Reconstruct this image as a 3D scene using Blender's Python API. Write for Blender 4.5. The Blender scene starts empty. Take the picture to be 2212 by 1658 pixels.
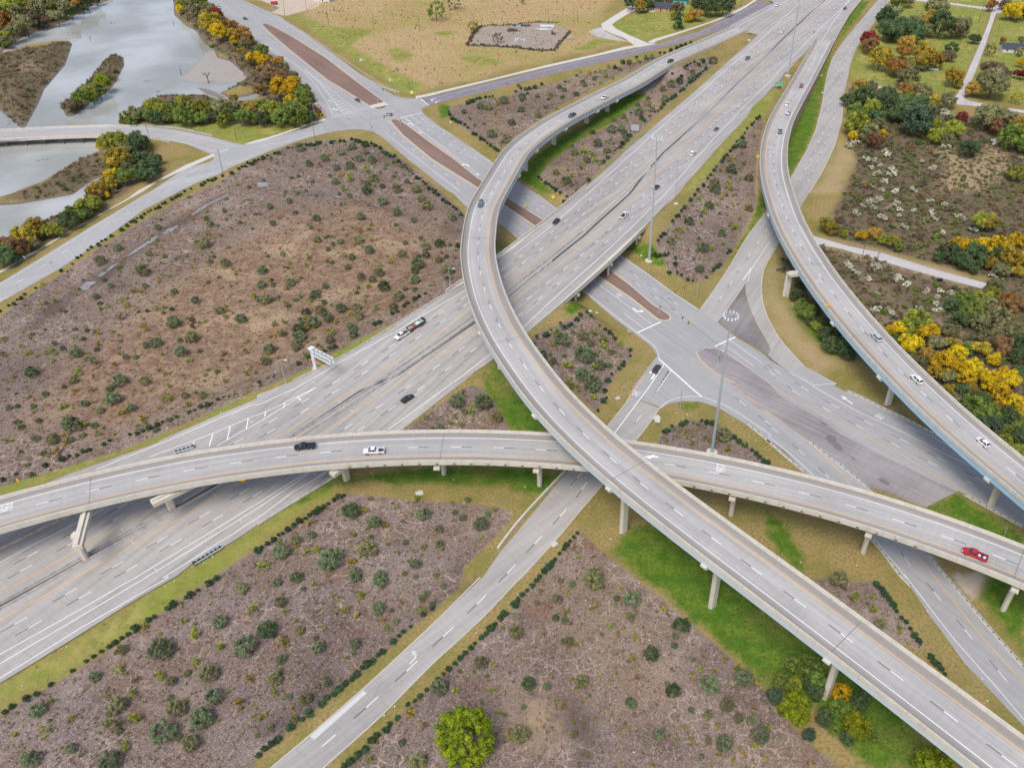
import bpy, math, random
import numpy as np
from mathutils import Vector, Matrix, geometry
R = math.radians
rnd = random.Random(7)
sc = bpy.context.scene
COL = sc.collection
# ------------------------------------------------------------------ survey
# camera solved from lane-dash spacing (12.19 m) and vertical masts
F, TH, RO, CH, PX, PY = 1848.392, R(38.345), R(-.409), 179.234, 1246.456, 829.0
TS = dict(a=0, b=900, c=1800, d=2686); TR = {'1': 0, '2': 675, '3': 1350, '4': 2013}
def tile(t, x, y):
    if t == 'V': return (x, y)
    if t == 'e': return ((2480 + x / 2.4404) / 1.62116, (y / 2.4404) / 1.62116)
    if t == 'f': return ((2200 + x / 2.4404) / 1.62116, (240 + y / 2.4404) / 1.62116)
    return ((TS[t[0]] + x / 2.4567) / 1.62116, (TR[t[1]] + y / 2.4567) / 1.62116)
def uvs(s):
    """'a1 10,20 30,40 b1 5,5' -> survey image points"""
    out = []; t = 'V'
    for w in s.split():
        if ',' in w:
            p = w.split(','); out.append(tile(t, float(p[0]), float(p[1])))
        else: t = w
    return out
def ray(uv):
    u = np.asarray(uv, float).reshape(-1, 2) - [PX, PY]; c, s = math.cos(RO), math.sin(RO)
    x = u[:, 0] * c - u[:, 1] * s; d = u[:, 0] * s + u[:, 1] * c
    return np.stack([x, F * math.cos(TH) - d * math.sin(TH), -F * math.sin(TH) - d * math.cos(TH)], 1)
def at(uv, z=0.0):
    r = ray(uv); z = np.broadcast_to(np.asarray(z, float), (len(r),)); t = (z - CH) / r[:, 2]
    return np.column_stack([r[:, 0] * t, r[:, 1] * t, z])
def at_f(uv, fn, n=14):
    z = np.zeros(len(uv))
    for _ in range(n):
        p = at(uv, z); z = .3 * z + .7 * fn(p[:, 0], p[:, 1])
    p = at(uv, z); return p
def depth(p):
    return p[1] * math.cos(TH) + (CH - p[2]) * math.sin(TH)
# ------------------------------------------------------------------ curves
def resample(p, ds, sm=0):
    p = np.asarray(p, float); s = np.r_[0, np.cumsum(np.linalg.norm(np.diff(p[:, :2], axis=0), axis=1))]
    n = max(2, int(round(s[-1] / ds)) + 1); q = np.linspace(0, s[-1], n)
    o = np.column_stack([np.interp(q, s, p[:, k]) for k in range(p.shape[1])])
    if sm:
        w = int(3 * sm / ds) + 1; k = np.exp(-.5 * (np.arange(-w, w + 1) * ds / sm) ** 2); k /= k.sum()
        a = o[0] + (o[0] - o[1]) * np.arange(w, 0, -1)[:, None]; b = o[-1] + (o[-1] - o[-2]) * np.arange(1, w + 1)[:, None]
        e = np.vstack([a, o, b]); o = np.column_stack([np.convolve(e[:, i], k, 'valid') for i in range(e.shape[1])])
    return o
class Path:
    def __init__(s, pts, ds=2.0, sm=0):
        s.p = resample(pts, ds, sm); d = np.gradient(s.p[:, :2], axis=0); d /= np.linalg.norm(d, axis=1)[:, None]
        s.t = d; s.n = np.column_stack([d[:, 1], -d[:, 0]])       # n points right of travel
        s.s = np.r_[0, np.cumsum(np.linalg.norm(np.diff(s.p[:, :2], axis=0), axis=1))]; s.L = s.s[-1]
    def at(s, q, off=0., dz=0.):
        q = np.atleast_1d(np.asarray(q, float)); o = np.column_stack([np.interp(q, s.s, s.p[:, k]) for k in range(3)])
        n = np.column_stack([np.interp(q, s.s, s.n[:, k]) for k in range(2)]); o[:, :2] += n * off; o[:, 2] += dz; return o
    def dirn(s, q): return np.array([np.interp(q, s.s, s.t[:, k]) for k in range(2)])
    def proj(s, xy):
        d = ((s.p[:, :2] - np.asarray(xy)[:2]) ** 2).sum(1); i = int(d.argmin()); v = np.asarray(xy)[:2] - s.p[i, :2]
        return s.s[i] + float(v @ s.t[i]), float(v @ s.n[i])
def sdf(poly, X, Y):
    """signed distance, negative inside; evaluated near the polygon only"""
    poly = np.asarray(poly)[:, :2]; out = np.full(X.shape, 99.); lo = poly.min(0) - 30; hi = poly.max(0) + 30
    m = (X > lo[0]) & (X < hi[0]) & (Y > lo[1]) & (Y < hi[1]); x = X[m]; y = Y[m]
    if not len(x): return out
    best = np.full(x.shape, 1e9); ins = np.zeros(x.shape, bool)
    for (ax, ay), (bx, by) in zip(poly, np.roll(poly, -1, 0)):
        dx, dy = bx - ax, by - ay; t = np.clip(((x - ax) * dx + (y - ay) * dy) / (dx * dx + dy * dy + 1e-12), 0, 1)
        best = np.minimum(best, (x - ax - t * dx) ** 2 + (y - ay - t * dy) ** 2)
        if ay != by:
            c = ((ay > y) != (by > y)) & (x < (bx - ax) * (y - ay) / (by - ay) + ax); ins ^= c
    d = np.sqrt(best); d[ins] *= -1; out[m] = d; return out
def pdist(path, X, Y):
    p = np.asarray(path)[:, :2]; best = np.full(X.shape, 1e9)
    for (ax, ay), (bx, by) in zip(p[:-1], p[1:]):
        dx, dy = bx - ax, by - ay; t = np.clip(((X - ax) * dx + (Y - ay) * dy) / (dx * dx + dy * dy + 1e-12), 0, 1)
        best = np.minimum(best, (X - ax - t * dx) ** 2 + (Y - ay - t * dy) ** 2)
    return np.sqrt(best)
def sdf_in(poly, x, y):
    return float(sdf(poly, np.array([x]), np.array([y]))[0])
# ------------------------------------------------------------------ lie of the land
ZY = [60, 160, 200, 235, 265, 300, 330, 370, 430, 500, 600, 720, 4000]; ZZ = [.8, 1, 2, 5, 7, 7.5, 7.2, 5.8, 3.6, 2, 1.2, 1, 1]
_yt = np.arange(-60., 4000.); _zt = np.interp(_yt, ZY, ZZ); _k = np.exp(-.5 * (np.arange(-40, 41) / 13.) ** 2); _k /= _k.sum(); _zt = np.convolve(np.pad(_zt, 40, 'edge'), _k, 'valid')
def zF(x, y): return np.interp(y, _yt, _zt)
YA = at_f(uvs('a4 0,150 a3 230,1658 740,1370 1640,900 b3 180,440 890,10 b2 1840,1030 c2 0,745 850,50 f 20,952 280,695 560,430 800,220 1020,0 e 400,520 640,290 955,0'), zF)
YB = at_f(uvs('a4 0,375 690,0 a3 1350,1240 2050,850 b3 540,410 1170,10 b2 1900,1155 c2 0,925 700,390 1040,0 f 400,735 700,435 900,230 1130,0 e 500,540 800,260 1045,0'), zF)
_y = np.linspace(137, 708, 120)
_c = np.column_stack([(np.interp(_y, YA[:, 1], YA[:, 0]) + np.interp(_y, YB[:, 1], YB[:, 0])) / 2, _y])
_c = resample(_c, 3, 16); d0 = _c[0] - _c[8]; d1 = _c[-1] - _c[-9]
_c = np.vstack([_c[0] + d0 * 5, _c, _c[-1] + d1 * 22])
FC = Path(np.column_stack([_c, zF(0, _c[:, 1])]), 3)
FC.p[:, 2] = zF(0, FC.p[:, 1])
def f_off(X, Y):
    x = np.interp(Y, FC.p[:, 1], FC.p[:, 0]); c = np.interp(Y, FC.p[:, 1], FC.t[:, 1]); return (X - x) * c
# ramps: centre line (dash line) with heights
def zpts(s, z):
    u = uvs(s); assert len(u) == len(z), (len(u), len(z)); return at(u, z)
R1 = Path(zpts('V 1690,-30 c1 2211,115 2000,225 1750,338 1500,445 1300,533 1020,710 820,805 610,915 405,1022 205,1150 20,1300 b2 1940,140 1893,490 1905,625 1978,925 2130,1245 c3 268,80 645,467 1150,890 1762,1352 2115,1610 d4 700,548 1585,1215 2082,1595 2600,1990 3400,2600',
        [1., 1.05, 1.1, 2.4, 4.4, 5.9, 8.2, 9.5, 10.5, 11.5, 12.5, 14, 17, 19.5, 20.2, 21.3, 22, 22.4, 22.5, 22.7, 22.8, 22.6, 22.3, 21.8, 21.5, 21, 20.5]), 2, 9)
R2 = Path(zpts('d4 3400,600 d3 2900,1850 2170,1538 1740,1365 1322,1220 915,1085 520,970 c3 2130,830 1740,745 1370,680 900,605 460,560 b3 1945,523 1580,524 1207,531 845,548 465,577 a3 1900,675 1510,740 1090,830 655,930 220,1045 -150,1150 -900,1380',
        [17, 16.7, 16.3, 16, 15.7, 15.4, 15.1, 14.8, 14.6, 14.4, 14.2, 14.1, 14, 14, 14, 14, 13.9, 13.8, 13.8, 13.8, 13.8, 13.8, 13.7, 13.5]), 2, 9)
R3 = Path(zpts('d3 4200,2450 2700,1220 1870,540 1600,310 1345,70 d2 1170,1550 990,1370 690,1025 460,725 290,455 168,220 100,0 d1 70,1560 50,1390 65,1220 118,1040 215,865 310,700 487,370 650,90 720,0 V 1860,-60',
        [15.8, 15.5, 15.2, 15, 14.9, 14.8, 14.6, 14.2, 13.7, 13.1, 12.3, 11.6, 11.2, 10.4, 9.6, 8.3, 6.6, 4.9, 2.0, 1.25, 1.1, 1.1]), 2, 9)
CROSS = np.vstack([at(uvs('V 575,55'))[0] + (at(uvs('V 575,55'))[0] - at(uvs('V 810,225'))[0]) * 2, at(uvs('V 575,55 810,225 850,265 1030,400 1130,470 1310,590 1440,690 1600,830 1900,1010'))])
NFR = at(uvs('b1 1500,880 2211,710 c1 500,570 1100,430 1500,310 1850,190 2211,40'))
i_ab = int(np.argmin(abs(R1.s - R1.proj(at(uvs('c1 1290,560'), 6.2)[0])[0])))   # R1 abutment
WATER = [at(uvs(s), -4.) for s in (
 'a1 205,1120 330,890 380,770 560,560 622,380 590,352 430,375 240,400 120,440 30,470 20,440 180,330 400,240 560,190 640,140 800,50 980,-10 1240,-150 1490,-20 1500,130 1600,220 1690,270 1760,380 1835,420 1870,500 1990,530 2060,600 2130,660 2090,700 1990,760 1890,800 1980,850 2120,830 2260,790 2270,830 2120,870 1990,890 1860,850 1800,830 1640,830 1500,830 1310,850 1240,900 1100,1000 1025,1065 940,1130 860,1180 850,1300 720,1350 600,1415 480,1490 370,1560 200,1620 100,1665 a2 60,15 0,35 -200,90 -200,-900',
 'a2 -120,130 0,108 150,100 330,70 630,15 700,-40 a1 820,1540 870,1525 880,1570 800,1640 a2 735,20 700,90 560,180 400,235 300,250 210,290 60,400 -20,450 -120,500')]
ISLE = [at(uvs(s), -3.4) for s in (
 'a1 555,975 540,900 640,800 760,680 830,600 880,530 930,480 1000,468 1060,485 1065,560 1020,640 1000,690 960,745 880,810 800,860 720,920 640,985 580,1000',)]
def gz(X, Y):
    X = np.asarray(X, float); Y = np.asarray(Y, float); sh = X.shape; X = X.ravel(); Y = Y.ravel()
    off = f_off(X, Y); h = zF(X, Y) - .14 - np.maximum(0, np.abs(off) - 22 - 8 * ((off < 0) & (Y < 240)) * np.clip((250 - Y) / 40, 0, 1)) / 4
    k = R1.p[:i_ab + 1:4]; d2 = np.full(X.shape, 1e9); zz = np.zeros(X.shape)
    m = (Y > 380) & (X > -90) & (X < 320)
    for q in k:
        e = np.full(X.shape, 1e9); e[m] = (X[m] - q[0]) ** 2 + (Y[m] - q[1]) ** 2; b = e < d2; d2[b] = e[b]; zz[b] = q[2]
    h = np.maximum(h, zz - .25 - np.maximum(0, np.sqrt(d2) - 7.5) / 2.2)
    h = np.minimum(h, np.maximum(0, (pdist(CROSS, X, Y) - 20) / 1.6)); h = np.minimum(h, np.maximum(0, (pdist(NFR, X, Y) - 7) / 2.0))
    h = np.maximum(h, 0)
    w = np.full(X.shape, 99.)
    for p in WATER: w = np.minimum(w, sdf(p, X, Y))
    for p in ISLE: w = np.where(sdf(p, X, Y) < 12, np.maximum(w, -sdf(p, X, Y)), w)
    h = h + np.minimum(0, np.maximum(-1.6, w * .4) - 4 + np.where(w > 0, 0, 0)) * (w < 10)
    return h.reshape(sh)
def atg(s): return at_f(uvs(s) if isinstance(s, str) else s, gz, 8)
# ------------------------------------------------------------------ objects
def link(o, parent=None):
    COL.objects.link(o)
    if parent: o.parent = parent
    return o
def tag(o, label, cat, group=None):
    o['label'] = label; o['category'] = cat
    if group: o['group'] = group
    return o
def empty(name, loc, label, cat, group=None, rz=0.):
    o = bpy.data.objects.new(name, None); o.empty_display_size = .5; o.location = loc; o.rotation_euler = (0, 0, rz); link(o); return tag(o, label, cat, group)
class MB:
    def __init__(s): s.v = []; s.f = []; s.uv = []; s.mi = []
    def add(s, v, f, uv=None, mi=0):
        b = len(s.v); s.v += [tuple(map(float, p)) for p in v]; s.f += [tuple(i + b for i in q) for q in f]; s.mi += [mi] * len(f)
        s.uv += [tuple(map(float, p)) for p in (uv if uv is not None else [(p[0], p[1]) for p in v])]
    def box(s, c, sz, rz=0., mi=0, tx=1., ty=1.):
        x, y, z = sz[0] / 2, sz[1] / 2, sz[2] / 2; cs, sn = math.cos(rz), math.sin(rz); v = []
        for k in (-1, 1):
            for a, b in ((-1, -1), (1, -1), (1, 1), (-1, 1)):
                px, py = a * x * (tx if k > 0 else 1), b * y * (ty if k > 0 else 1); v.append((c[0] + px * cs - py * sn, c[1] + px * sn + py * cs, c[2] + k * z))
        s.add(v, [(3, 2, 1, 0), (4, 5, 6, 7), (0, 1, 5, 4), (1, 2, 6, 5), (2, 3, 7, 6), (3, 0, 4, 7)], mi=mi)
    def tube(s, a, b, r0, r1=None, n=8, mi=0, cap=True):
        r1 = r0 if r1 is None else r1; a = Vector(a); b = Vector(b); d = (b - a).normalized(); u = d.orthogonal().normalized(); w = d.cross(u); v = []
        for p, r in ((a, r0), (b, r1)):
            for i in range(n):
                t = 2 * math.pi * i / n; v.append(p + u * r * math.cos(t) + w * r * math.sin(t))
        f = [(i, (i + 1) % n, n + (i + 1) % n, n + i) for i in range(n)]
        if cap: f += [tuple(range(n - 1, -1, -1)), tuple(range(n, 2 * n))]
        s.add(v, f, mi=mi)
    def mesh(s, name):
        m = bpy.data.meshes.new(name); m.from_pydata(s.v, [], s.f); u = m.uv_layers.new(name='UVMap')
        li = np.empty(len(m.loops), np.int32); m.loops.foreach_get('vertex_index', li); u.data.foreach_set('uv', np.asarray(s.uv, np.float32)[li].ravel())
        if any(s.mi): m.polygons.foreach_set('material_index', np.asarray(s.mi, np.int32))
        return m
    def obj(s, name, mats, parent=None, kind=None):
        m = s.mesh(name)
        for q in (mats if isinstance(mats, (list, tuple)) else [mats]): m.materials.append(q)
        o = bpy.data.objects.new(name, m); link(o, parent)
        if kind: o['kind'] = kind
        return o
def strip(mb, path_pts, w, dz=.0, zf=None, u0=0.):
    """flat painted strip of width w along world points (Nx3)"""
    p = Path(path_pts, 2.0); s = p.s; a = p.at(s, -w / 2); b = p.at(s, w / 2)
    if zf is not None: a[:, 2] = zf(a[:, 0], a[:, 1]); b[:, 2] = zf(b[:, 0], b[:, 1])
    a[:, 2] += dz; b[:, 2] += dz; n = len(s); v = np.vstack([a, b])
    mb.add(v, [(i, i + n, i + n + 1, i + 1) for i in range(n - 1)], np.column_stack([np.r_[np.full(n, -w / 2), np.full(n, w / 2)], np.r_[s, s]]))
def sweep(mb, path, prof, s0=None, s1=None, ds=2.0, closed=True, cap=True):
    """sweep a cross-section [(off, dz)...] along a path"""
    s0 = 0 if s0 is None else s0; s1 = path.L if s1 is None else s1; q = np.linspace(s0, s1, max(2, int((s1 - s0) / ds) + 1)); m = len(prof); n = len(q)
    V = np.stack([path.at(q, o, z) for o, z in prof], 1).reshape(-1, 3); U = np.stack([np.column_stack([np.full(n, o + z * .7), q]) for o, z in prof], 1).reshape(-1, 2)
    f = []
    for i in range(n - 1):
        for k in range(m if closed else m - 1): a = i * m + k; b = i * m + (k + 1) % m; f.append((a, b, b + m, a + m))
    if cap and closed: f += [tuple(range(m - 1, -1, -1)), tuple(range((n - 1) * m, n * m))]
    mb.add(V, f, U)
def sheet(poly, zf, dz, ang=None, grid=0, name='sheet'):
    """triangulated ground sheet over a 2D polygon, draped on zf"""
    P = np.asarray(poly)[:, :2]; pts = []
    for a, b in zip(P, np.roll(P, -1, 0)):
        L = np.linalg.norm(b - a); n = max(1, int(L / (grid or 12)))
        for i in range(n): pts.append(a + (b - a) * i / n)
    E = [(i, (i + 1) % len(pts)) for i in range(len(pts))]; nb = len(pts)
    if grid:
        lo, hi = P.min(0), P.max(0); gx, gy = np.meshgrid(np.arange(lo[0], hi[0], grid), np.arange(lo[1], hi[1], grid)); d = sdf(P, gx.ravel(), gy.ravel()); k = d < -grid * .35
        pts += list(np.column_stack([gx.ravel()[k], gy.ravel()[k]]))
    vs, es, fs, *_ = geometry.delaunay_2d_cdt([Vector(p) for p in pts], E, [], 1, 1e-4)
    v = np.array([(p.x, p.y) for p in vs]); z = zf(v[:, 0], v[:, 1]) + dz
    fs = [tuple(f) for f in fs]; out = []
    for f in fs:
        a, b, c = v[f[0]], v[f[1]], v[f[2]]; out.append(f if (b[0] - a[0]) * (c[1] - a[1]) - (b[1] - a[1]) * (c[0] - a[0]) > 0 else f[::-1])
    if ang is None:
        e = np.roll(P, -1, 0) - P; i = int((e ** 2).sum(1).argmax()); ang = math.atan2(e[i][0], e[i][1])
    cs, sn = math.cos(ang), math.sin(ang); mb = MB(); mb.add(np.column_stack([v, z]), out, np.column_stack([v[:, 0] * cs - v[:, 1] * sn, v[:, 0] * sn + v[:, 1] * cs])); return mb
flat = lambda x, y: np.zeros(np.shape(x))
def inset(poly, d):
    P = np.asarray(poly)[:, :2]; A = .5 * np.sum(P[:, 0] * np.roll(P[:, 1], -1) - P[:, 1] * np.roll(P[:, 0], -1)); sg = 1 if A > 0 else -1; out = []
    for i in range(len(P)):
        a, b, c = P[i - 1], P[i], P[(i + 1) % len(P)]; e = (b - a) / np.linalg.norm(b - a); g = (c - b) / np.linalg.norm(c - b)
        n1 = np.array([-e[1], e[0]]) * sg; n2 = np.array([-g[1], g[0]]) * sg; m = n1 + n2; m /= max(.5, np.linalg.norm(m)); out.append(b + m * d / max(.5, m @ n1))
    return np.array(out)
# ------------------------------------------------------------------ materials
class NT:
    def __init__(s, name, rough=.9, spec=.25):
        s.m = bpy.data.materials.new(name); s.m.use_nodes = True; s.t = s.m.node_tree; s.N = s.t.nodes; s.b = s.N['Principled BSDF']
        s.b.inputs['Roughness'].default_value = rough; s.b.inputs['Specular IOR Level'].default_value = spec; s._p = None
    def n(s, k, **kw):
        x = s.N.new(k)
        for a, v in kw.items(): setattr(x, a, v)
        return x
    def L(s, a, b): s.t.links.new(a, b)
    def pos(s):
        if s._p is None: s._p = s.n('ShaderNodeNewGeometry').outputs['Position']
        return s._p
    def objco(s): return s.n('ShaderNodeTexCoord').outputs['Object']
    def uv(s): return s.n('ShaderNodeUVMap', uv_map='UVMap').outputs[0]
    def scale(s, v, x, y, z=1.):
        m = s.n('ShaderNodeMapping'); m.inputs['Scale'].default_value = (x, y, z); s.L(v, m.inputs['Vector']); return m.outputs[0]
    def noise(s, v, sc_, det=3., rough=.6, dist=0.):
        x = s.n('ShaderNodeTexNoise'); s.L(v, x.inputs['Vector']); x.inputs['Scale'].default_value = sc_; x.inputs['Detail'].default_value = det; x.inputs['Roughness'].default_value = rough; x.inputs['Distortion'].default_value = dist; return x.outputs['Fac']
    def attr(s, nm): return s.n('ShaderNodeAttribute', attribute_name=nm).outputs['Fac']
    def mathn(s, op, a, b=None, c=None):
        x = s.n('ShaderNodeMath', operation=op)
        for i, v in enumerate((a, b, c)):
            if v is None: continue
            if isinstance(v, (int, float)): x.inputs[i].default_value = v
            else: s.L(v, x.inputs[i])
        return x.outputs[0]
    def rng(s, v, a, b, c=0., d=1., smooth=True):
        x = s.n('ShaderNodeMapRange', interpolation_type='SMOOTHSTEP' if smooth else 'LINEAR'); s.L(v, x.inputs['Value'])
        for k, q in zip(('From Min', 'From Max', 'To Min', 'To Max'), (a, b, c, d)): x.inputs[k].default_value = q
        return x.outputs['Result']
    def col(s, c):
        x = s.n('ShaderNodeRGB'); x.outputs[0].default_value = (*c, 1); return x.outputs[0]
    def mix(s, f, a, b, mode='MIX'):
        x = s.n('ShaderNodeMix', data_type='RGBA', blend_type=mode); 
        if isinstance(f, (int, float)): x.inputs[0].default_value = f
        else: s.L(f, x.inputs[0])
        for q, i in ((a, 6), (b, 7)):
            if isinstance(q, tuple): x.inputs[i].default_value = (*q, 1)
            else: s.L(q, x.inputs[i])
        return x.outputs[2]
    def ramp(s, f, *st):
        x = s.n('ShaderNodeValToRGB'); s.L(f, x.inputs[0]); e = x.color_ramp.elements
        while len(e) < len(st): e.new(.5)
        for q, (p, c) in zip(e, st): q.position = p; q.color = (*c, 1)
        return x.outputs[0]
    def out(s, c, bump=None, bs=.3, bd=.1):
        if isinstance(c, tuple): s.b.inputs['Base Color'].default_value = (*c, 1)
        else: s.L(c, s.b.inputs['Base Color'])
        if bump is not None:
            x = s.n('ShaderNodeBump'); x.inputs['Strength'].default_value = bs; x.inputs['Distance'].default_value = bd; s.L(bump, x.inputs['Height']); s.L(x.outputs[0], s.b.inputs['Normal'])
        return s.m
def plain(name, c, rough=.6, var=.12, sc_=2., spec=.3, metal=0.):
    t = NT(name, rough, spec); t.b.inputs['Metallic'].default_value = metal
    n = t.noise(t.objco(), sc_, 3); lo = tuple(max(0, x * (1 - var)) for x in c); hi = tuple(x * (1 + var) for x in c); return t.out(t.mix(n, lo, hi))
def pavement(name, base, dark, crk=.16, streak=.5, tint=None, joints=0., patch=.3, edge=None):
    """concrete / asphalt: across = UV.x, along = UV.y in metres"""
    t = NT(name, .88, .3); uv = t.uv(); p = t.pos()
    a = t.noise(t.scale(uv, .55, .012), 1., 3, .65); b = t.noise(p, .035, 4, .6); c = t.noise(p, .9, 5, .7); d = t.noise(t.scale(uv, .06, .9), 1., 2, .5)
    v = t.mathn('ADD', t.mathn('MULTIPLY', t.rng(a, .3, .72), streak), t.mathn('MULTIPLY', t.rng(b, .3, .7), patch))
    v = t.mathn('ADD', v, t.mathn('MULTIPLY', t.mathn('SUBTRACT', c, .5), .55)); v = t.mathn('ADD', v, t.mathn('MULTIPLY', t.mathn('SUBTRACT', d, .5), .35))
    col_ = t.mix(t.mathn('MINIMUM', 1., t.mathn('MAXIMUM', 0., v)), base, dark)
    if tint: col_ = t.mix(t.rng(t.noise(p, .06, 3), .45, .7), col_, tint)
    if edge is not None:   # dirt gathered along the gutters
        x = t.n('ShaderNodeSeparateXYZ'); t.L(uv, x.inputs[0]); e = t.mathn('ABSOLUTE', x.outputs[0])
        q = t.rng(t.mathn('ADD', e, t.mathn('MULTIPLY', t.noise(t.scale(uv, .5, .05), 1., 3), 1.6)), edge[0], edge[1]); col_ = t.mix(t.mathn('MULTIPLY', q, edge[2]), col_, edge[3])
    if joints:
        x = t.n('ShaderNodeSeparateXYZ'); t.L(uv, x.inputs[0])
        j = t.mathn('LESS_THAN', t.mathn('PINGPONG', x.outputs[1], joints / 2), .05); col_ = t.mix(t.mathn('MULTIPLY', j, .35), col_, tuple(q * .45 for q in base))
    crack = t.n('ShaderNodeTexVoronoi', feature='DISTANCE_TO_EDGE'); t.L(t.mix(.9, p, t.n('ShaderNodeTexNoise').outputs['Color'], 'ADD'), crack.inputs['Vector']); crack.inputs['Scale'].default_value = .11
    ck = t.mathn('MULTIPLY', t.mathn('LESS_THAN', crack.outputs['Distance'], .004), crk); col_ = t.mix(ck, col_, tuple(q * .5 for q in dark))
    return t.out(col_, c, .15, .02)
M = {}
M['ramp'] = pavement('ramp_concrete', (.475, .458, .435), (.305, .295, .285), streak=.55, joints=0, patch=.42, crk=0., edge=(4.0, 5.9, .72, (.235, .212, .19)))
M['freeway'] = pavement('freeway_concrete', (.445, .42, .395), (.275, .26, .248), streak=.6, joints=4.6, patch=.35)
M['asphalt'] = pavement('street_asphalt', (.385, .38, .375), (.275, .272, .275), streak=.45, patch=.3)
M['asphalt_light'] = pavement('river_road_asphalt', (.425, .422, .42), (.30, .30, .305), streak=.45, patch=.35)
M['asphalt_dark'] = pavement('dark_asphalt', (.235, .215, .245), (.175, .165, .19), streak=.35, patch=.3)
M['conc_road'] = pavement('frontage_concrete', (.44, .415, .39), (.295, .28, .268), streak=.55, joints=4.6, patch=.4)
M['worn_paving'] = pavement('worn_paving', (.39, .36, .355), (.22, .195, .195), streak=.5, patch=.6)
M['dark_paving'] = pavement('dark_paving', (.30, .28, .27), (.16, .148, .142), streak=.4, patch=.8)
M['gravel'] = pavement('gravel_lane', (.55, .53, .52), (.36, .34, .34), streak=.4, patch=.4)
M['brick'] = pavement('stamped_brown_concrete', (.265, .175, .135), (.165, .11, .09), streak=.55, patch=.4)
M['walk'] = plain('sidewalk_concrete', (.55, .53, .475), .9, .12, .3)
M['curb'] = plain('curb_concrete', (.50, .46, .39), .9, .15, .5)
def barrier_mat(name, c, dirt, k=1.):
    t = NT(name, .85, .25); uv = t.uv(); n = t.noise(t.scale(uv, .35, .45), 1., 4, .7); m = t.noise(t.scale(uv, .2, 2.5), 1., 3, .7); x = t.n('ShaderNodeSeparateXYZ'); t.L(uv, x.inputs[0])
    c1 = t.mix(t.rng(n, .35, .75, 0, k), c, dirt); c1 = t.mix(t.rng(m, .62, .78, 0, .5), c1, tuple(q * .6 for q in dirt)); j = t.mathn('LESS_THAN', t.mathn('PINGPONG', x.outputs[1], 7.6), .07)
    return t.out(t.mix(t.mathn('MULTIPLY', j, .5), c1, tuple(q * .5 for q in dirt)), n, .1, .02)
M['barrier'] = barrier_mat('barrier_concrete', (.60, .57, .50), (.46, .43, .37), .75)
M['barrier_grey'] = barrier_mat('weathered_barrier_concrete', (.50, .475, .44), (.32, .30, .28))
M['pier'] = plain('pier_concrete', (.58, .54, .46), .9, .14, .5)
M['girder_tan'] = barrier_mat('girder_concrete', (.55, .51, .42), (.40, .36, .29), .7)
M['girder_blue'] = plain('girder_blue_paint', (.36, .55, .70), .5, .1, .3)
M['girder_pale'] = plain('girder_pale_paint', (.50, .58, .64), .5, .1, .3)
M['white'] = plain('white_road_paint', (.80, .80, .80), .7, .1, 1.)
M['yellow'] = plain('yellow_road_paint', (.80, .43, .09), .7, .15, .6)
M['faded'] = plain('worn_white_paint', (.56, .56, .55), .8, .12, .8)
M['black'] = plain('black_road_tape', (.045, .05, .06), .8, .2, 1.)
M['dark'] = plain('dark_stain', (.085, .072, .065), .95, .35, .6)
M['joint'] = plain('joint_rubber', (.17, .165, .16), .9, .2, 1.)
M['galv'] = plain('galvanised_steel', (.46, .52, .56), .45, .1, 3., .5, .35)
M['galv_white'] = plain('pale_painted_steel', (.66, .74, .78), .45, .06, 3., .5)
M['wood'] = plain('weathered_timber', (.13, .10, .08), .9, .3, 3.)
M['steel_dark'] = plain('dark_steel', (.035, .038, .045), .5, .2, 3.)
M['lampwhite'] = plain('lamp_housing', (.66, .70, .74), .3, .04)
M['slope'] = plain('slope_paving', (.34, .31, .285), .9, .3, .25)
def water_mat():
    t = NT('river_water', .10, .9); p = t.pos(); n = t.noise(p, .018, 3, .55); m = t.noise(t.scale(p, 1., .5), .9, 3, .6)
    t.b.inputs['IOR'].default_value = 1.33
    return t.out(t.mix(t.rng(n, .35, .7), (.30, .305, .275), (.47, .485, .475)), m, .10, .05)  # silty base colour lightened to carry the bright overcast sky's reflection
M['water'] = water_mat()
t = NT('puddle_water', .08, .5); M['puddle'] = t.out((.30, .30, .31))
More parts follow.
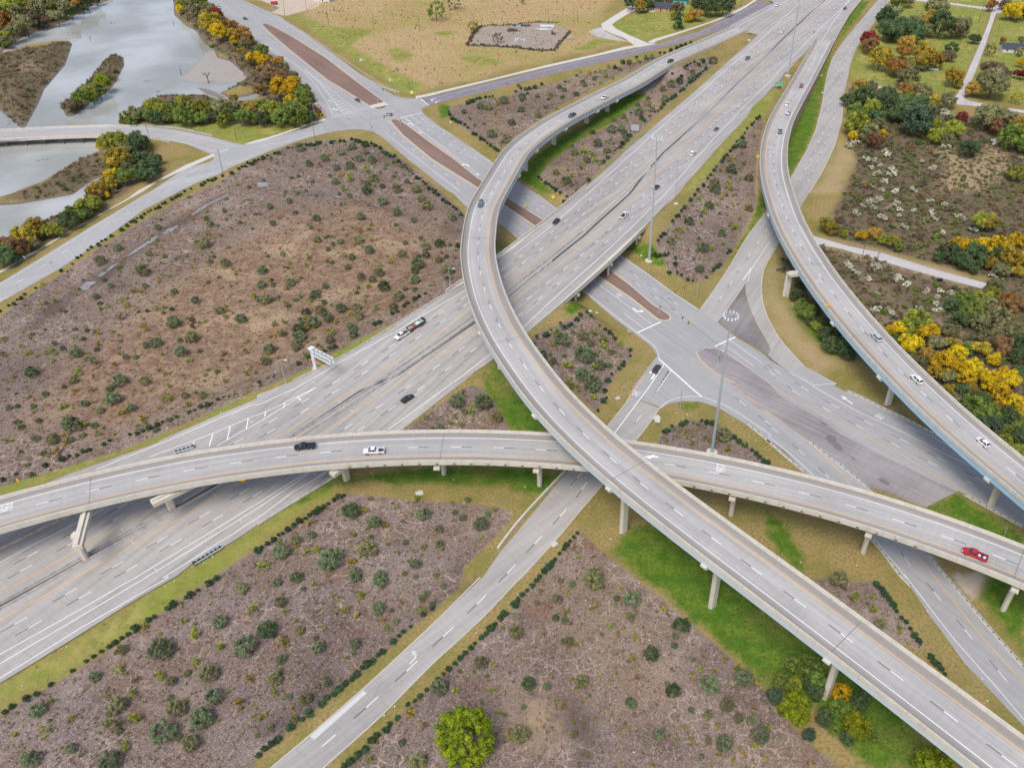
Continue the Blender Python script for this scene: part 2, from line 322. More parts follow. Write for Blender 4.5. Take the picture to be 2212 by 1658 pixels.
def ground_mat():
    t = NT('ground_cover', .95, .15); p = t.pos()
    n1 = t.noise(p, .012, 3, .55); n2 = t.noise(p, .055, 4, .6); n3 = t.noise(p, .26, 4, .65); n4 = t.noise(p, 1.3, 4, .7); n5 = t.noise(p, 4.2, 2, .7)
    st = t.noise(t.scale(p, 1.2, .25), .55, 4, .7)
    j = t.mathn('MULTIPLY', t.mathn('SUBTRACT', n3, .5), 5.); j2 = t.mathn('ADD', j, t.mathn('MULTIPLY', t.mathn('SUBTRACT', n2, .5), 9.))
    def mask(nm, w, jj): return t.rng(t.mathn('ADD', t.attr(nm), jj), -w, w, 1., 0.)
    # verge grass: straw to olive
    verge = t.mix(t.rng(n2, .38, .62), (.36, .27, .115), (.24, .215, .06)); verge = t.mix(t.rng(n3, .45, .75), verge, (.37, .245, .11)); verge = t.mix(t.rng(n4, .35, .75), verge, (.165, .14, .045), 'MIX')
    # open field: tan straw with green sweeps
    fld = t.mix(t.rng(n1, .42, .58), (.43, .32, .165), (.345, .29, .105)); fld = t.mix(t.rng(n2, .45, .7), fld, (.42, .275, .145)); fld = t.mix(t.rng(st, .5, .7), fld, (.27, .17, .08)); fld = t.mix(t.rng(n4, .5, .8), fld, (.22, .16, .08))
    lawn = t.mix(t.rng(n2, .38, .65), (.235, .26, .052), (.36, .315, .10)); lawn = t.mix(t.rng(n3, .4, .7), lawn, (.165, .205, .034)); lawn = t.mix(t.rng(n4, .45, .8), lawn, (.20, .20, .06))
    grn = t.mix(t.rng(n3, .35, .68), (.070, .155, .015), (.155, .225, .026)); grn = t.mix(t.mathn('MULTIPLY', t.rng(n2, .50, .72), .7), grn, (.23, .19, .06)); grn = t.mix(t.rng(n4, .4, .75), grn, (.05, .10, .012))
    # mulch beds: purplish grey chips, rusty and dark patches, pale dead stalks
    mu = t.mix(t.rng(n2, .36, .66), (.235, .182, .165), (.20, .142, .108)); mu = t.mix(t.rng(n1, .46, .62), mu, (.27, .20, .145)); mu = t.mix(t.mathn('MULTIPLY', t.rng(n3, .50, .72), .75), mu, (.115, .088, .080)); nb_ = t.noise(p, .028, 5, .68, .6); mu = t.mix(t.rng(nb_, .50, .66, 0, .62), mu, (.095, .070, .066)); mu = t.mix(t.rng(nb_, .47, .33, 0, .6), mu, (.40, .315, .265))
    mu = t.mix(t.rng(n4, .50, .70, 0, .85), mu, (.43, .345, .295)); mu = t.mix(t.rng(n5, .48, .64, 0, .72), mu, (.062, .046, .042)); mu = t.mix(t.rng(st, .58, .70, 0, .6), mu, (.48, .39, .31)); n6 = t.noise(p, 2.3, 3, .7); mu = t.mix(t.rng(n6, .55, .68, 0, .8), mu, (.085, .062, .055)); mu = t.mix(t.rng(n6, .44, .34, 0, .6), mu, (.50, .41, .35)); vo = t.n('ShaderNodeTexVoronoi', feature='DISTANCE_TO_EDGE'); wv = t.n('ShaderNodeTexNoise'); wv.inputs['Scale'].default_value = .5; wv.inputs['Detail'].default_value = 4; t.L(p, wv.inputs['Vector']); t.L(t.mix(1., t.scale(p, .9, 1.2), t.mix(1., wv.outputs['Color'], (4., 4., 4.), 'MULTIPLY'), 'ADD'), vo.inputs['Vector']); vo.inputs['Scale'].default_value = .24; mu = t.mix(t.mathn('MULTIPLY', t.rng(vo.outputs['Distance'], .0, .055, .75, 0.), t.rng(t.noise(p, .04, 2), .47, .6)), mu, (.47, .375, .31))
    mu = t.mix(t.mathn('MULTIPLY', t.rng(t.noise(p, .05, 5, .7), .55, .72), .6), mu, (.20, .088, .045))
    br = t.mix(t.rng(n3, .38, .66), (.185, .128, .088), (.115, .115, .052)); br = t.mix(t.rng(n2, .5, .7), br, (.20, .135, .10)); br = t.mix(t.rng(n4, .45, .75), br, (.062, .045, .032)); br = t.mix(t.rng(n1, .58, .70, 0, .6), br, (.36, .27, .17))
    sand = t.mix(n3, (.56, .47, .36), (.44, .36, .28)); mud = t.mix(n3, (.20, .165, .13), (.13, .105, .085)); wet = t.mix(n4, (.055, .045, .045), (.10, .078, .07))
    c = t.mix(mask('field', 6., j2), verge, fld)
    c = t.mix(mask('lawn', 3., j2), c, lawn); c = t.mix(mask('sand', 1.5, j), c, sand); c = t.mix(mask('brush', 2.5, j2), c, br)
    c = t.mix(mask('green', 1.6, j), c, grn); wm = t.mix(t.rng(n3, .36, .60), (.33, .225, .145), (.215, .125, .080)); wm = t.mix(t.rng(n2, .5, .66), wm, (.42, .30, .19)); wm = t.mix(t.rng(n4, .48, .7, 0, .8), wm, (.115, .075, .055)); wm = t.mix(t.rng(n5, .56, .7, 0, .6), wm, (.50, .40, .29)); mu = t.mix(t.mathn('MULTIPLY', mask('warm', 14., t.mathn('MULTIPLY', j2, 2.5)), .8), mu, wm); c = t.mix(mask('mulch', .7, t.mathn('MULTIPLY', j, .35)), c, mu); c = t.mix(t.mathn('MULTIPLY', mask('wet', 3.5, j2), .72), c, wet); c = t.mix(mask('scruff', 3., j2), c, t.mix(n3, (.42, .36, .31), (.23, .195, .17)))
    c = t.mix(t.mathn('MULTIPLY', mask('straw', 5., t.mathn('MULTIPLY', j2, 1.5)), t.rng(n4, .28, .6, 1., .55)), c, t.mix(n3, (.46, .35, .205), (.34, .26, .14)))
    z = t.n('ShaderNodeSeparateXYZ'); t.L(p, z.inputs[0]); c = t.mix(t.rng(t.mathn('ADD', z.outputs[2], t.mathn('MULTIPLY', n3, .8)), -3.3, -2.6, 1., 0.), c, mud)
    return t.out(c, t.mathn('ADD', n4, t.mathn('MULTIPLY', n5, .6)), .55, .22)
M['ground'] = ground_mat()
def leaf_mat(name, dark, light, hot=None):
    t = NT(name, .75, .2); a = t.attr('tone'); n = t.noise(t.objco(), 3.5, 3, .6)
    c = t.mix(t.mathn('MINIMUM', 1., t.mathn('MAXIMUM', 0., t.mathn('ADD', a, t.mathn('MULTIPLY', t.mathn('SUBTRACT', n, .5), .9)))), dark, light)
    if hot: c = t.mix(t.mathn('MULTIPLY', t.rng(n, .52, .68), t.rng(a, .3, .8)), c, hot)
    inf = t.n('ShaderNodeObjectInfo'); h = t.n('ShaderNodeHueSaturation'); t.L(c, h.inputs['Color']); t.L(t.rng(inf.outputs['Random'], 0, 1, .75, 1.25, False), h.inputs['Value']); t.L(t.rng(inf.outputs['Random'], 0, 1, .485, .515, False), h.inputs['Hue'])
    return t.out(h.outputs[0])
LEAF = dict(
 hedge=leaf_mat('hedge_leaf', (.022, .050, .022), (.062, .118, .050)), oak=leaf_mat('oak_leaf', (.078, .102, .050), (.215, .26, .130)), dark=leaf_mat('dark_oak_leaf', (.036, .062, .026), (.115, .160, .058)),
 pine=leaf_mat('sapling_leaf', (.120, .165, .020), (.37, .42, .050), (.48, .30, .03)), olive=leaf_mat('olive_leaf', (.115, .118, .050), (.275, .265, .120)), lime=leaf_mat('lime_leaf', (.075, .105, .005), (.27, .31, .010)),
 green=leaf_mat('green_leaf', (.065, .105, .020), (.20, .255, .045)), yg=leaf_mat('yellow_green_leaf', (.115, .135, .020), (.33, .33, .040)), yellow=leaf_mat('yellow_leaf', (.26, .19, .008), (.74, .49, .010), (.80, .40, .008)),
 gold=leaf_mat('gold_leaf', (.16, .125, .022), (.46, .32, .030), (.60, .38, .02)), orange=leaf_mat('orange_leaf', (.17, .095, .024), (.46, .25, .050)), rust=leaf_mat('rust_leaf', (.11, .062, .030), (.28, .155, .065)),
 red=leaf_mat('red_leaf', (.10, .014, .016), (.33, .045, .045)), brown=leaf_mat('brown_leaf', (.085, .066, .042), (.22, .165, .095)), teal=leaf_mat('teal_leaf', (.032, .062, .036), (.10, .155, .085)),
 cream=leaf_mat('cream_flower', (.22, .225, .15), (.74, .71, .56)), straw=leaf_mat('straw_leaf', (.30, .22, .11), (.52, .40, .21)), weed=leaf_mat('dead_weed', (.13, .075, .045), (.36, .245, .16)))
t = NT('bark', .9); M['bark'] = t.out(t.mix(t.noise(t.objco(), 6, 3), (.10, .075, .055), (.20, .16, .125)))
# ------------------------------------------------------------------ the ground sheet
MULCH = {k: v for k, v in dict(
 west='V 0,685 60,640 130,593 215,535 300,482 390,430 480,388 560,340 600,325 640,310 690,302 770,301 820,315 880,352 940,402 1000,458 1045,520 1040,570 1000,600 960,638 870,690 770,735 680,790 560,842 420,907 280,965 100,1022 0,1052 -150,1100 -200,800',
 north='b1 1650,950 1680,910 1800,890 1950,850 2211,820 c1 0,780 300,725 600,640 850,580 1000,545 1300,465 1545,385 1300,485 900,650 400,910 0,1180 b1 2211,1200 2080,1300 1900,1185 1700,1050',
 middle='c1 205,1525 260,1450 500,1245 800,1090 950,970 1120,840 1230,730 1290,640 1380,580 1480,545 1620,490 1740,490 1755,530 1600,670 1400,840 1200,1020 1000,1210 860,1345 730,1480 560,1658 c2 490,60 440,25 360,-20 ',
 wedge='c1 2115,1000 2150,1060 2110,1250 2080,1440 2075,1658 c2 2090,60 2060,170 2000,280 1880,500 1800,625 1650,745 1480,765 1320,665 1290,560 1215,460 1250,380 1380,235 1480,90 1560,0 c1 1700,1480 1800,1350 2000,1140',
 pocket='c2 140,1270 240,1190 420,1110 620,1040 690,1080 780,1170 870,1240 1000,1340 1020,1400 980,1460 880,1560 800,1658 c3 790,60 760,150 710,235 560,80 400,-60 c2 330,1560 230,1420',
 slip='b3 1250,400 1740,40 1850,-10 1980,60 2080,200 2150,330 2180,420',
 south='b3 690,955 800,930 1050,945 1300,985 1600,1000 2000,1030 2190,1075 2195,1150 1980,1370 1780,1570 b4 1750,90 1530,300 1270,500 1080,680 800,910 560,1110 300,1320 0,1580 a4 2150,1700 -200,1750 -200,1250 0,1215 180,1095 420,965 620,850 820,720 1010,600 1170,480 1340,360 1500,240 1650,150 1850,10',
 centre='c3 555,1225 600,1280 700,1370 830,1480 930,1560 1030,1640 c4 1060,40 1280,210 1500,400 1780,630 2000,840 2120,960 d4 0,1010 60,1150 200,1290 400,1460 620,1660 700,1760 c4 0,1800 b4 720,1700 850,1590 1000,1440 1290,1140 1480,985 1760,715 1980,510 2211,270 c4 60,190 230,20 c3 330,1535 450,1390',
 small='c3 1230,500 1260,425 1330,370 1480,305 1600,290 1740,315 1870,420 2000,510 2130,610 2230,700 d3 200,900 0,850 c3 1700,700 1300,560',
 strip='d4 300,60 500,20 700,60 900,60 990,110 1080,260 1190,380 1270,500 1360,600 1330,650 1100,560 800,340 500,120').items()}
MULCH = {k: atg(v) for k, v in MULCH.items()}
ISLES = None
COVER = dict(
 field=['V 650,30 720,-40 1340,-40 1290,60 1360,90 1100,150 900,200 870,190 780,120', 'V 1640,250 1600,480 1660,520 1700,480'],
 lawn=['c1 2140,830 2211,760 e 500,810 620,690 560,860 480,952 c1 2150,1000 2010,1080 1850,1270 1700,1480 1560,1658 1430,1658 1800,1230', 'b2 1760,765 1420,970 1170,1135 650,1445 310,1600 150,1640 600,1390 1000,1170 1400,925 1640,785', 'a3 2211,90 1900,225 1420,430 930,625 560,760 200,880 0,900 0,830 400,690 800,560 1200,400 1700,210 2100,60', 'b3 640,830 430,900 200,1060 0,1200 a3 1900,1440 1600,1640 a4 1500,20 1100,270 600,590 0,950 0,1100 400,930 800,690 1200,440 1600,160 1850,0 b3 0,1330 200,1200 420,1050 640,930','c1 1090,110 1020,140 900,180 860,215 950,290 1100,350 1250,310 1500,250 1800,110 1950,20 1950,-60 1000,-60', 'd1 1080,20 900,260 790,420 720,560 740,680 1000,720 1300,740 1620,820 1700,640 1830,330 1900,100 1960,-60 1080,-60', 'd1 2050,0 1900,400 1780,640 1760,800 2211,900 2400,900 2400,-60', 'a1 1290,1080 1400,1050 1700,1040 2000,1060 2211,1080 b1 300,1060 470,1045 330,1110 0,1210 a1 2100,1240 1850,1165 1550,1100', 'b1 260,130 420,170 600,220 850,260 1000,290 880,330 800,400 1000,520 1250,640 1420,720 1380,800 1230,790 1100,700 800,480 500,290', 'V 1290,250 1350,330 1400,250', 'b1 790,240 900,245 1000,265 960,310 830,300', 'b1 1130,420 1250,410 1340,470 1300,530 1170,520', 'b1 1530,280 1700,270 1720,300 1560,310', 'c1 100,330 350,330 300,400 60,400', 'c1 480,440 700,340 900,360 700,420', 'b1 590,262 640,265 790,330 740,350 620,290', 'b1 1750,500 2000,480 2100,540 1850,570'],
 green=['b1 1560,900 1640,900 1680,940 1640,1010 1580,1020', 'd1 700,130 790,20 880,10 760,180 640,330 560,470 515,620 480,800 440,980 400,1130 330,1280 210,1500 180,1400 190,1170 350,850 600,380', 'c4 1060,0 1300,150 1500,350 1750,560 2000,790 2211,960 d4 150,1050 420,1130 700,1500 950,1658 1500,1658 1000,1000 480,700 0,280 c4 2211,330 1800,20 c3 1900,1540 1700,1500 1200,1200 960,1240 850,1420', 'c1 30,1520 120,1400 230,1310 400,1180 620,1070 850,880 950,810 1180,820 1050,960 800,1080 520,1240 330,1420 220,1520 300,1610 330,1658 250,1658', 'b3 1950,0 2000,100 2150,340 2300,400 c3 300,380 290,330 150,180 0,0 c2 -60,1658 b2 2060,1420 b3 1960,-100', 'b3 560,850 700,820 720,790 800,800 1000,760 1500,700 2000,690 2211,700 c3 300,760 420,750 250,950 0,900 b3 2100,860 1600,840 1200,850 900,800 740,830 400,1000 300,1010', 'd3 1380,1050 1480,990 1600,930 1690,950 1800,1040 2211,1300 2211,1400 1900,1270', 'd3 2080,1000 d4 2100,30 2211,60 2211,700 2050,450 1850,200', 'd3 0,1060 150,1200 300,1420 330,1600 150,1500 0,1250', 'c2 1150,420 1210,470 1330,600 1280,640 1180,610 950,470', 'c2 420,1000 540,930 640,1000 500,1060', 'c3 1430,160 1580,150 1600,190 1480,220', 'd2 130,900 220,1060 420,1270 600,1420 700,1400 500,1240 330,1100', 'b2 2070,520 2150,420 2211,460 2060,580', 'c2 2110,0 2170,0 2170,130 2060,330 1950,480 1900,560 1870,560 2010,330 2080,150'],
 brush=['V 1835,205 1900,195 2010,215 2060,250 2250,262 2300,960 2212,960 2050,905 1960,850 1880,790 1800,700 1740,610 1755,515 1850,530 2125,625 2140,600 1960,555 1790,510 1800,470 1850,345 1830,290', 'd2 120,560 260,640 330,800 420,960 560,1110 700,1250 800,1380 620,1390 450,1260 330,1080 220,900 200,700 60,690',
  'a1 -200,470 0,460 240,410 430,385 590,360 610,400 550,560 370,770 320,890 200,1110 0,1120 -200,1130', 'a1 -300,410 40,410 180,330 400,235 640,130 800,40 980,-20 980,-200 -300,-200', 'a1 555,975 540,900 640,800 760,680 880,530 1000,468 1060,485 1065,560 1000,690 880,810 720,920 600,990', 'a1 1490,0 1550,150 1690,270 1780,380 1850,440 1990,530 2130,680 1890,800 2211,760 b1 100,900 300,1060 480,1030 560,960 400,700 200,560 0,380 a1 2000,200 1750,0', 'a1 1030,1050 1250,900 1320,830 1480,800 1800,830 1840,870 2211,880 b1 0,880 300,1040 0,1070 a1 1900,1060 1300,1065', 'a2 -40,440 60,395 210,285 400,230 720,60 830,-20 a1 860,1530 820,1540 740,1600 900,1300 950,1190 1250,1220 1380,1390 1400,1480 1100,1620 a2 900,120 600,300 200,520 0,620 -100,640', 'a1 850,1310 600,1420 370,1570 100,1665 a2 60,20 0,60 300,80 630,10 a1 740,1600 900,1450',],
 warm=['V 60,900 180,760 330,640 480,540 640,470 780,440 900,500 960,590 880,660 760,710 660,770 540,820 380,880 200,950', 'c4 80,1200 250,1190 260,1310 90,1340', 'c1 1230,850 1330,840 1300,960 1180,1000', 'b1 2000,970 2060,980 2180,1190 2100,1250'],
 scruff=['b1 1815,392 1850,310 1925,235 2100,222 c1 30,212 260,200 480,262 480,300 340,440 100,425 0,412'],
 sand=['b1 -60,-30 640,-30 500,70 360,110 240,140 120,110 200,70', 'c1 40,270 250,240 420,270 380,300 160,310', 'd3 1370,1420 d4 1560,0 1800,-20 1900,20 1760,210', 'b1 1990,980 2040,980 2090,1100 2180,1190 2160,1230 2000,1100'],
 straw=['d1 1350,1260 1500,1240 1660,1330 1830,1330 1900,1260 2040,1300 2050,1440 1900,1640 1500,1640 1480,1540 1600,1420', 'd1 620,1230 700,1290 740,1390 580,1658 400,1658 500,1480', 'd2 380,330 560,410 800,460 1000,500 1300,590 1700,720 1680,800 1200,670 800,560 460,450', 'd2 0,620 100,640 90,800 200,1000 360,1300 600,1500 420,1520 200,1330 60,1130 0,900', 'c4 100,1230 200,1190 240,1300 150,1350'],
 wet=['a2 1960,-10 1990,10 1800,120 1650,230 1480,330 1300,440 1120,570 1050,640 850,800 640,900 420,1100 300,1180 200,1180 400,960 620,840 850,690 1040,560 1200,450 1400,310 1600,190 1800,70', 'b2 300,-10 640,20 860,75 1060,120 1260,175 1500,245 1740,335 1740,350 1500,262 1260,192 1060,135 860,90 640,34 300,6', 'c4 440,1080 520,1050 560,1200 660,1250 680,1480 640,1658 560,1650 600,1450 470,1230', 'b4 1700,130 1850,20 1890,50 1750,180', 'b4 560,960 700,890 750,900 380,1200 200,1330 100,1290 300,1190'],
)
def build_ground():
    gx = np.r_[-4000, -2500, -1600, -1000, -760, -620, np.arange(-540, 470, 1.9), 520, 640, 900, 1500, 2500, 4000]; gy = np.r_[-3000, -1200, -400, -100, 0, 40, np.arange(60, 330, 1.5), np.arange(330, 800, 2.2), 900, 1100, 1500, 2300, 3500, 6000]
    X, Y = np.meshgrid(gx, gy); Z = gz(X, Y); X = X.ravel(); Y = Y.ravel(); Z = Z.ravel(); nx, ny = len(gx), len(gy)
    i = np.arange((ny - 1) * nx).reshape(ny - 1, nx)[:, :-1].ravel(); f = np.column_stack([i, i + 1, i + nx + 1, i + nx])
    m = bpy.data.meshes.new('ground'); m.vertices.add(len(X)); m.vertices.foreach_set('co', np.column_stack([X, Y, Z]).astype(np.float32).ravel()); m.loops.add(f.size); m.loops.foreach_set('vertex_index', f.astype(np.int32).ravel()); m.polygons.add(len(f)); m.polygons.foreach_set('loop_start', np.arange(0, f.size, 4, dtype=np.int32)); m.polygons.foreach_set('loop_total', np.full(len(f), 4, np.int32)); m.update(calc_edges=True)
    m.polygons.foreach_set('use_smooth', np.ones(len(f), bool))
    lay = {k: [atg(s) for s in v] for k, v in COVER.items()}; lay['mulch'] = list(MULCH.values())
    for k, ps in lay.items():
        d = np.full(X.shape, 60.)
        for p in ps: d = np.minimum(d, sdf(p, X, Y))
        a = m.attributes.new(k, 'FLOAT', 'POINT'); a.data.foreach_set('value', d.astype(np.float32))
    m.materials.append(M['ground']); o = bpy.data.objects.new('ground', m); link(o); o['kind'] = 'structure'; return o
ground = build_ground()
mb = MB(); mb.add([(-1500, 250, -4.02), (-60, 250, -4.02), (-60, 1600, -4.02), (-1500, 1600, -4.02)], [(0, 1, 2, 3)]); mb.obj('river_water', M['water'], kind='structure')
for s in ('a2 680,825 740,770 800,760 830,770 780,800 760,830 720,835', 'a2 840,720 870,690 920,680 880,715', 'a2 910,675 960,630 1020,600 1000,620 940,670', 'a2 1080,550 1160,490 1240,440 1330,375 1360,370 1340,400 1230,470 1150,520', 'a2 1390,350 1450,310 1540,275 1530,295 1480,330 1420,360', 'a2 1640,190 1720,130 1790,90 1960,10 1970,20 1800,105 1700,170 1650,200', 'b2 640,15 720,35 700,45', 'b2 980,95 1060,110 1050,120', 'c2 1370,660 1480,660 1560,630 1560,642 1480,672 1390,672', 'b1 0,1570 90,1572 100,1600 10,1612'):
    sheet(atg(s), gz, .05).obj('puddle', M['puddle'], kind='structure')
# ------------------------------------------------------------------ roads (flat at grade, freeway on its fill)
def road(name, poly, mat, dz=.06, zf=flat, grid=0, ang=None):
    P = at(uvs(poly)) if zf is flat else at_f(uvs(poly), zf)
    return sheet(P, zf, dz, ang, grid).obj(name, M[mat], kind='structure')
street = road('cross_street', 'b1 -900,-330 -450,-150 0,55 200,150 400,290 600,430 900,650 1080,765 1180,822 1235,838 1290,850 1350,852 1420,850 1480,905 1425,935 1415,950 1440,985 1560,1080 1770,1230 1990,1370 2150,1490 c2 395,150 600,300 780,430 920,530 1160,700 1400,880 1600,1005 1680,1060 1745,1110 1900,1235 2060,1335 2211,1430 d2 0,1425 190,1537 320,1490 600,1640 d3 575,0 690,60 900,140 1200,290 1500,450 1800,600 2211,830 2400,930 2400,1330 2211,1225 1950,1070 1700,935 1650,905 1600,930 1480,985 1370,1045 1200,985 1000,900 870,870 1000,990 1200,1210 1370,1420 1550,1640 d4 1700,200 1950,500 2211,800 2400,1020 2400,1560 2211,1300 1900,970 1700,760 1500,480 1400,350 1255,130 1200,40 d3 1060,1480 900,1290 600,980 330,745 150,560 0,455 c3 2211,505 2000,335 1760,190 1600,138 1450,133 1330,155 1250,205 1245,180 1000,95 1010,50 c2 1050,1640 1200,1440 1232,1405 1180,1320 1065,1232 900,1110 770,1002 640,890 570,842 450,740 300,610 100,445 -120,270 b2 1800,120 1690,10 b1 1640,1640 1450,1490 1300,1375 1180,1270 1100,1200 1050,1165 990,1130 900,1115 790,1117 700,1127 590,1147 560,1060 600,1012 590,970 490,855 370,710 270,600 150,480 0,355 -500,20 -900,-230', 'asphalt', ang=R(-37))
riv = road('river_road', 'a2 -300,905 0,775 400,530 800,282 1290,-5 a1 1450,1545 1600,1450 1800,1395 1838,1370 1830,1335 1700,1280 1600,1240 1450,1212 1300,1195 1100,1182 850,1166 400,1183 0,1212 -400,1250 -400,1145 0,1127 400,1105 800,1092 1130,1085 1300,1093 1500,1115 1700,1155 1830,1183 2000,1228 2100,1246 2211,1225 b1 100,1190 330,1130 560,1058 590,1147 470,1178 330,1222 150,1285 0,1347 a1 2000,1435 1880,1500 1700,1570 1530,1655 a2 1230,152 870,420 500,662 0,945 -300,1120', 'asphalt_light', .064, ang=R(57))
nfr = road('north_frontage_road', 'b1 1420,852 1500,830 1700,782 2000,712 2211,664 c1 500,533 1040,420 1230,382 1600,268 1900,128 2080,28 2160,-30 2500,-200 2500,-70 2300,30 2211,92 2000,178 1830,245 1500,352 1100,462 500,602 0,722 b1 2000,785 1750,842 1600,880 1480,908', 'asphalt_dark', .064, ang=R(70))
efr = road('east_frontage_road', 'c2 1600,1008 1720,840 1850,645 2000,385 2190,140 d1 200,1540 340,1300 420,1120 470,920 500,740 520,640 560,510 650,370 800,190 960,0 1130,-200 1290,-200 1060,0 900,230 800,360 740,480 705,600 700,650 690,690 675,765 665,800 640,1050 580,1260 480,1470 365,1655 d2 285,135 150,330 110,425 80,480 0,590 c2 2150,650 2125,800 2140,950 2180,1070 d2 0,1065 70,1200 150,1310 240,1410 320,1490 190,1537 100,1480 0,1390 c2 2190,1300 2100,1150 2030,1000 1995,870 1990,765 1950,835 1850,980 1745,1112', 'conc_road', .062, ang=R(28))
wfr = road('south_frontage_road', 'b4 120,1658 -60,1800 480,1800 570,1658 1040,1240 1480,790 1960,350 2211,80 c3 70,1655 340,1352 530,1122 780,832 920,640 1060,460 1190,290 1250,195 1000,95 940,180 800,355 640,530 460,735 250,990 0,1290 b3 2100,1420 1940,1650 b4 1500,435 920,975 400,1425', 'conc_road', .062, ang=R(44))
road('paved_island', 'c2 1760,1108 1870,940 1985,795 1990,880 2025,1005 2095,1155 2185,1305 2211,1345 d2 0,1415 175,1525 0,1405 c2 2211,1415 2070,1325 1905,1228', 'dark_paving', .10, ang=R(28))
road('paved_median', 'c2 1570,1372 1590,1345 1640,1330 1740,1335 1860,1400 2020,1510 2211,1645 d2 0,1625 d3 100,75 230,160 460,285 640,420 900,560 1200,700 1500,850 1640,908 1560,945 1450,1000 1370,1042 1200,980 1000,905 870,868 700,720 520,590 350,462 200,370 60,255 0,205 c3 2130,215 1990,110 1870,5 c2 1790,1580 1690,1520 1600,1440', 'worn_paving', .075, ang=R(-50))
road('house_driveway', 'c1 1060,412 950,330 850,295 765,255 748,210 840,150 990,60 1010,30 1120,60 1010,105 900,172 842,212 880,250 1000,308 1150,372 1230,380 1100,405', 'walk', .08)
road('dirt_spur', 'c1 640,275 700,250 750,235 790,275 860,310 960,350 1000,365 900,352 760,330 690,305', 'gravel', .05)
road('gravel_lane', 'd1 1985,-60 1972,0 1930,110 1900,210 1830,380 1760,540 1700,680 1645,800 1615,838 1480,838 1470,855 1600,885 1640,900 1750,910 1900,930 2050,955 2300,985 2300,960 2050,930 1900,900 1740,868 1695,845 1740,740 1785,640 1830,520 1875,400 1925,250 1970,120 2040,105 2035,88 2010,85 2030,-60', 'gravel', .05, ang=R(18))
road('gravel_track', 'd1 1270,-10 1280,8 1600,45 1900,88 1935,95 1935,70 1600,28 1300,-15', 'gravel', .055)
road('gravel_track', 'd1 770,700 765,742 940,757 1080,780 1080,758 900,738', 'gravel', .055)
road('side_road', 'd2 330,350 390,368 700,460 1000,520 1500,675 1895,780 1850,826 1500,735 1200,652 900,560 640,482 420,442 350,430', 'gravel', .055, ang=R(-60))
for s, m in (('a2 -200,795 0,695 300,525 600,338 1230,-8 a1 1350,1570 1600,1458 1850,1345 1840,1322 1600,1420 1190,1640 a2 1100,50 620,320 300,500 0,672 -200,770', 'walk'), ('a1 2100,1240 2211,1205 b1 90,1185 330,1108 500,1042 590,1018 585,1040 420,1092 230,1155 60,1215 0,1228 a1 2170,1240', 'walk'),
             ('b1 1360,830 1460,812 1700,755 2000,685 2211,632 c1 300,558 700,470 950,405 1050,392 1055,408 700,488 300,578 0,648 b1 1900,725 1600,798 1480,830 1370,852', 'walk'), ('c1 1150,366 1200,340 1450,268 1700,185 1850,122 2000,45 2080,-10 2110,-10 1990,72 1850,145 1600,232 1400,300 1230,355 1200,375', 'walk')):
    road('sidewalk', s, m, .12)
def fz(x, y): return zF(x, y)
road('south_freeway', 'a4 -400,1080 -150,985 0,928 500,625 1100,250 1530,0 a3 1650,1530 1900,1400 2080,1290 2211,1198 b3 300,1000 720,748 1000,550 1270,362 1500,180 1730,0 b2 1880,1540 2040,1425 2200,1330 c2 170,1152 600,760 1340,85 1420,0 c1 1480,1580 1800,1220 2000,1010 f 1060,330 1269,140 e 660,628 760,520 840,440 880,390 1035,432 1100,312 1150,222 1200,140 1269,55 1330,-20 V 1950,-100 1720,-100 1640,-20 e 560,30 400,105 200,210 170,250 300,275 430,297 200,500 0,680 f 330,400 0,680 c1 820,1430 570,1650 c2 0,475 b2 2060,580 1770,787 1420,985 1170,1150 650,1460 310,1617 b3 0,80 a3 2211,112 1900,240 1420,450 1330,500 930,640 560,770 a3 100,960 -300,1130 -400,1600', 'freeway', .0, fz, 7, ang=R(32)).name = 'freeway'
# ------------------------------------------------------------------ median islands
def island(poly, top='brick', h=.16):
    P = at(uvs(poly))[:, :2]; c = sheet(P, flat, h); n = len(P)
    for i in range(n):
        a, b = P[i], P[(i + 1) % n]; c.add([(*a, 0), (*b, 0), (*b, h), (*a, h)], [(0, 1, 2, 3)], [(0, 0), (1, 0), (1, .2), (0, .2)])
    o = c.obj('median_island', M['curb'], kind='structure'); sheet(inset(P, .55), flat, h + .012, R(-37)).obj('island_paving', M[top], o); return o
island('b1 35,212 55,206 85,205 130,222 300,312 600,502 900,732 1100,880 965,915 780,797 600,690 300,450 100,280')
island('b1 985,932 1060,917 1130,903 1122,922 1085,940 1040,946')
island('b1 1142,1040 1155,1029 1180,1025 1210,1027 1300,1080 1500,1230 1700,1370 1900,1530 c2 0,75 265,240 500,420 730,595 830,665 1000,790 1200,960 1330,1040 1352,1065 1350,1085 1335,1098 1290,1105 1235,1090 1180,1048 1000,905 720,718 500,545 195,302 0,170 b1 1850,1590 1500,1372 1250,1165')
c = MB(); P = at(uvs('b1 965,913 1100,880 1130,902 985,932')); sheet(P, flat, .10).obj('median_crossing', M['walk'], kind='structure')
def curbline(s, w=.35, h=.16, mat='curb', zf=flat):
    m = MB(); P = at_f(uvs(s), zf) if zf is not flat else at(uvs(s)); p = Path(P, 3); sweep(m, p, [(-w / 2, -.1), (-w / 2, h), (w / 2, h), (w / 2, -.1)], ds=4); return m.obj('kerb', M[mat], kind='structure')
curbline('c2 1570,1372 1590,1345 1640,1330 1740,1335 1860,1400 2020,1510 2211,1645'); curbline('c2 1570,1372 1600,1440 1690,1520 1800,1590 1900,1635')
curbline('c2 1745,1112 1850,980 1950,835 1990,765'); curbline('c2 2211,540 2150,650 2125,800 2140,950 2180,1070 d2 0,1065 70,1200 150,1310 240,1410 320,1490')
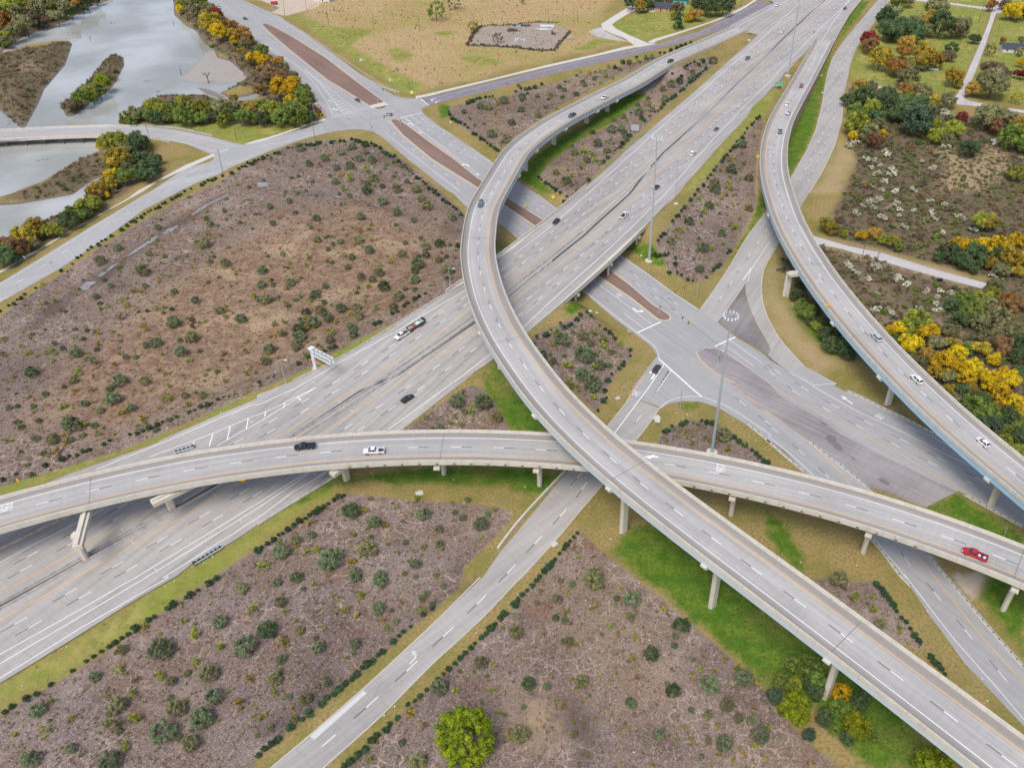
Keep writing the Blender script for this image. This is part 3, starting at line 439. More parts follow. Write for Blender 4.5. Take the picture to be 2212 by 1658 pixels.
curbline('b4 120,1658 400,1425 920,975 1500,435 1920,20'); curbline('b4 570,1658 1040,1240 1480,790 1960,350 2211,80 c3 340,1352 530,1122 780,832'); curbline('c3 1060,460 1190,290 1250,195'); curbline('c3 800,355 940,180 1000,95')
curbline('c2 1600,1008 1720,840 1850,645 2000,385 2180,150'); curbline('d1 365,1658 480,1470 580,1260 640,1050 665,800'); curbline('d1 200,1540 340,1300 420,1120 470,920 500,740 520,640 560,510 650,370 800,190 960,0')
# ------------------------------------------------------------------ painted markings
class Marks:
    def __init__(s, owner, zf=None, dz=.085): s.o = owner; s.zf = zf; s.dz = dz; s.b = {}
    def mb(s, m): return s.b.setdefault(m, MB())
    def P(s, q): u = uvs(q); return at(u) if s.zf is None else at_f(u, s.zf)
    def line(s, q, w=.16, m='white', P=None):
        strip(s.mb(m), s.P(q) if P is None else P, w, s.dz, s.zf)
    def dash(s, q=None, w=.17, m='white', on=3.05, per=12.19, ph=0., tape=False, P=None, off=0., path=None, s0=0, s1=None):
        p = path or Path(s.P(q) if P is None else P, 2.); x = s0 + ph; e = p.L if s1 is None else s1
        while x < e - .5:
            k = np.linspace(x, min(x + on, e), 3); strip(s.mb(m), p.at(k, off), w, s.dz, s.zf)
            if tape: k = np.linspace(x - on, x, 3); strip(s.mb('black'), p.at(np.maximum(k, 0), off), w, s.dz, s.zf)
            x += per
    def poly(s, q, m='white'):
        P = s.P(q); sh = sheet(P[:, :2], s.zf or flat, s.dz); s.mb(m).add(sh.v, sh.f, sh.uv)
    def done(s):
        nm = dict(white='white_marking', yellow='yellow_marking', black='dark_marking', faded='faded_marking', dark='pavement_stain', joint='expansion_joint')
        for k, b in s.b.items(): b.obj(nm[k], M[k], s.o)
def arrow_left(c, d, sz=1.):
    """left-turn arrow polygon, c = world xy, d = travel direction"""
    d = np.array(d) / np.linalg.norm(d); r = np.array([d[1], -d[0]])
    sh = [(.35, -1.2), (.35, .2), (.1, .75), (-.3, .95), (-.3, .55), (-1.15, 1.15), (-.3, 1.85), (-.3, 1.4), (.35, 1.2), (.75, .5), (.75, -1.2)]
    return [np.array(c) + (r * x + d * y) * sz for x, y in sh]
def arrow_straight(c, d, sz=1.):
    d = np.array(d) / np.linalg.norm(d); r = np.array([d[1], -d[0]])
    return [np.array(c) + (r * x + d * y) * sz for x, y in [(-.12, -1.4), (-.12, .5), (-.45, .5), (0, 1.6), (.45, .5), (.12, .5), (.12, -1.4)]]
def put_poly(mk, pts, m='white'):
    sh = sheet(np.array(pts), mk.zf or flat, mk.dz); mk.mb(m).add(sh.v, sh.f, sh.uv)
def text_mesh(txt, size=1.):
    cu = bpy.data.curves.new('lettering', 'FONT'); cu.body = txt; cu.align_x = 'CENTER'; cu.align_y = 'CENTER'; cu.size = size
    o = bpy.data.objects.new('lettering', cu); COL.objects.link(o); bpy.context.view_layer.update(); m = bpy.data.meshes.new_from_object(o.evaluated_get(bpy.context.evaluated_depsgraph_get())); bpy.data.objects.remove(o); return m
def road_text(txt, c, d, h, w, mat, parent, dz=.09):
    m = text_mesh(txt); co = np.empty(len(m.vertices) * 3); m.vertices.foreach_get('co', co); co = co.reshape(-1, 3); e = co.max(0) - co.min(0); d = np.array(d) / np.linalg.norm(d); r = np.array([d[1], -d[0]])
    x = co[:, 0] / e[0] * w; y = co[:, 1] / e[1] * h; q = np.column_stack([c[0] + x * r[0] + y * d[0], c[1] + x * r[1] + y * d[1], np.full(len(x), c[2] + dz)]); m.vertices.foreach_set('co', q.ravel()); m.materials.append(M[mat])
    o = bpy.data.objects.new('road_lettering', m); link(o, parent); return o
k = Marks(street)
for q in ('b1 0,345 150,440 300,535 410,620 520,750 600,880 640,950 648,995', 'b1 410,600 560,735 740,970', 'b1 410,600 620,760 850,940', 'b1 160,130 400,275 700,480 1000,680 1230,830', 'b1 650,995 740,970 960,912', 'b1 610,1018 980,922', 'b1 640,1015 975,932', 'b1 1110,882 1350,842', 'b1 1135,905 1370,852', 'b1 750,1000 755,1015 905,985 880,965 740,995',
          'b1 1100,1140 1300,1300 1500,1455 1740,1640', 'b1 1275,1015 1330,1060', 'b1 1275,1020 1500,1195 1700,1345 1910,1505', 'b1 1330,1000 1410,1062', 'b1 1380,990 1500,1080', 'b1 1600,1110 1800,1240 2010,1395', 'c2 210,20 380,155', 'c2 0,365 55,410', 'c2 590,835 750,960 900,1080 1065,1205 1150,1270 1200,1310 1230,1350 1245,1390 1245,1425', 'c2 680,750 900,915 1190,1138', 'c2 945,1035 1120,1168', 'c2 920,545 1160,710 1400,885 1570,995', 'c2 1800,1300 2065,1490', 'c2 1860,1270 2130,1460',
          'c3 1255,195 1300,150 1370,115 1440,97 1530,92 1620,97 1770,147 1950,245 2211,425 d3 0,425 200,585 400,770', 'd2 600,1640 d3 380,0 780,222 1200,415 1500,572 1820,722', 'd2 195,1545 400,1658', 'd3 1200,345 1400,430 1610,545', 'd3 890,1275 1050,1470 1200,1658', 'd4 1180,-10 1400,280 1600,540 1900,880 2211,1240'): k.line(q)
for q in ('b1 45,215 100,285 300,455 600,697 960,920', 'b1 135,222 300,306 600,495 900,725 1108,880', 'b1 1145,1055 1250,1172 1500,1382 1850,1600', 'b1 1310,1080 1500,1223 1700,1362', 'c2 720,722 1000,912 1240,1098', 'c2 840,663 1010,785', 'c2 0,178 190,306', 'c2 1565,1375 1600,1450 1700,1535 1870,1640', 'c2 1770,1340 1990,1490 2211,1640', 'd3 40,0 230,118 460,242 700,360 900,462 1100,570 1300,682 1500,795 1650,882 1900,1010 2211,1175', 'c3 1870,0 2050,130 2211,265', 'd3 0,218 190,360 380,505 550,660 720,852', 'd3 1240,1400 1460,1658', 'd4 1425,0 1600,215 1800,475 2000,700 2211,930'): k.line(q, .17, 'yellow')
for q in ('b1 1230,1018 1415,972', 'c2 1065,1202 1262,1112', 'c2 1730,1320 1905,1240', 'c2 1245,1428 1500,1655', 'c3 1500,0 1615,97'): k.line(q, .55)
for q in ('b1 200,185 1010,790', 'b1 150,215 880,710 1000,800', 'b1 0,180 100,260 700,720 830,830'): k.dash(q, .16, 'white', 3, 12.19, 2)
for q in ('b1 1400,1010 1700,1215 1930,1400', 'b1 1340,1045 1430,1090 1640,1230 1830,1380', 'b1 1155,1130 1400,1330 1590,1470 1800,1640', 'c2 40,45 210,150', 'c2 90,10 280,140', 'c2 20,330 90,370', 'c2 850,575 950,640 1120,770 1300,890 1480,1010', 'c2 870,640 1060,785 1230,905 1420,1040', 'c2 640,800 830,945', 'c3 1900,100 1990,170 2211,340', 'd3 0,330 190,480 430,690 530,790', 'd3 1145,1425 1230,1540 d4 1390,88 1660,418 1950,775 2211,1090'): k.dash(q, .16, 'white', 3.05, 12.19, 2, True)
for q in ('d2 0,1480 d3 280,0 560,165 850,310 1160,465 1480,625 1810,795 2130,980', 'd2 -30,1490 d3 230,50 510,205 795,355 1100,510 1430,675 1770,845'): k.dash(q, .16, 'white', 3.05, 12.19, 3, True)
for i in range(13):
    a = tile('b1', 505 + 19.5 * i, 690 + 24 * i); b = tile('b1', 520 + 25 * i, 690 + 22.0 * i)
    if i > 1: k.line(None, .3, P=at([a, b]))
def sgn(s): return at(uvs(s))[0][:2]
for s, e in (('b1 1325,1075', 'b1 1290,1045'), ('b1 1800,1425', 'b1 1740,1380')): put_poly(k, arrow_left(sgn(s), sgn(e) - sgn(s), 1.5))
put_poly(k, arrow_left(sgn('c2 1060,1005'), sgn('c2 1120,1055') - sgn('c2 1060,1005'), 1.5)); put_poly(k, arrow_left(sgn('b1 672,938'), sgn('b1 700,975') - sgn('b1 672,938'), 1.4)); put_poly(k, arrow_straight(sgn('d3 690,125'), sgn('d3 640,90') - sgn('d3 690,125'), 1.7))
for c, d in (('c2 900,880', 'c2 945,915'), ('b1 1410,1142', 'b1 1370,1110'), ('b1 1900,1505', 'b1 1850,1465'), ('b1 625,867', 'b1 650,900'), ('d3 970,270', 'd3 930,245')):
    road_text('ONLY', (*sgn(c), 0), sgn(d) - sgn(c), 2.6, 2.3, 'white', street, .087)
k.done()
k = Marks(riv)
k.line('a2 -100,840 100,732 400,550 800,302 1250,15 a1 1500,1560 1750,1425'); k.dash('a2 -60,915 80,818 300,682 500,540 690,415 890,295 1080,188 1270,82 1500,-50 a1 1840,1480 2000,1400 2211,1315 b1 130,1252 310,1200 480,1140 660,1085 850,1035', .16, 'white', 3.05, 12.19, 0)
k.line('a1 -300,1240 0,1205 400,1180 850,1160 1200,1175 1500,1208 1700,1255 1860,1310'); k.line('a1 -300,1150 0,1135 400,1110 900,1095 1250,1105 1500,1135 1800,1205 2020,1260'); k.line('a1 1885,1312 1965,1285', .5)
for d in (0, 9): k.line('a1 -300,%d 0,%d 500,%d 1000,%d 1400,%d 1700,%d 1900,%d' % tuple(x + d for x in (1195, 1168, 1138, 1132, 1160, 1210, 1268)), .12, 'yellow')
k.poly('b1 330,1150 500,1105 590,1140 470,1178 330,1222', 'dark') if False else None
k.done()
k = Marks(nfr)
k.line('b1 1480,855 1800,778 2211,680 c1 500,548 1040,432 1300,372 1600,280 1900,140 2080,40'); k.line('b1 1480,900 1750,836 2211,728 c1 0,712 500,592 1100,452 1500,342 1830,236 2030,150', .16, 'yellow'); k.line('b1 1410,855 1480,908', .45); k.line('b1 1480,888 1700,828')
k.dash('b1 1690,815 1990,750 2211,702 c1 75,678 225,642 370,606 512,572 645,540 775,510 905,480 1025,448 1160,415 1285,387 1400,355 1520,323 1700,258 1900,165', .16, 'white', 3.05, 12.19, 2)
put_poly(k, arrow_left(sgn('b1 1520,858'), sgn('b1 1480,868') - sgn('b1 1520,858'), 1.3)); put_poly(k, arrow_left(sgn('b1 1555,878'), sgn('b1 1515,888') - sgn('b1 1555,878'), 1.3)); k.done()
for q in ('d3 500,450 530,425 590,440 600,480 650,530 655,560 610,565 560,510 520,480', 'd3 700,610 740,615 770,650 740,640', 'd3 950,800 1000,795 1060,840 1040,858 980,830', 'd3 440,300 500,330 515,350 470,330'):
    sheet(at(uvs(q)), flat, .09).obj('worn_patch', M['dark_paving'], kind='structure')
k = Marks(efr)
for q in ('c2 1755,940 1845,805 1925,685 2005,567 2080,455 2150,345 2211,270', 'd1 270,1560 415,1300 500,1080 545,860 570,700 600,570 680,420 800,270 900,150 990,30', 'd1 345,1580 470,1310 540,1150 580,1010 605,880 625,700 660,560 730,410 850,240 960,100'): k.dash(q, .16, 'white', 3.05, 12.19, 2, True)
k.line('c2 2195,420 2100,570 2035,665 2010,770'); k.line('c2 1970,755 2040,650', .3); k.done()
k = Marks(wfr)
k.dash('b4 560,1473 935,1143 1272,840 1580,550 1868,275 2125,15 c3 150,1390 370,1155 565,925 710,700', .2, 'white', 3.6, 12.19, 0, True); k.dash('c3 460,880 535,805 590,745', .18, 'white', 3.6, 12.19, 5, True)
k.line('c3 860,415 1160,15 c2 1290,1480', .3); k.line('c2 1350,1530 c3 1230,50', .22); k.dash('c3 1040,330 1105,240', .16, 'white', 4, 12, 1, True); k.line('c3 990,95 1065,0 c2 1130,1570', .2, 'yellow')
k.poly('b4 455,1385 495,1415 945,1015 915,993', 'faded'); put_poly(k, arrow_left(sgn('b4 1330,715'), sgn('b4 1400,640') - sgn('b4 1330,715'), 1.2), 'faded')
put_poly(k, arrow_left(sgn('c2 1180,1575'), sgn('c2 1235,1500') - sgn('c2 1180,1575'), 1.5)); road_text('ONLY', (*sgn('c3 1052,72'), 0), sgn('c3 1110,0') - sgn('c3 1052,72'), 2.7, 2.5, 'white', wfr, .09)
for i in range(8): k.line('c2 %d,%d %d,%d' % (1330 - 18 * i, 1535 + 30 * i, 1318 - 18 * i, 1560 + 26 * i), .5 - .04 * i, 'dark')
k.done()
# freeway paint
k = Marks(bpy.data.objects['freeway'], fz, .03)
fs0, fs1 = FC.proj((-150, 128))[0], FC.L - 4
for o, m in ((-4.45, 'yellow'), (4.45, 'yellow')): strip(k.mb(m), FC.at(np.arange(fs0 - 10, fs1, 4.), o), .2, .03, fz)
for o, ph in ((-8.1, 3), (-11.8, 6), (8.1, 8), (11.8, 10)): k.dash(path=FC, off=o, s0=fs0, s1=fs1, ph=ph, tape=True, w=.19)
for q in ('b2 1790,840 1200,1190 800,1410 400,1640 b3 380,0 0,170 a3 2211,148 1900,275 1400,490 900,690 830,720', 'b3 510,15 350,90 100,215 a3 2211,250 1830,410 1290,610', 'b3 510,15 350,105 100,265 a3 2211,320 1865,515', 'a3 890,1060 630,1195 300,1360 0,1520 -300,1670', 'a4 -200,800 0,680 600,345 1200,0 a3 1150,1658 1700,1325 2211,1015 b3 210,880 440,742', 'a4 -200,860 0,760 640,385 1290,0 a3 1240,1658 1750,1345 2211,1055 b3 220,910 460,745', 'a4 -200,1000 0,885 700,450 1480,0 a3 1390,1658 1800,1400 2211,1140 b3 300,920 600,740', 'b3 1130,375 1400,180 1650,0 b2 2015,1385 c2 65,1170 360,895 700,590 1000,310 1300,10 f 420,952 700,630 1000,315 1269,50 e 600,610 900,300 1150,65 1200,0',
          'c2 0,535 330,280 c1 650,1655 f 0,755 200,572 400,395 620,205 845,0 e 200,560 400,385 600,195 800,10', 'e 0,355 300,200 590,50 700,-10', 'e 890,560 960,370 1060,200 1210,0', 'e 545,85 790,-60'): k.line(q, .22)
k.line('e 0,415 200,320 400,215 600,110', .18, 'yellow')
for q in ('b3 350,95 380,130', 'b3 240,150 225,195', 'b3 75,225 65,265', 'a3 2135,285 2120,370', 'a3 1980,350 1955,465', 'a3 1830,415 1800,520', 'a3 1670,480 1660,520'): k.line(q, .3)
for i in range(17): # shoulder ticks
    s = fs0 + 40 + i * 24
    for o in (-16.6, -3.2, 3.3, 17.2): strip(k.mb('faded'), np.vstack([FC.at(s, o - .9), FC.at(s, o + .9)]), .2, .03, fz)
P = at_f(uvs('a4 0,270 490,0 a3 720,1500 1500,1070 1800,890 b3 300,430 900,40 b2 1220,1560 1880,1110 c2 0,850 300,610 600,370 1000,5 f 150,890 300,720 480,560 700,360 900,160 1070,0 e 300,665 480,495 640,330 800,180 1000,0'), fz); strip(k.mb('dark'), P, .9, .028, fz)
k.done()
def fedge(name, q, label, prof=((-.30, 0), (-.22, .35), (-.1, .82), (.1, .82), (.22, .35), (.30, 0)), mat='barrier_grey', zf=fz, cat='barrier'):
    m = MB(); P = at_f(uvs(q), zf) if isinstance(q, str) else q; p = Path(P, 3, 5); sweep(m, p, [(a, b - .05) for a, b in prof], ds=3); o = m.obj(name, M[mat]); return tag(o, label, cat)
sB = FC.proj(at_f(uvs('c1 800,1620'), fz)[0])[0]
fedge('median_barrier', FC.at(np.arange(fs0 - 10, sB, 4.), -1.0), 'grey concrete median barrier on the southbound side of the freeway, south of the overpass')
fedge('median_barrier', FC.at(np.arange(fs0 - 10, sB - 70, 4.), 1.0), 'grey concrete median barrier on the northbound side of the freeway, under the wide flyover')
sC = FC.proj(at_f(uvs('c1 1150,1430'), fz)[0])[0]
fedge('median_barrier', FC.at(np.arange(sB - 45, sC, 4.), -.5), 'pale concrete median barrier on the freeway overpass beside a dark stain', mat='barrier', prof=((-.45, 0), (-.3, .4), (-.2, .95), (.2, .95), (.3, .4), (.45, 0)))
fedge('median_barrier', FC.at(np.arange(sC, fs1, 4.), -.4), 'low concrete median barrier along the straight freeway, north of the overpass', prof=((-.3, 0), (-.1, .5), (.1, .5), (.3, 0)))
fedge('roadside_barrier', 'b2 1770,787 1420,985 1170,1150 650,1460 310,1617', 'low weathered concrete barrier between freeway and the large planting bed', prof=((-.3, 0), (-.25, .5), (.15, .5), (.25, 0)))
fedge('roadside_barrier', 'a3 -300,1560 0,1410 300,1265 500,1165 620,1110', 'grey concrete barrier emerging under the wide flyover at left edge')
fedge('roadside_barrier', 'b3 600,830 730,745 1000,550 1270,365', 'pale concrete wall edging the freeway under the wide flyover', mat='barrier')
fedge('roadside_barrier', 'b3 0,1200 250,1040 500,890 640,800', 'pale concrete kerb wall below the wide flyover next to green grass', prof=((-.4, 0), (-.3, .45), (.3, .45), (.4, 0)))
fedge('roadside_barrier', 'b2 1690,1640 1880,1540 2040,1425 c2 100,1215', 'low concrete kerb wall on the freeway edge beside the bright grass', prof=((-.3, 0), (-.25, .4), (.25, .4), (.3, 0)))
fedge('retaining_wall', 'b3 2070,1412 2211,1215 c3 120,1080 300,890 440,740', 'long pale concrete bridge rail beside the south frontage road, under the flyovers', prof=((-.3, 0), (-.25, .95), (.25, .95), (.3, 0)), mat='barrier', zf=flat)
fedge('roadside_barrier', 'e 1040,430 1105,305 1155,215 1205,133 1275,45 1330,-20', 'pale concrete barrier continuing from the right flyover to the top of the freeway', mat='barrier')
# ------------------------------------------------------------------ flyovers
HW = 6.05
BAR = [(0, -.02), (.06, .30), (.16, .95), (.42, .95), (.46, .30), (.46, -.85), (.30, -.85), (.30, -.35), (0, -.35)]
def flyover(path, label, s0, s1, gird, lane_off, ph, joints, white_right, scup=None, gs=None, rev=False):
    mid = path.at((s0 + s1) / 2)[0]; root = empty('flyover_ramp', (mid[0], mid[1], 0), label, 'overpass', None); inv = Vector((-mid[0], -mid[1], 0))
    def fin(mb, name, mat, par=root):
        mb.v = [(p[0] + inv.x, p[1] + inv.y, p[2]) for p in mb.v] if par is root else mb.v; return mb.obj(name, M[mat], par)
    steel = gird[0][2] != 'girder_tan'; BX = [(o, max(z, -.40) if steel else z) for o, z in BAR]
    m = MB(); sweep(m, path, [(-HW, 0), (HW, 0), (HW, -.35), (-HW, -.35)], s0, s1); fin(m, 'deck', 'ramp')
    for sg in (-1, 1):
        m = MB(); sweep(m, path, [(sg * (HW + o), z) for o, z in BX][::sg], s0, s1); b = fin(m, 'barrier', 'barrier')
    ga, gb = gs or (s0, s1)
    for a, b, gm in gird:
        for o in (-4.6, -1.6, 1.6, 4.6):
            m = MB(); w = .55; sweep(m, path, [(o - w, -.36), (o + w, -.36), (o + w * .8, -1.95), (o - w * .8, -1.95)], a, b, 4); fin(m, 'girder', gm)
        for sg in (-1, 1):
            m = MB(); q = sorted([sg * 6.0, sg * 6.34] if steel else [sg * 5.2, sg * 5.5]); z0_, z1_ = (-.41, -2.15) if steel else (-.37, -1.75); sweep(m, path, [(q[0], z0_), (q[1], z0_), (q[1], z1_), (q[0], z1_)], a, b, 4); fin(m, 'edge_girder', gm)
    mk = {}
    def M_(n): return mk.setdefault(n, MB())
    q = np.arange(s0, s1, 2.); wr = 1 if white_right else -1
    strip(M_('white_marking'), path.at(q, 3.75 * wr), .2, .012); strip(M_('yellow_marking'), path.at(q, -3.75 * wr), .2, .012)
    x = s0 + ph
    while x < s1 - 7:
        b = MB(); strip(b, path.at([x, x + 1.5, x + 3.05]), .2, .012); fin(b, 'lane_dash', 'white')
        y = (x + 3.05, x + 6.1) if rev else (x - 3.05, x); b = MB(); strip(b, path.at([y[0], sum(y) / 2, y[1]]), .18, .012); fin(b, 'dark_lane_dash', 'black'); x += 12.19
    for j in joints:
        c = path.at(j)[0]; n = np.append(path.dirn(j), 0); r = np.array([n[1], -n[0], 0]); b = MB(); strip(b, np.array([c - r * HW, c + r * HW]), .16, .016); fin(b, 'expansion_joint', 'joint')
    for n, b in mk.items(): fin(b, n, dict(white_marking='white', yellow_marking='yellow', dark_marking='black', expansion_joint='joint')[n])
    if scup:
        sg, a, b, st = scup; tpl = None; x = a
        while x < b:
            c = path.at(x, sg * (HW + .47), -.42)[0]; d = path.dirn(x)
            if tpl is None:
                m = MB(); m.box((0, 0, 0), (.75, .12, .34)); m.box((0, 0, .0), (.45, .2, .12)); tpl = m.obj('drain_scupper', M['dark'], root); o = tpl
            else: o = tpl.copy(); COL.objects.link(o); o.parent = root
            o.location = (c[0] - mid[0], c[1] - mid[1], c[2]); o.rotation_euler = (0, 0, math.atan2(d[1], d[0])); x += st
    return root, mid
def pier(root, mid, path, base, s=None, w=2.5, t=1.35, cap=(-6.9, 6.9), flare=False, capskew=0., top=None, zg=0.):
    """octagonal column and cross-head under a ramp; base = world xy of the column foot"""
    ss, off = path.proj(base); s = ss if s is None else s; c = path.at(s)[0]; d = path.dirn(s); a = math.atan2(d[1], d[0]) + capskew; zt = c[2] - 1.97
    n = np.array([math.cos(a), math.sin(a)]); r = np.array([n[1], -n[0]]); bx = np.array(base)[:2]
    m = MB(); ch = .42; z0 = zg - .4; z1 = zt - 1.35; pr = [(-w / 2, -t / 2 + ch), (-w / 2 + ch, -t / 2), (w / 2 - ch, -t / 2), (w / 2, -t / 2 + ch), (w / 2, t / 2 - ch), (w / 2 - ch, t / 2), (-w / 2 + ch, t / 2), (-w / 2, t / 2 - ch)]; v = []
    for z, k in ((z0, 1.), (z1 - 1.8, 1.), (z1, 1.25 if flare else 1.)):
        for x, y in pr: p = bx + r * x * k + n * y - mid[:2]; v.append((p[0], p[1], z))
    f = [(i + 8 * l, (i + 1) % 8 + 8 * l, (i + 1) % 8 + 8 * l + 8, i + 8 * l + 8) for l in (0, 1) for i in range(8)] + [tuple(range(16, 24))]; m.add(v, f)
    o = m.obj('pier', M['pier'], root)
    ox = float((bx - c[:2]) @ r); e0 = min(cap[0], ox - w / 2 - .3); e1 = max(cap[1], ox + w / 2 + .3); m = MB(); cc = c[:2] + r * (e0 + e1) / 2 - mid[:2]; hl = (e1 - e0) / 2; v = []
    for x, z in ((-hl, zt - .003), (hl, zt - .003), (hl, zt - .6), (hl - .8, zt - 1.36), (-hl + .8, zt - 1.36), (-hl, zt - .6)):
        for y in (-.85, .85): p = cc + r * x + n * y; v.append((p[0], p[1], z))
    g = [(2 * i, 2 * ((i + 1) % 6), 2 * ((i + 1) % 6) + 1, 2 * i + 1) for i in range(6)] + [(0, 2, 4, 6, 8, 10)[::-1], (1, 3, 5, 7, 9, 11)]; m.add(v, g); m.obj('pier_cap', M['pier'], o)
    if hl > 8: # stem of the inverted-T cap
        m = MB(); p = cc; m.box((p[0], p[1], zt + .35), (hl * 2 - .6, .55, .7), math.atan2(r[1], r[0])); m.obj('cap_stem', M['pier'], o)
def S(path, q, z): return path.proj(at(uvs(q), z)[0])[0]
s_ab1 = R1.s[i_ab]
r1, m1 = flyover(R1, 'long curving flyover ramp sweeping over everything to the lower right corner', S(R1, 'c1 1990,230', 2.7), R1.L - 2, [(s_ab1, R1.L - 2, 'girder_pale')], 0, 5,
    [S(R1, 'c3 962,740', 22.5), S(R1, 'd4 712,500', 22.3), S(R1, 'b2 1890,385', 19), S(R1, 'b2 2075,1280', 22), S(R1, 'c1 330,1065', 12)], True, (-1, s_ab1 + 6, s_ab1 + 130, 3.1))
P1 = at(uvs('c1 622,1060 343,1242 100,1468 b2 2112,62 c3 940,1250 c4 1703,265 d4 505,1040'))
for p in P1: pier(r1, m1, R1, p)
for q in (S(R1, 'b2 2060,1130', 21.8), S(R1, 'c3 330,150', 22.4), S(R1, 'c1 800,815', 9.4)): p = R1.at(q)[0]; pier(r1, m1, R1, p)
r2, m2 = flyover(R2, 'wide lower flyover ramp crossing from left edge to right edge beneath the curving ramp', 2, R2.L - 2, [(S(R2, 'd4 2150,90', 16.3), R2.L - 2, 'girder_tan'), (2, S(R2, 'd4 2150,90', 16.3) - .5, 'girder_blue')], 0, 9,
    [S(R2, 'b3 1592,522', 13.9), S(R2, 'a3 770,965', 13.8), S(R2, 'd3 2165,1538', 16.2)], True, (-1, S(R2, 'd3 1330,1220', 15.7), S(R2, 'b3 690,560', 13.8), 4.9))
for q in ('c3 222,846', 'c3 1868,1098', 'd3 828,1420', 'd4 2035,285', 'b3 1610,748'): pier(r2, m2, R2, at(uvs(q))[0])
def crosshead(q, foot_z, col, e0, e1, w=2.3):
    b = at(uvs(q), foot_z)[0]; s, off = R2.proj(b); pier(r2, m2, R2, b, None, w, 1.4, (e0, e1), capskew=col, zg=foot_z)
def bent(foot, fz_, e0, e1, w=2.2, t=1.4):
    """column beside the deck carrying an inverted-T cap that runs in under the ramp"""
    b = at(uvs(foot), fz_)[0]; zt = R2.at(R2.proj(b)[0])[0][2] - 1.97; A = at(uvs(e0), zt)[0][:2]; B = at(uvs(e1), zt)[0][:2]; u = (B - A) / np.linalg.norm(B - A); v_ = np.array([-u[1], u[0]]); rz = math.atan2(u[1], u[0])
    m = MB(); ch = .4; pr = [(-w / 2, -t / 2 + ch), (-w / 2 + ch, -t / 2), (w / 2 - ch, -t / 2), (w / 2, -t / 2 + ch), (w / 2, t / 2 - ch), (w / 2 - ch, t / 2), (-w / 2 + ch, t / 2), (-w / 2, t / 2 - ch)]; V = []
    for z in (fz_ - .4, zt - 1.3):
        for x, y in pr: p = b[:2] + u * x + v_ * y - m2[:2]; V.append((p[0], p[1], z))
    m.add(V, [(i, (i + 1) % 8, (i + 1) % 8 + 8, i + 8) for i in range(8)] + [tuple(range(8, 16))]); o = m.obj('pier', M['pier'], r2)
    A = A if (b[:2] - A) @ u > w / 2 else b[:2] - u * (w / 2 + .4); B = B if (B - b[:2]) @ u > w / 2 else b[:2] + u * (w / 2 + .4)
    C = (A + B) / 2 - m2[:2]; L = np.linalg.norm(B - A); m = MB(); m.box((C[0], C[1], zt - .66), (L, 2.3, 1.3), rz); m.obj('pier_cap', M['pier'], o); m = MB(); m.box((C[0], C[1], zt + .3), (L - .5, .7, .62), rz); m.obj('cap_stem', M['pier'], o)
bent('a3 745,1490', 1.0, 'a3 660,1380', 'a3 820,760'); bent('a3 1487,1070', 1.0, 'a3 1300,1000', 'a3 2050,640'); bent('b3 772,795', .9, 'b3 640,750', 'b3 900,560')
r3, m3 = flyover(R3, 'right-hand flyover ramp with a blue steel girder, climbing beside the yellow trees', 2, S(R3, 'e 950,345', 1.6), [(2, S(R3, 'd1 112,1130', 8.5), 'girder_blue')], 0, 4,
    [S(R3, 'd2 395,615', 13.4), S(R3, 'd2 210,268', 12.5), S(R3, 'd2 880,1215', 14.4), S(R3, 'd1 130,1010', 8.2), S(R3, 'd1 60,1290', 10)], True, None)
pier(r3, m3, R3, at(uvs('d3 1037,158'))[0], None, 2.4); pier(r3, m3, R3, at(uvs('d2 160,882'))[0], S(R3, 'd2 400,640', 13.5), 2.6, 1.6, (-6.9, 8.5), capskew=.0)
for q in (S(R3, 'd2 120,150', 12), 70, 150): pier(r3, m3, R3, R3.at(q)[0])
def skirt(path, a, b, root, mid, mat, zfun, name, offs=(-HW - .3, HW + .3)):
    for o in offs:
        q = np.arange(a, b, 2.); p = path.at(q, o, -.36); t_ = path.at(q, o * .97, -.36); n = len(q); z = np.minimum(zfun(p[:, 0], p[:, 1]) - .3, p[:, 2] - .05); V = np.vstack([p, np.column_stack([p[:, :2], z]), t_, np.column_stack([t_[:, :2], z])]); V[:, :2] -= mid[:2]; m = MB()
        f = [(i, i + 1, i + 1 + n, i + n) for i in range(n - 1)] + [(i + 2 * n, i + 3 * n, i + 1 + 3 * n, i + 1 + 2 * n) for i in range(n - 1)] + [(i, i + 2 * n, i + 2 * n + 1, i + 1) for i in range(n - 1)] + [(i + n, i + n + 1, i + 3 * n + 1, i + 3 * n) for i in range(n - 1)] + [(0, n, 3 * n, 2 * n), (n - 1, 3 * n - 1, 4 * n - 1, 2 * n - 1)][0:0]; m.add(V, f, np.column_stack([np.r_[p[:, 2], z, p[:, 2], z], np.r_[q, q, q, q]])); m.obj(name, M[mat], root)
t = NT('panel_wall', .9); br = t.n('ShaderNodeTexBrick'); t.L(t.scale(t.uv(), 1., 1.), br.inputs['Vector']); br.inputs['Scale'].default_value = .6; br.inputs['Color1'].default_value = (.34, .18, .13, 1); br.inputs['Color2'].default_value = (.40, .26, .20, 1); br.inputs['Mortar'].default_value = (.5, .47, .42, 1); M['panel'] = t.out(br.outputs[0])
skirt(R3, S(R3, 'd1 105,1150', 8.6), S(R3, 'e 950,345', 1.6), r3, m3, 'panel', lambda x, y: np.minimum(gz(x, y), 0), 'retaining_wall')
skirt(R1, S(R1, 'c1 1990,230', 2.7), s_ab1 + 1, r1, m1, 'girder_tan', lambda x, y: gz(x, y) - .4, 'fill_wall')
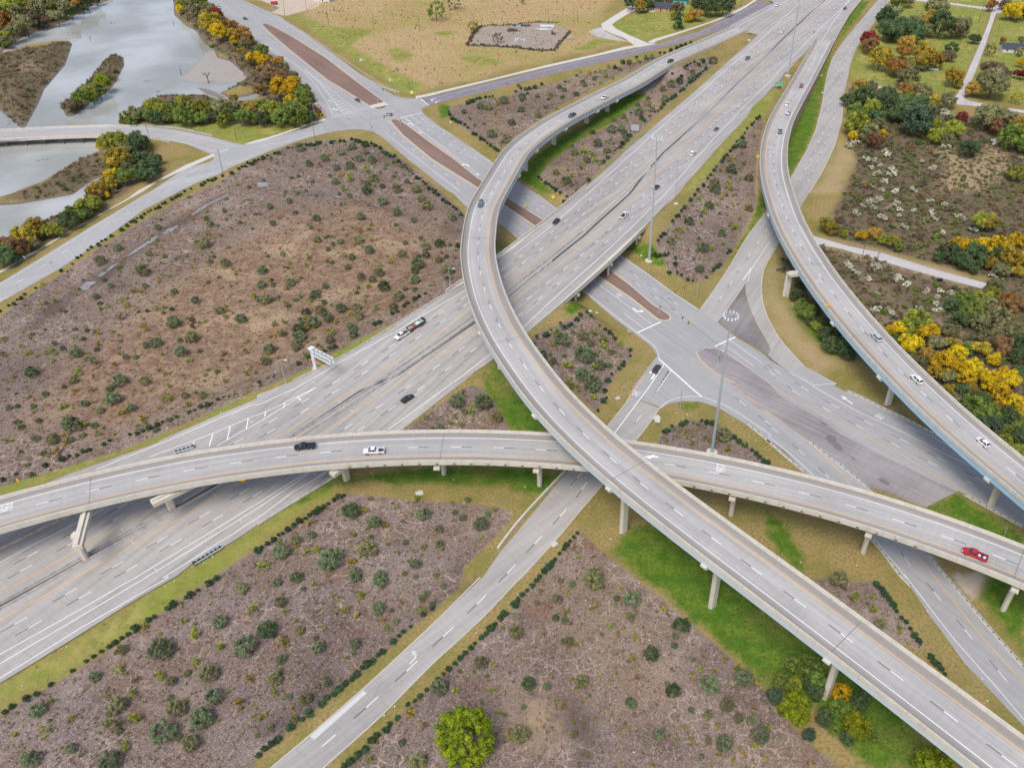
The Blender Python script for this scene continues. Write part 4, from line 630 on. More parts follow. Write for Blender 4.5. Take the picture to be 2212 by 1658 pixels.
# end wall + paving under R1's abutment
d = R1.dirn(s_ab1); c = R1.at(s_ab1 + .6)[0]; m = MB(); m.box((c[0] - m1[0], c[1] - m1[1], c[2] - 3.4), (13.0, .8, 6.1), math.atan2(-d[0], d[1])); m.obj('abutment', M['pier'], r1)
lane = Marks(r3); lane.o = r3
def txt_on(path, root, mid, q, z, word, h, w, back, mat='white'):
    s, off = path.proj(at(uvs(q), z)[0]); c = path.at(s, off)[0]; d = path.dirn(s) * (-1 if back else 1); road_text(word, (c[0] - mid[0], c[1] - mid[1], c[2]), d, h, w, mat, root, .014)
txt_on(R2, r2, m2, 'c3 1790,712', 14.7, 'MERGE', 2.9, 3.0, False); txt_on(R2, r2, m2, 'a3 62,1040', 13.8, 'MERGE', 2.9, 3.0, False); txt_on(R3, r3, m3, 'd1 20,1265', 10, 'MERGE', 2.5, 2.6, False, 'faded'); txt_on(R3, r3, m3, 'd2 455,765', 13.7, 'MERGE', 2.8, 2.9, False, 'faded')
def arrow_on(path, root, mid, q, z, pts, mat='white'):
    s, off = path.proj(at(uvs(q), z)[0]); c = path.at(s, off)[0]; d = path.dirn(s); r = np.array([d[1], -d[0]]); P = [c[:2] - mid[:2] + r * x + d * y for x, y in pts]; sh = sheet(np.array(P), lambda x, y: np.full(np.shape(x), c[2]), .016); sh.obj('merge_arrow', M[mat], root)
MA = [(.55, -2.7), (.25, -.2), (.75, .0), (-.9, 2.8), (-1.3, .9), (-.5, .3), (-.1, -2.7)]
arrow_on(R2, r2, m2, 'c3 1205,608', 14.3, MA); arrow_on(R3, r3, m3, 'd2 262,458', 13, [(x * .6, y * .6) for x, y in MA], 'faded'); arrow_on(R3, r3, m3, 'd1 60,1105', 8.7, [(x * .6, y * .6) for x, y in MA], 'faded')
m = MB()
for i in range(16):
    a = S(R3, 'd1 190,800', 7.4) + i * 9.5
    if a < R3.L - 90: n = np.append(R3.dirn(a), 0); r = np.array([n[1], -n[0], 0]); c = R3.at(a)[0] - np.array([m3[0], m3[1], 0]); strip(m, np.array([c - r * 5.6 + n * 1., c - r * 3.9 - n * .4]), .35, .014)
m.obj('hatch_marking', M['faded'], r3)
# ------------------------------------------------------------------ freeway overpass above the cross street
sa, sb = FC.proj(at_f(uvs('c2 175,1160'), fz)[0])[0], FC.proj(at_f(uvs('c2 1335,92'), fz)[0])[0]; cm = FC.at((sa + sb) / 2)[0]
ov = empty('freeway_overpass', (cm[0], cm[1], 0), 'straight freeway overpass on round columns, carrying the freeway over the cross street', 'bridge')
def fin(m, n, mat): m.v = [(p[0] - cm[0], p[1] - cm[1], p[2]) for p in m.v]; return m.obj(n, M[mat], ov)
FCz = Path(FC.p.copy(), 3); FCz.p[:, 2] = zF(0, FCz.p[:, 1])
def fsweep(m, prof, a, b):
    q = np.linspace(a, b, int((b - a) / 3) + 2); n = len(q); k = len(prof); V = []; U = []
    for o, z in prof: p = FC.at(q, o); p[:, 2] = zF(p[:, 0], p[:, 1]) + z; V.append(p); U.append(np.column_stack([np.full(n, o + z), q]))
    V = np.stack(V, 1).reshape(-1, 3); U = np.stack(U, 1).reshape(-1, 2); f = [(i * k + j, i * k + (j + 1) % k, (i + 1) * k + (j + 1) % k, (i + 1) * k + j) for i in range(n - 1) for j in range(k)] + [tuple(range(k)), tuple(range((n - 1) * k, n * k))[::-1]]; m.add(V, f, U)
m = MB(); fsweep(m, [(-19.5, -.06), (20.3, -.06), (20.3, -.5), (-19.5, -.5)], sa, sb); fin(m, 'deck_slab', 'pier')
for o in np.linspace(-18, 19, 12): m = MB(); fsweep(m, [(o - .4, -.5), (o + .4, -.5), (o + .4, -1.6), (o - .4, -1.6)], sa + 1, sb - 1); fin(m, 'girder', 'girder_tan')
for e, sg in ((-19.5, -1), (20.3, 1)): m = MB(); fsweep(m, [(e, -1.0), (e, .2), (e + sg * .12, .95), (e + sg * .4, .95), (e + sg * .45, -1.0)], sa - 2, sb + 2); fin(m, 'barrier', 'barrier')
cols = at(uvs('c2 527,965 808,708 1050,472'))
for c in cols:
    s, o = FC.proj(c); d = FC.dirn(s); r = np.array([d[1], -d[0]]); skx = (cols[2] - cols[0])[:2]
    m = MB(); zc = float(zF(c[0], c[1])) - 1.62; a = c[:2] + r * 1.5; b = c[:2] - r * 36; mid = (a + b) / 2; m.box((mid[0], mid[1], zc - .5), (38, 1.1, 1.0), math.atan2(r[1], r[0])); fin(m, 'pier_cap', 'pier')
    for k in range(5): m = MB(); p = c[:2] - r * 8.6 * k; m.tube((p[0], p[1], -.3), (p[0], p[1], zc - .98), .5, n=14); fin(m, 'column', 'pier')
# slope paving at both bridge ends
for a, b in ((sa - 6, sa + 24), (sb - 24, sb + 6)):
    q = np.linspace(a, b, 24); P = np.vstack([FC.at(q, -19), FC.at(q, 19.5)[::-1]])[:, :2]
    sheet(P, gz, .07, 0, 2.2).obj('slope_paving', M['slope'], kind='structure')
P = at_f(uvs('c1 1265,650 1210,745 1150,808 1080,775 1040,770 1000,700'), gz)[:, :2]; sheet(P, gz, .06, 0, 2.).obj('slope_paving', M['slope'], kind='structure')
# ------------------------------------------------------------------ river bridge
BP = Path(at(uvs('a1 -900,1235 -300,1187 0,1165 400,1143 800,1128 1130,1130')), 2, 4)
bm = BP.at(BP.L / 2)[0]; rb = empty('river_bridge', (bm[0], bm[1], 0), 'low concrete river bridge on timber pile bents, carrying the two-lane road at left edge', 'bridge')
def fb(m, n, mat): m.v = [(p[0] - bm[0], p[1] - bm[1], p[2]) for p in m.v]; return m.obj(n, M[mat], rb)
m = MB(); sweep(m, BP, [(-6.6, .03), (6.6, .03), (6.6, -.9), (-6.6, -.9)]); fb(m, 'deck_slab', 'pier')
for sg in (-1, 1): m = MB(); sweep(m, BP, [(sg * 6.6, -.95), (sg * 6.6, .85), (sg * 6.95, .85), (sg * 6.95, -.95)][::sg]); fb(m, 'parapet', 'barrier')
s = 6.
while s < BP.L - 8:
    m = MB(); d = BP.dirn(s)
    for o in np.linspace(-6, 6, 6): p = BP.at(s, o)[0]; m.tube((p[0], p[1], -6), (p[0], p[1], -.9), .28, n=8)
    a, b = BP.at(s, -6.9)[0], BP.at(s, 6.9)[0]; m.tube((a[0], a[1], -1.2), (b[0], b[1], -1.2), .34, n=6); fb(m, 'pile_bent', 'wood'); s += 9.5
# ------------------------------------------------------------------ vegetation
nr = np.random.default_rng(5)
_ico = {}
def ico(n):
    if n not in _ico:
        import bmesh
        b = bmesh.new(); bmesh.ops.create_icosphere(b, subdivisions=n, radius=1.); _ico[n] = (np.array([v.co[:] for v in b.verts]), [tuple(v.index for v in f.verts) for f in b.faces]); b.free()
    return _ico[n]
def crown(name, clumps, leaves, size, core=.78, sub=1, up=.5):
    """clumps: [(x,y,z,r)] ; each a rough knot of leaves round a small dense core"""
    V = []; Fc = []; T = []; nb = 0; iv, ifc = ico(sub)
    for x, y, z, r in clumps:
        tn = nr.uniform(0.05, .95); k = iv * (r * core * nr.uniform(.7, 1.15, (len(iv), 1))) + [x, y, z]; V.append(k); Fc += [tuple(i + nb for i in f) for f in ifc]; T += list(np.clip(tn * .55 + nr.uniform(-.15, .15, len(ifc)), 0, 1)); nb += len(k)
        n = leaves; d = nr.normal(size=(n, 3)); d /= np.linalg.norm(d, axis=1)[:, None]; c = d * (r * nr.uniform(.72, 1.12, (n, 1))) + [x, y, z]; nn = d * .7 + nr.normal(size=(n, 3)) * .5; nn[:, 2] += up; nn /= np.linalg.norm(nn, axis=1)[:, None]
        u = np.cross(nn, nr.normal(size=(n, 3))); u /= np.linalg.norm(u, axis=1)[:, None]; w = np.cross(nn, u); s = size * nr.uniform(.6, 1.3, (n, 1))
        q = np.stack([c - u * s, c - w * s * .62, c + u * s, c + w * s * .62], 1).reshape(-1, 3); V.append(q); Fc += [(nb + 4 * i, nb + 4 * i + 1, nb + 4 * i + 2, nb + 4 * i + 3) for i in range(n)]; T += list(np.clip(tn + nr.uniform(-.25, .3, n), 0, 1)); nb += 4 * n
    V = np.vstack(V); m = bpy.data.meshes.new(name); m.from_pydata(V.tolist(), [], Fc); a = m.attributes.new('tone', 'FLOAT', 'FACE'); a.data.foreach_set('value', np.array(T, np.float32)); m.materials.append(LEAF['green']); return m
def ball(n, sq=.8, r=(.26, .42), fill=.9, low=-.35):
    out = []
    while len(out) < n:
        d = nr.normal(size=3); d /= np.linalg.norm(d)
        if d[2] < low: continue
        k = nr.uniform(.45, 1.) ** .5 * fill; rr = nr.uniform(*r); out.append((d[0] * k * (1 - rr * .6), d[1] * k * (1 - rr * .6), d[2] * k * sq, rr))
    return out
def uneven(n, lobes=3):
    out = []; cs = [(nr.uniform(-.5, .5), nr.uniform(-.5, .5), nr.uniform(-.25, .35), nr.uniform(.5, .75)) for _ in range(lobes)]
    for c in cs:
        for b in ball(n // lobes, .8, (.24, .38), .9, -.6): out.append((c[0] + b[0] * c[3], c[1] + b[1] * c[3], c[2] + b[2] * c[3], b[3] * .85))
    return out
SH = {}
SH['hedge'] = [crown('hedge_shrub', ball(15, .8, (.26, .46), .8), 34, .10, .8) for _ in range(4)]
SH['oak'] = [crown('oak_crown', ball(46, .85, (.15, .27), 1.), 44, .052, .72) for _ in range(6)]
SH['sap'] = [crown('sapling_crown', [(nr.normal() * .42 * (1 - z * .35), nr.normal() * .42 * (1 - z * .35), z * 1.25 - .5, nr.uniform(.16, .27)) for z in nr.uniform(0, 1, 13)], 26, .10, .5, up=.2) for _ in range(6)]
SH['tree'] = [crown('tree_crown', ball(60, .85, (.14, .27), 1., -.5), 38, .055, .74) for _ in range(4)] + [crown('tree_crown', uneven(66, 4), 34, .052, .74) for _ in range(5)]
SH['dome'] = [crown('dome_crown', ball(150, .88, (.10, .19), 1.02, -.75), 46, .030, .76)]
SH['open'] = [crown('open_crown', ball(26, .9, (.12, .22), 1., -.6), 22, .07, .55) for _ in range(3)]
SH['con'] = [crown('conifer_crown', [(math.cos(t) * (1 - z) * .62, math.sin(t) * (1 - z) * .62, z * 2.1 - .9, .34 * (1.1 - z * .8)) for z in np.linspace(0, 1, 22) for t in [z * 31]], 26, .09, .8) for _ in range(2)]
SH['brush'] = [crown('brush_shrub', uneven(16, 3), 24, .11, .7) for _ in range(5)]
def trunk_mesh():
    m = MB(); m.tube((0, 0, -.3), (.02, .01, .45), .075, .055, 7); m.tube((.02, .01, .45), (.0, .03, 1.1), .055, .02, 6)
    for a in (0.3, 2.2, 4.1, 5.2): m.tube((.02, .01, .38 + a * .03), (math.cos(a) * .42, math.sin(a) * .42, .85), .034, .012, 5)
    q = m.mesh('trunk'); q.materials.append(M['bark']); return q
TRUNK = [trunk_mesh()]
def leafed(o, key):
    o.material_slots[0].link = 'OBJECT'; o.material_slots[0].material = LEAF[key]
def crown_spot(u, v, hk, r):
    """ground point of a plant whose crown centre is seen at (u, v)"""
    z = 0.
    for _ in range(6):
        p = at([(u, v)], z + hk * r(z))[0]; z = float(gz(p[:1], p[1:2])[0])
    return p[0], p[1], z
ntree = 0
def shrub(name, kind, u, v, rpx, leaf, label, cat, group, hk=.55, zs=1.):
    z0 = float(gz(*[np.array([k]) for k in at([(u, v)], 0.)[0][:2]])[0]); p = at([(u, v)], z0)[0]; R_ = max(.35, rpx * depth(p) / F); p = at([(u, v)], z0 + hk * R_)[0]; z = float(gz(p[:1], p[1:2])[0])
    o = bpy.data.objects.new(name, rnd.choice(SH[kind])); link(o); o.location = (p[0], p[1], z + hk * R_); o.scale = (R_ * rnd.uniform(.92, 1.1), R_ * rnd.uniform(.92, 1.1), R_ * zs); o.rotation_euler = (0, 0, rnd.uniform(0, 6.28)); leafed(o, leaf); tag(o, label, cat, group); return o
def tree(kind, u, v, rpx, leaf, label, group, name='broadleaf_tree', hk=1.05, zs=1.05, trunk=True):
    z0 = max(-3.4, float(gz(*[np.array([k]) for k in at([(u, v)], 0.)[0][:2]])[0])); p = at([(u, v)], z0)[0]; R_ = max(.8, rpx * depth(p) / F); p = at([(u, v)], z0 + hk * R_)[0]; z = float(gz(p[:1], p[1:2])[0]); z = max(z, -3.6)
    e = empty(name, (p[0], p[1], z), label, 'tree', group, rnd.uniform(0, 6.28)); h = hk * R_ + z0 - z
    c = bpy.data.objects.new('crown', rnd.choice(SH[kind])); link(c, e); c.location = (0, 0, h); c.scale = (R_ * rnd.uniform(.95, 1.08), R_ * rnd.uniform(.95, 1.08), R_ * zs); leafed(c, leaf)
    t_ = bpy.data.objects.new('trunk', TRUNK[0]); link(t_, e); t_.scale = (R_ * .8, R_ * .8, h * 1.0); return e
# --- hedge rows along the planting beds (each shrub seen in the photo)
HEDGE = dict(
 a=('river road edge of the large west bed', 'a2 0,1025 80,975 120,955 150,925 180,905 215,880 310,825 525,668 625,618 668,567 700,545 757,500 788,478 845,447 875,422 910,410 958,370 1045,318 1095,282 1127,258 1155,245 1180,225 1215,208 1245,192 1275,170 1300,155 1340,145 1368,122 1398,102 1420,85 1477,55 1510,48 1535,35 1560,20 a1 1645,1632 1590,1652 1737,1590 1762,1580 1793,1560 1825,1550 1855,1545 1915,1520 1993,1490 2052,1450 2082,1442 2110,1428 2135,1412 2168,1408 2190,1385 b1 15,1380 55,1358 90,1345 155,1328 182,1315 265,1280 345,1262 380,1258 425,1245 460,1245 490,1247 520,1230 545,1232 640,1225 715,1212 750,1212 815,1205 850,1210 880,1215'),
 b=('street edge of the large west bed', 'b1 985,1240 1010,1250 1030,1258 1060,1275 1085,1310 1110,1320 1140,1335 1168,1358 1185,1350 1215,1385 1240,1410 1270,1435 1290,1455 1310,1470 1340,1500 1375,1530 1400,1545 1430,1570 1450,1590 1480,1620 1510,1635 1535,1650 b2 1525,5 1555,15 1600,58 1630,80 1660,105 1690,130 1715,148 1752,185 1725,460 1712,512 1735,480 1692,610 1690,655 1695,705'),
 c=('freeway edge of the large west bed', 'b2 1640,760 1615,780 1580,800 1450,890 1425,905 1395,915 1362,935 1295,970 1268,995 1210,1040 1168,1058 1095,1105 1060,1132 1018,1150 672,1340 630,1358 590,1385 452,1440 400,1470 362,1488 318,1505 285,1528 150,1595 102,1605 20,1642 a3 2180,15 2025,80 1972,105 1925,110 1880,128 1830,158 1785,175 1730,190 1680,220 1627,235 1520,270 1455,295 1400,318 1352,340 1285,360 1225,385 1178,410 1118,425 945,478 890,503 770,550 718,562 662,597 598,610 528,630 388,685 138,757 20,805'),
 d=('street corner of the north bed', 'b1 1650,965 1660,995 1680,1020 1705,1035 1735,1050 1755,1065 1785,1080 1815,1105 1860,1150 1885,1165 1925,1190 1955,1215 1980,1240 2010,1250 2045,1275 2070,1290 1810,885 1838,870 1862,865 1892,858 1920,855 1968,845 2000,842 2028,835'),
 e=('frontage edge of the north bed', 'c1 15,795 60,770 130,760 180,748 240,735 870,580 935,535 990,530 1055,505 1135,495 1185,490 1255,462 1295,462 1350,440 1400,430 1440,415 1475,395 1520,385'),
 f=('freeway edge of the middle bed', 'c1 1650,592 1625,622 1600,635 1578,655 1552,680 1530,700 1512,722 1488,745 1455,770 1432,795 1385,830 1365,845 1350,862 1318,880 1285,905 1268,932 1240,965 1212,972 1168,1010 1122,1042 1000,1180 1010,1130 972,1217 932,1250 915,1280 888,1292 870,1310 855,1335 830,1355 808,1375 775,1410 757,1428 640,1570 610,1595 1635,500 1595,520 1553,542 1518,558 1490,570 1480,582 1445,600 1360,645'),
 g=('street edge of the middle bed', 'c1 215,1532 235,1550 270,1575 300,1595 320,1615 340,1630 360,1640 c2 395,5 430,30 455,42'),
 h=('freeway edge of the triangular bed', 'c1 2112,1012 2090,1030 2065,1055 2045,1080 2005,1110 1985,1150 1968,1180 1940,1215 1920,1230 1905,1255 1885,1280 1862,1305 1830,1340 1805,1365 1790,1380 1742,1440 1722,1472 1690,1510 1665,1540 1632,1588 1580,1640 c2 1555,25 1520,52 1470,118 1440,160 1420,185 1395,210 1365,248 1300,340 1280,360 1262,385 1240,420 1215,445 1235,470 1262,478 1305,500 1330,525'),
 i=('street edge of the triangular bed', 'c2 1388,550 1388,600 1340,640 1405,690 1440,712 1495,755 1538,760 1655,735 1712,680 1725,650 1750,635 1770,615 1835,525 1858,500'),
 j=('overpass edge of the small square bed', 'c2 160,1272 195,1240 268,1195 285,1185 400,1130 435,1115 475,1105 500,1092 540,1080 570,1065 610,1052 630,1052 665,1085 690,1098 735,1150 785,1182 820,1195 848,1222 868,1242'),
 k=('frontage edge of the small square bed', 'c2 1000,1350 1000,1408 945,1452 935,1480 905,1510 840,1565 805,1612 c3 780,42 770,130 795,110 720,212'),
 l=('freeway edge of the south-west bed', 'b3 750,950 700,952 660,980 610,1015 570,1038 530,1065 495,1090 448,1110 415,1140 362,1162 312,1198 265,1235 220,1268 185,1290 140,1325 85,1358 38,1388 5,1415 a4 1860,25 1795,68 1700,130 1635,165 1600,190 1490,248 1440,285 1325,358 1275,385 1160,458 1100,508 1045,540 990,578 940,615 870,655 805,697 740,738 622,820 435,937 315,1020 222,1060 40,1175 100,1130'),
 m=('frontage edge of the south-west bed', 'b4 1508,290 1430,338 1320,442 1258,485 1220,520 1172,568 1080,655 1038,688 995,738 945,765 905,795 858,852 815,890 760,932 703,980 660,1020 600,1052 550,1105 445,1188 385,1238 282,1312 175,1410 118,1455 65,1490 12,1548'),
 n=('frontage edge of the south bed', 'c3 545,1272 515,1300 482,1335 452,1372 425,1405 390,1440 352,1490 325,1525 290,1560 258,1595 215,1640 c4 220,10 190,45 155,90 110,130 72,165 35,208 5,250 b4 2128,330 2092,370 2048,420 2010,455 1970,500 1928,535 1875,585 1838,625 1785,672 1745,710 1700,762 1648,805 1602,850 1555,900 1460,985 1400,1040 1355,1080 1295,1110 1205,1225 1140,1280 1105,1330 1032,1375 985,1425 930,1495 865,1545 802,1600 750,1640'),
 o=('edge of the small bed behind the wide flyover', 'c3 1290,395 1322,385 1358,355 1440,330 1480,310 1615,305 1660,315 1708,320 1895,440 1935,475 1985,510 2045,558 2080,580 2110,610 2150,650 2185,660'),
 p=('right edge of the bed beside the slip road', 'd4 945,80 985,122 1015,160 1052,205 1085,250 1098,275 1118,310 1160,365 1200,402 1235,460 1272,515 1310,568 1408,700 1440,745 1470,775 1502,805 1535,850'),
)
HR = []
for key, (desc, q) in HEDGE.items():
    tl = 'V'
    for w_ in q.split():
        if ',' not in w_: tl = w_; continue
        x, y = map(float, w_.split(',')); near = 1.0 + .9 * max(0, (tile(tl, x, y)[1] - 500) / 1100); HR.append((*tile(tl, x, y), rnd.uniform(3.2, 6.8) * near, desc))
def lumped(name, items, label, cat):
    """past the count limit: the smallest ones as one mass"""
    V = []; Fc = []; T = []; nb = 0
    for sh_, key, loc, sx, sz, rz in items:
        src = sh_; n = len(src.vertices); c_ = np.empty(n * 3); src.vertices.foreach_get('co', c_); c_ = c_.reshape(-1, 3); cs, sn = math.cos(rz), math.sin(rz); q = np.column_stack([(c_[:, 0] * cs - c_[:, 1] * sn) * sx + loc[0], (c_[:, 0] * sn + c_[:, 1] * cs) * sx + loc[1], c_[:, 2] * sz + loc[2]]); V.append(q)
        Fc += [tuple(i + nb for i in p.vertices) for p in src.polygons]; a = np.empty(len(src.polygons), np.float32); src.attributes['tone'].data.foreach_get('value', a); T.append(a); nb += n
    m = bpy.data.meshes.new(name); m.from_pydata(np.vstack(V).tolist(), [], Fc); a = m.attributes.new('tone', 'FLOAT', 'FACE'); a.data.foreach_set('value', np.concatenate(T)); o = bpy.data.objects.new(name, m); link(o); m.materials.append(LEAF[items[0][1]]); o['kind'] = 'stuff'; tag(o, label, cat); return o
HR.sort(key=lambda h: -h[2]); rest = []
for i, (u, v, r_, desc) in enumerate(HR):
    if i < 300: shrub('hedge_shrub', 'hedge', u, v, r_, 'hedge', 'dark hedge shrub, ' + desc, 'shrub', 'hedge shrubs on the ' + desc, .6, .95)
    else:
        z0 = float(gz(*[np.array([k]) for k in at([(u, v)], 0.)[0][:2]])[0]); p = at([(u, v)], z0)[0]; R_ = r_ * depth(p) / F; rest.append((rnd.choice(SH['hedge']), 'hedge', (p[0], p[1], z0 + .5 * R_), R_, R_, rnd.uniform(0, 6)))
if rest: lumped('far_hedge_shrubs', rest, 'small far dark green hedge shrubs along the edges of the distant planting beds', 'hedge')
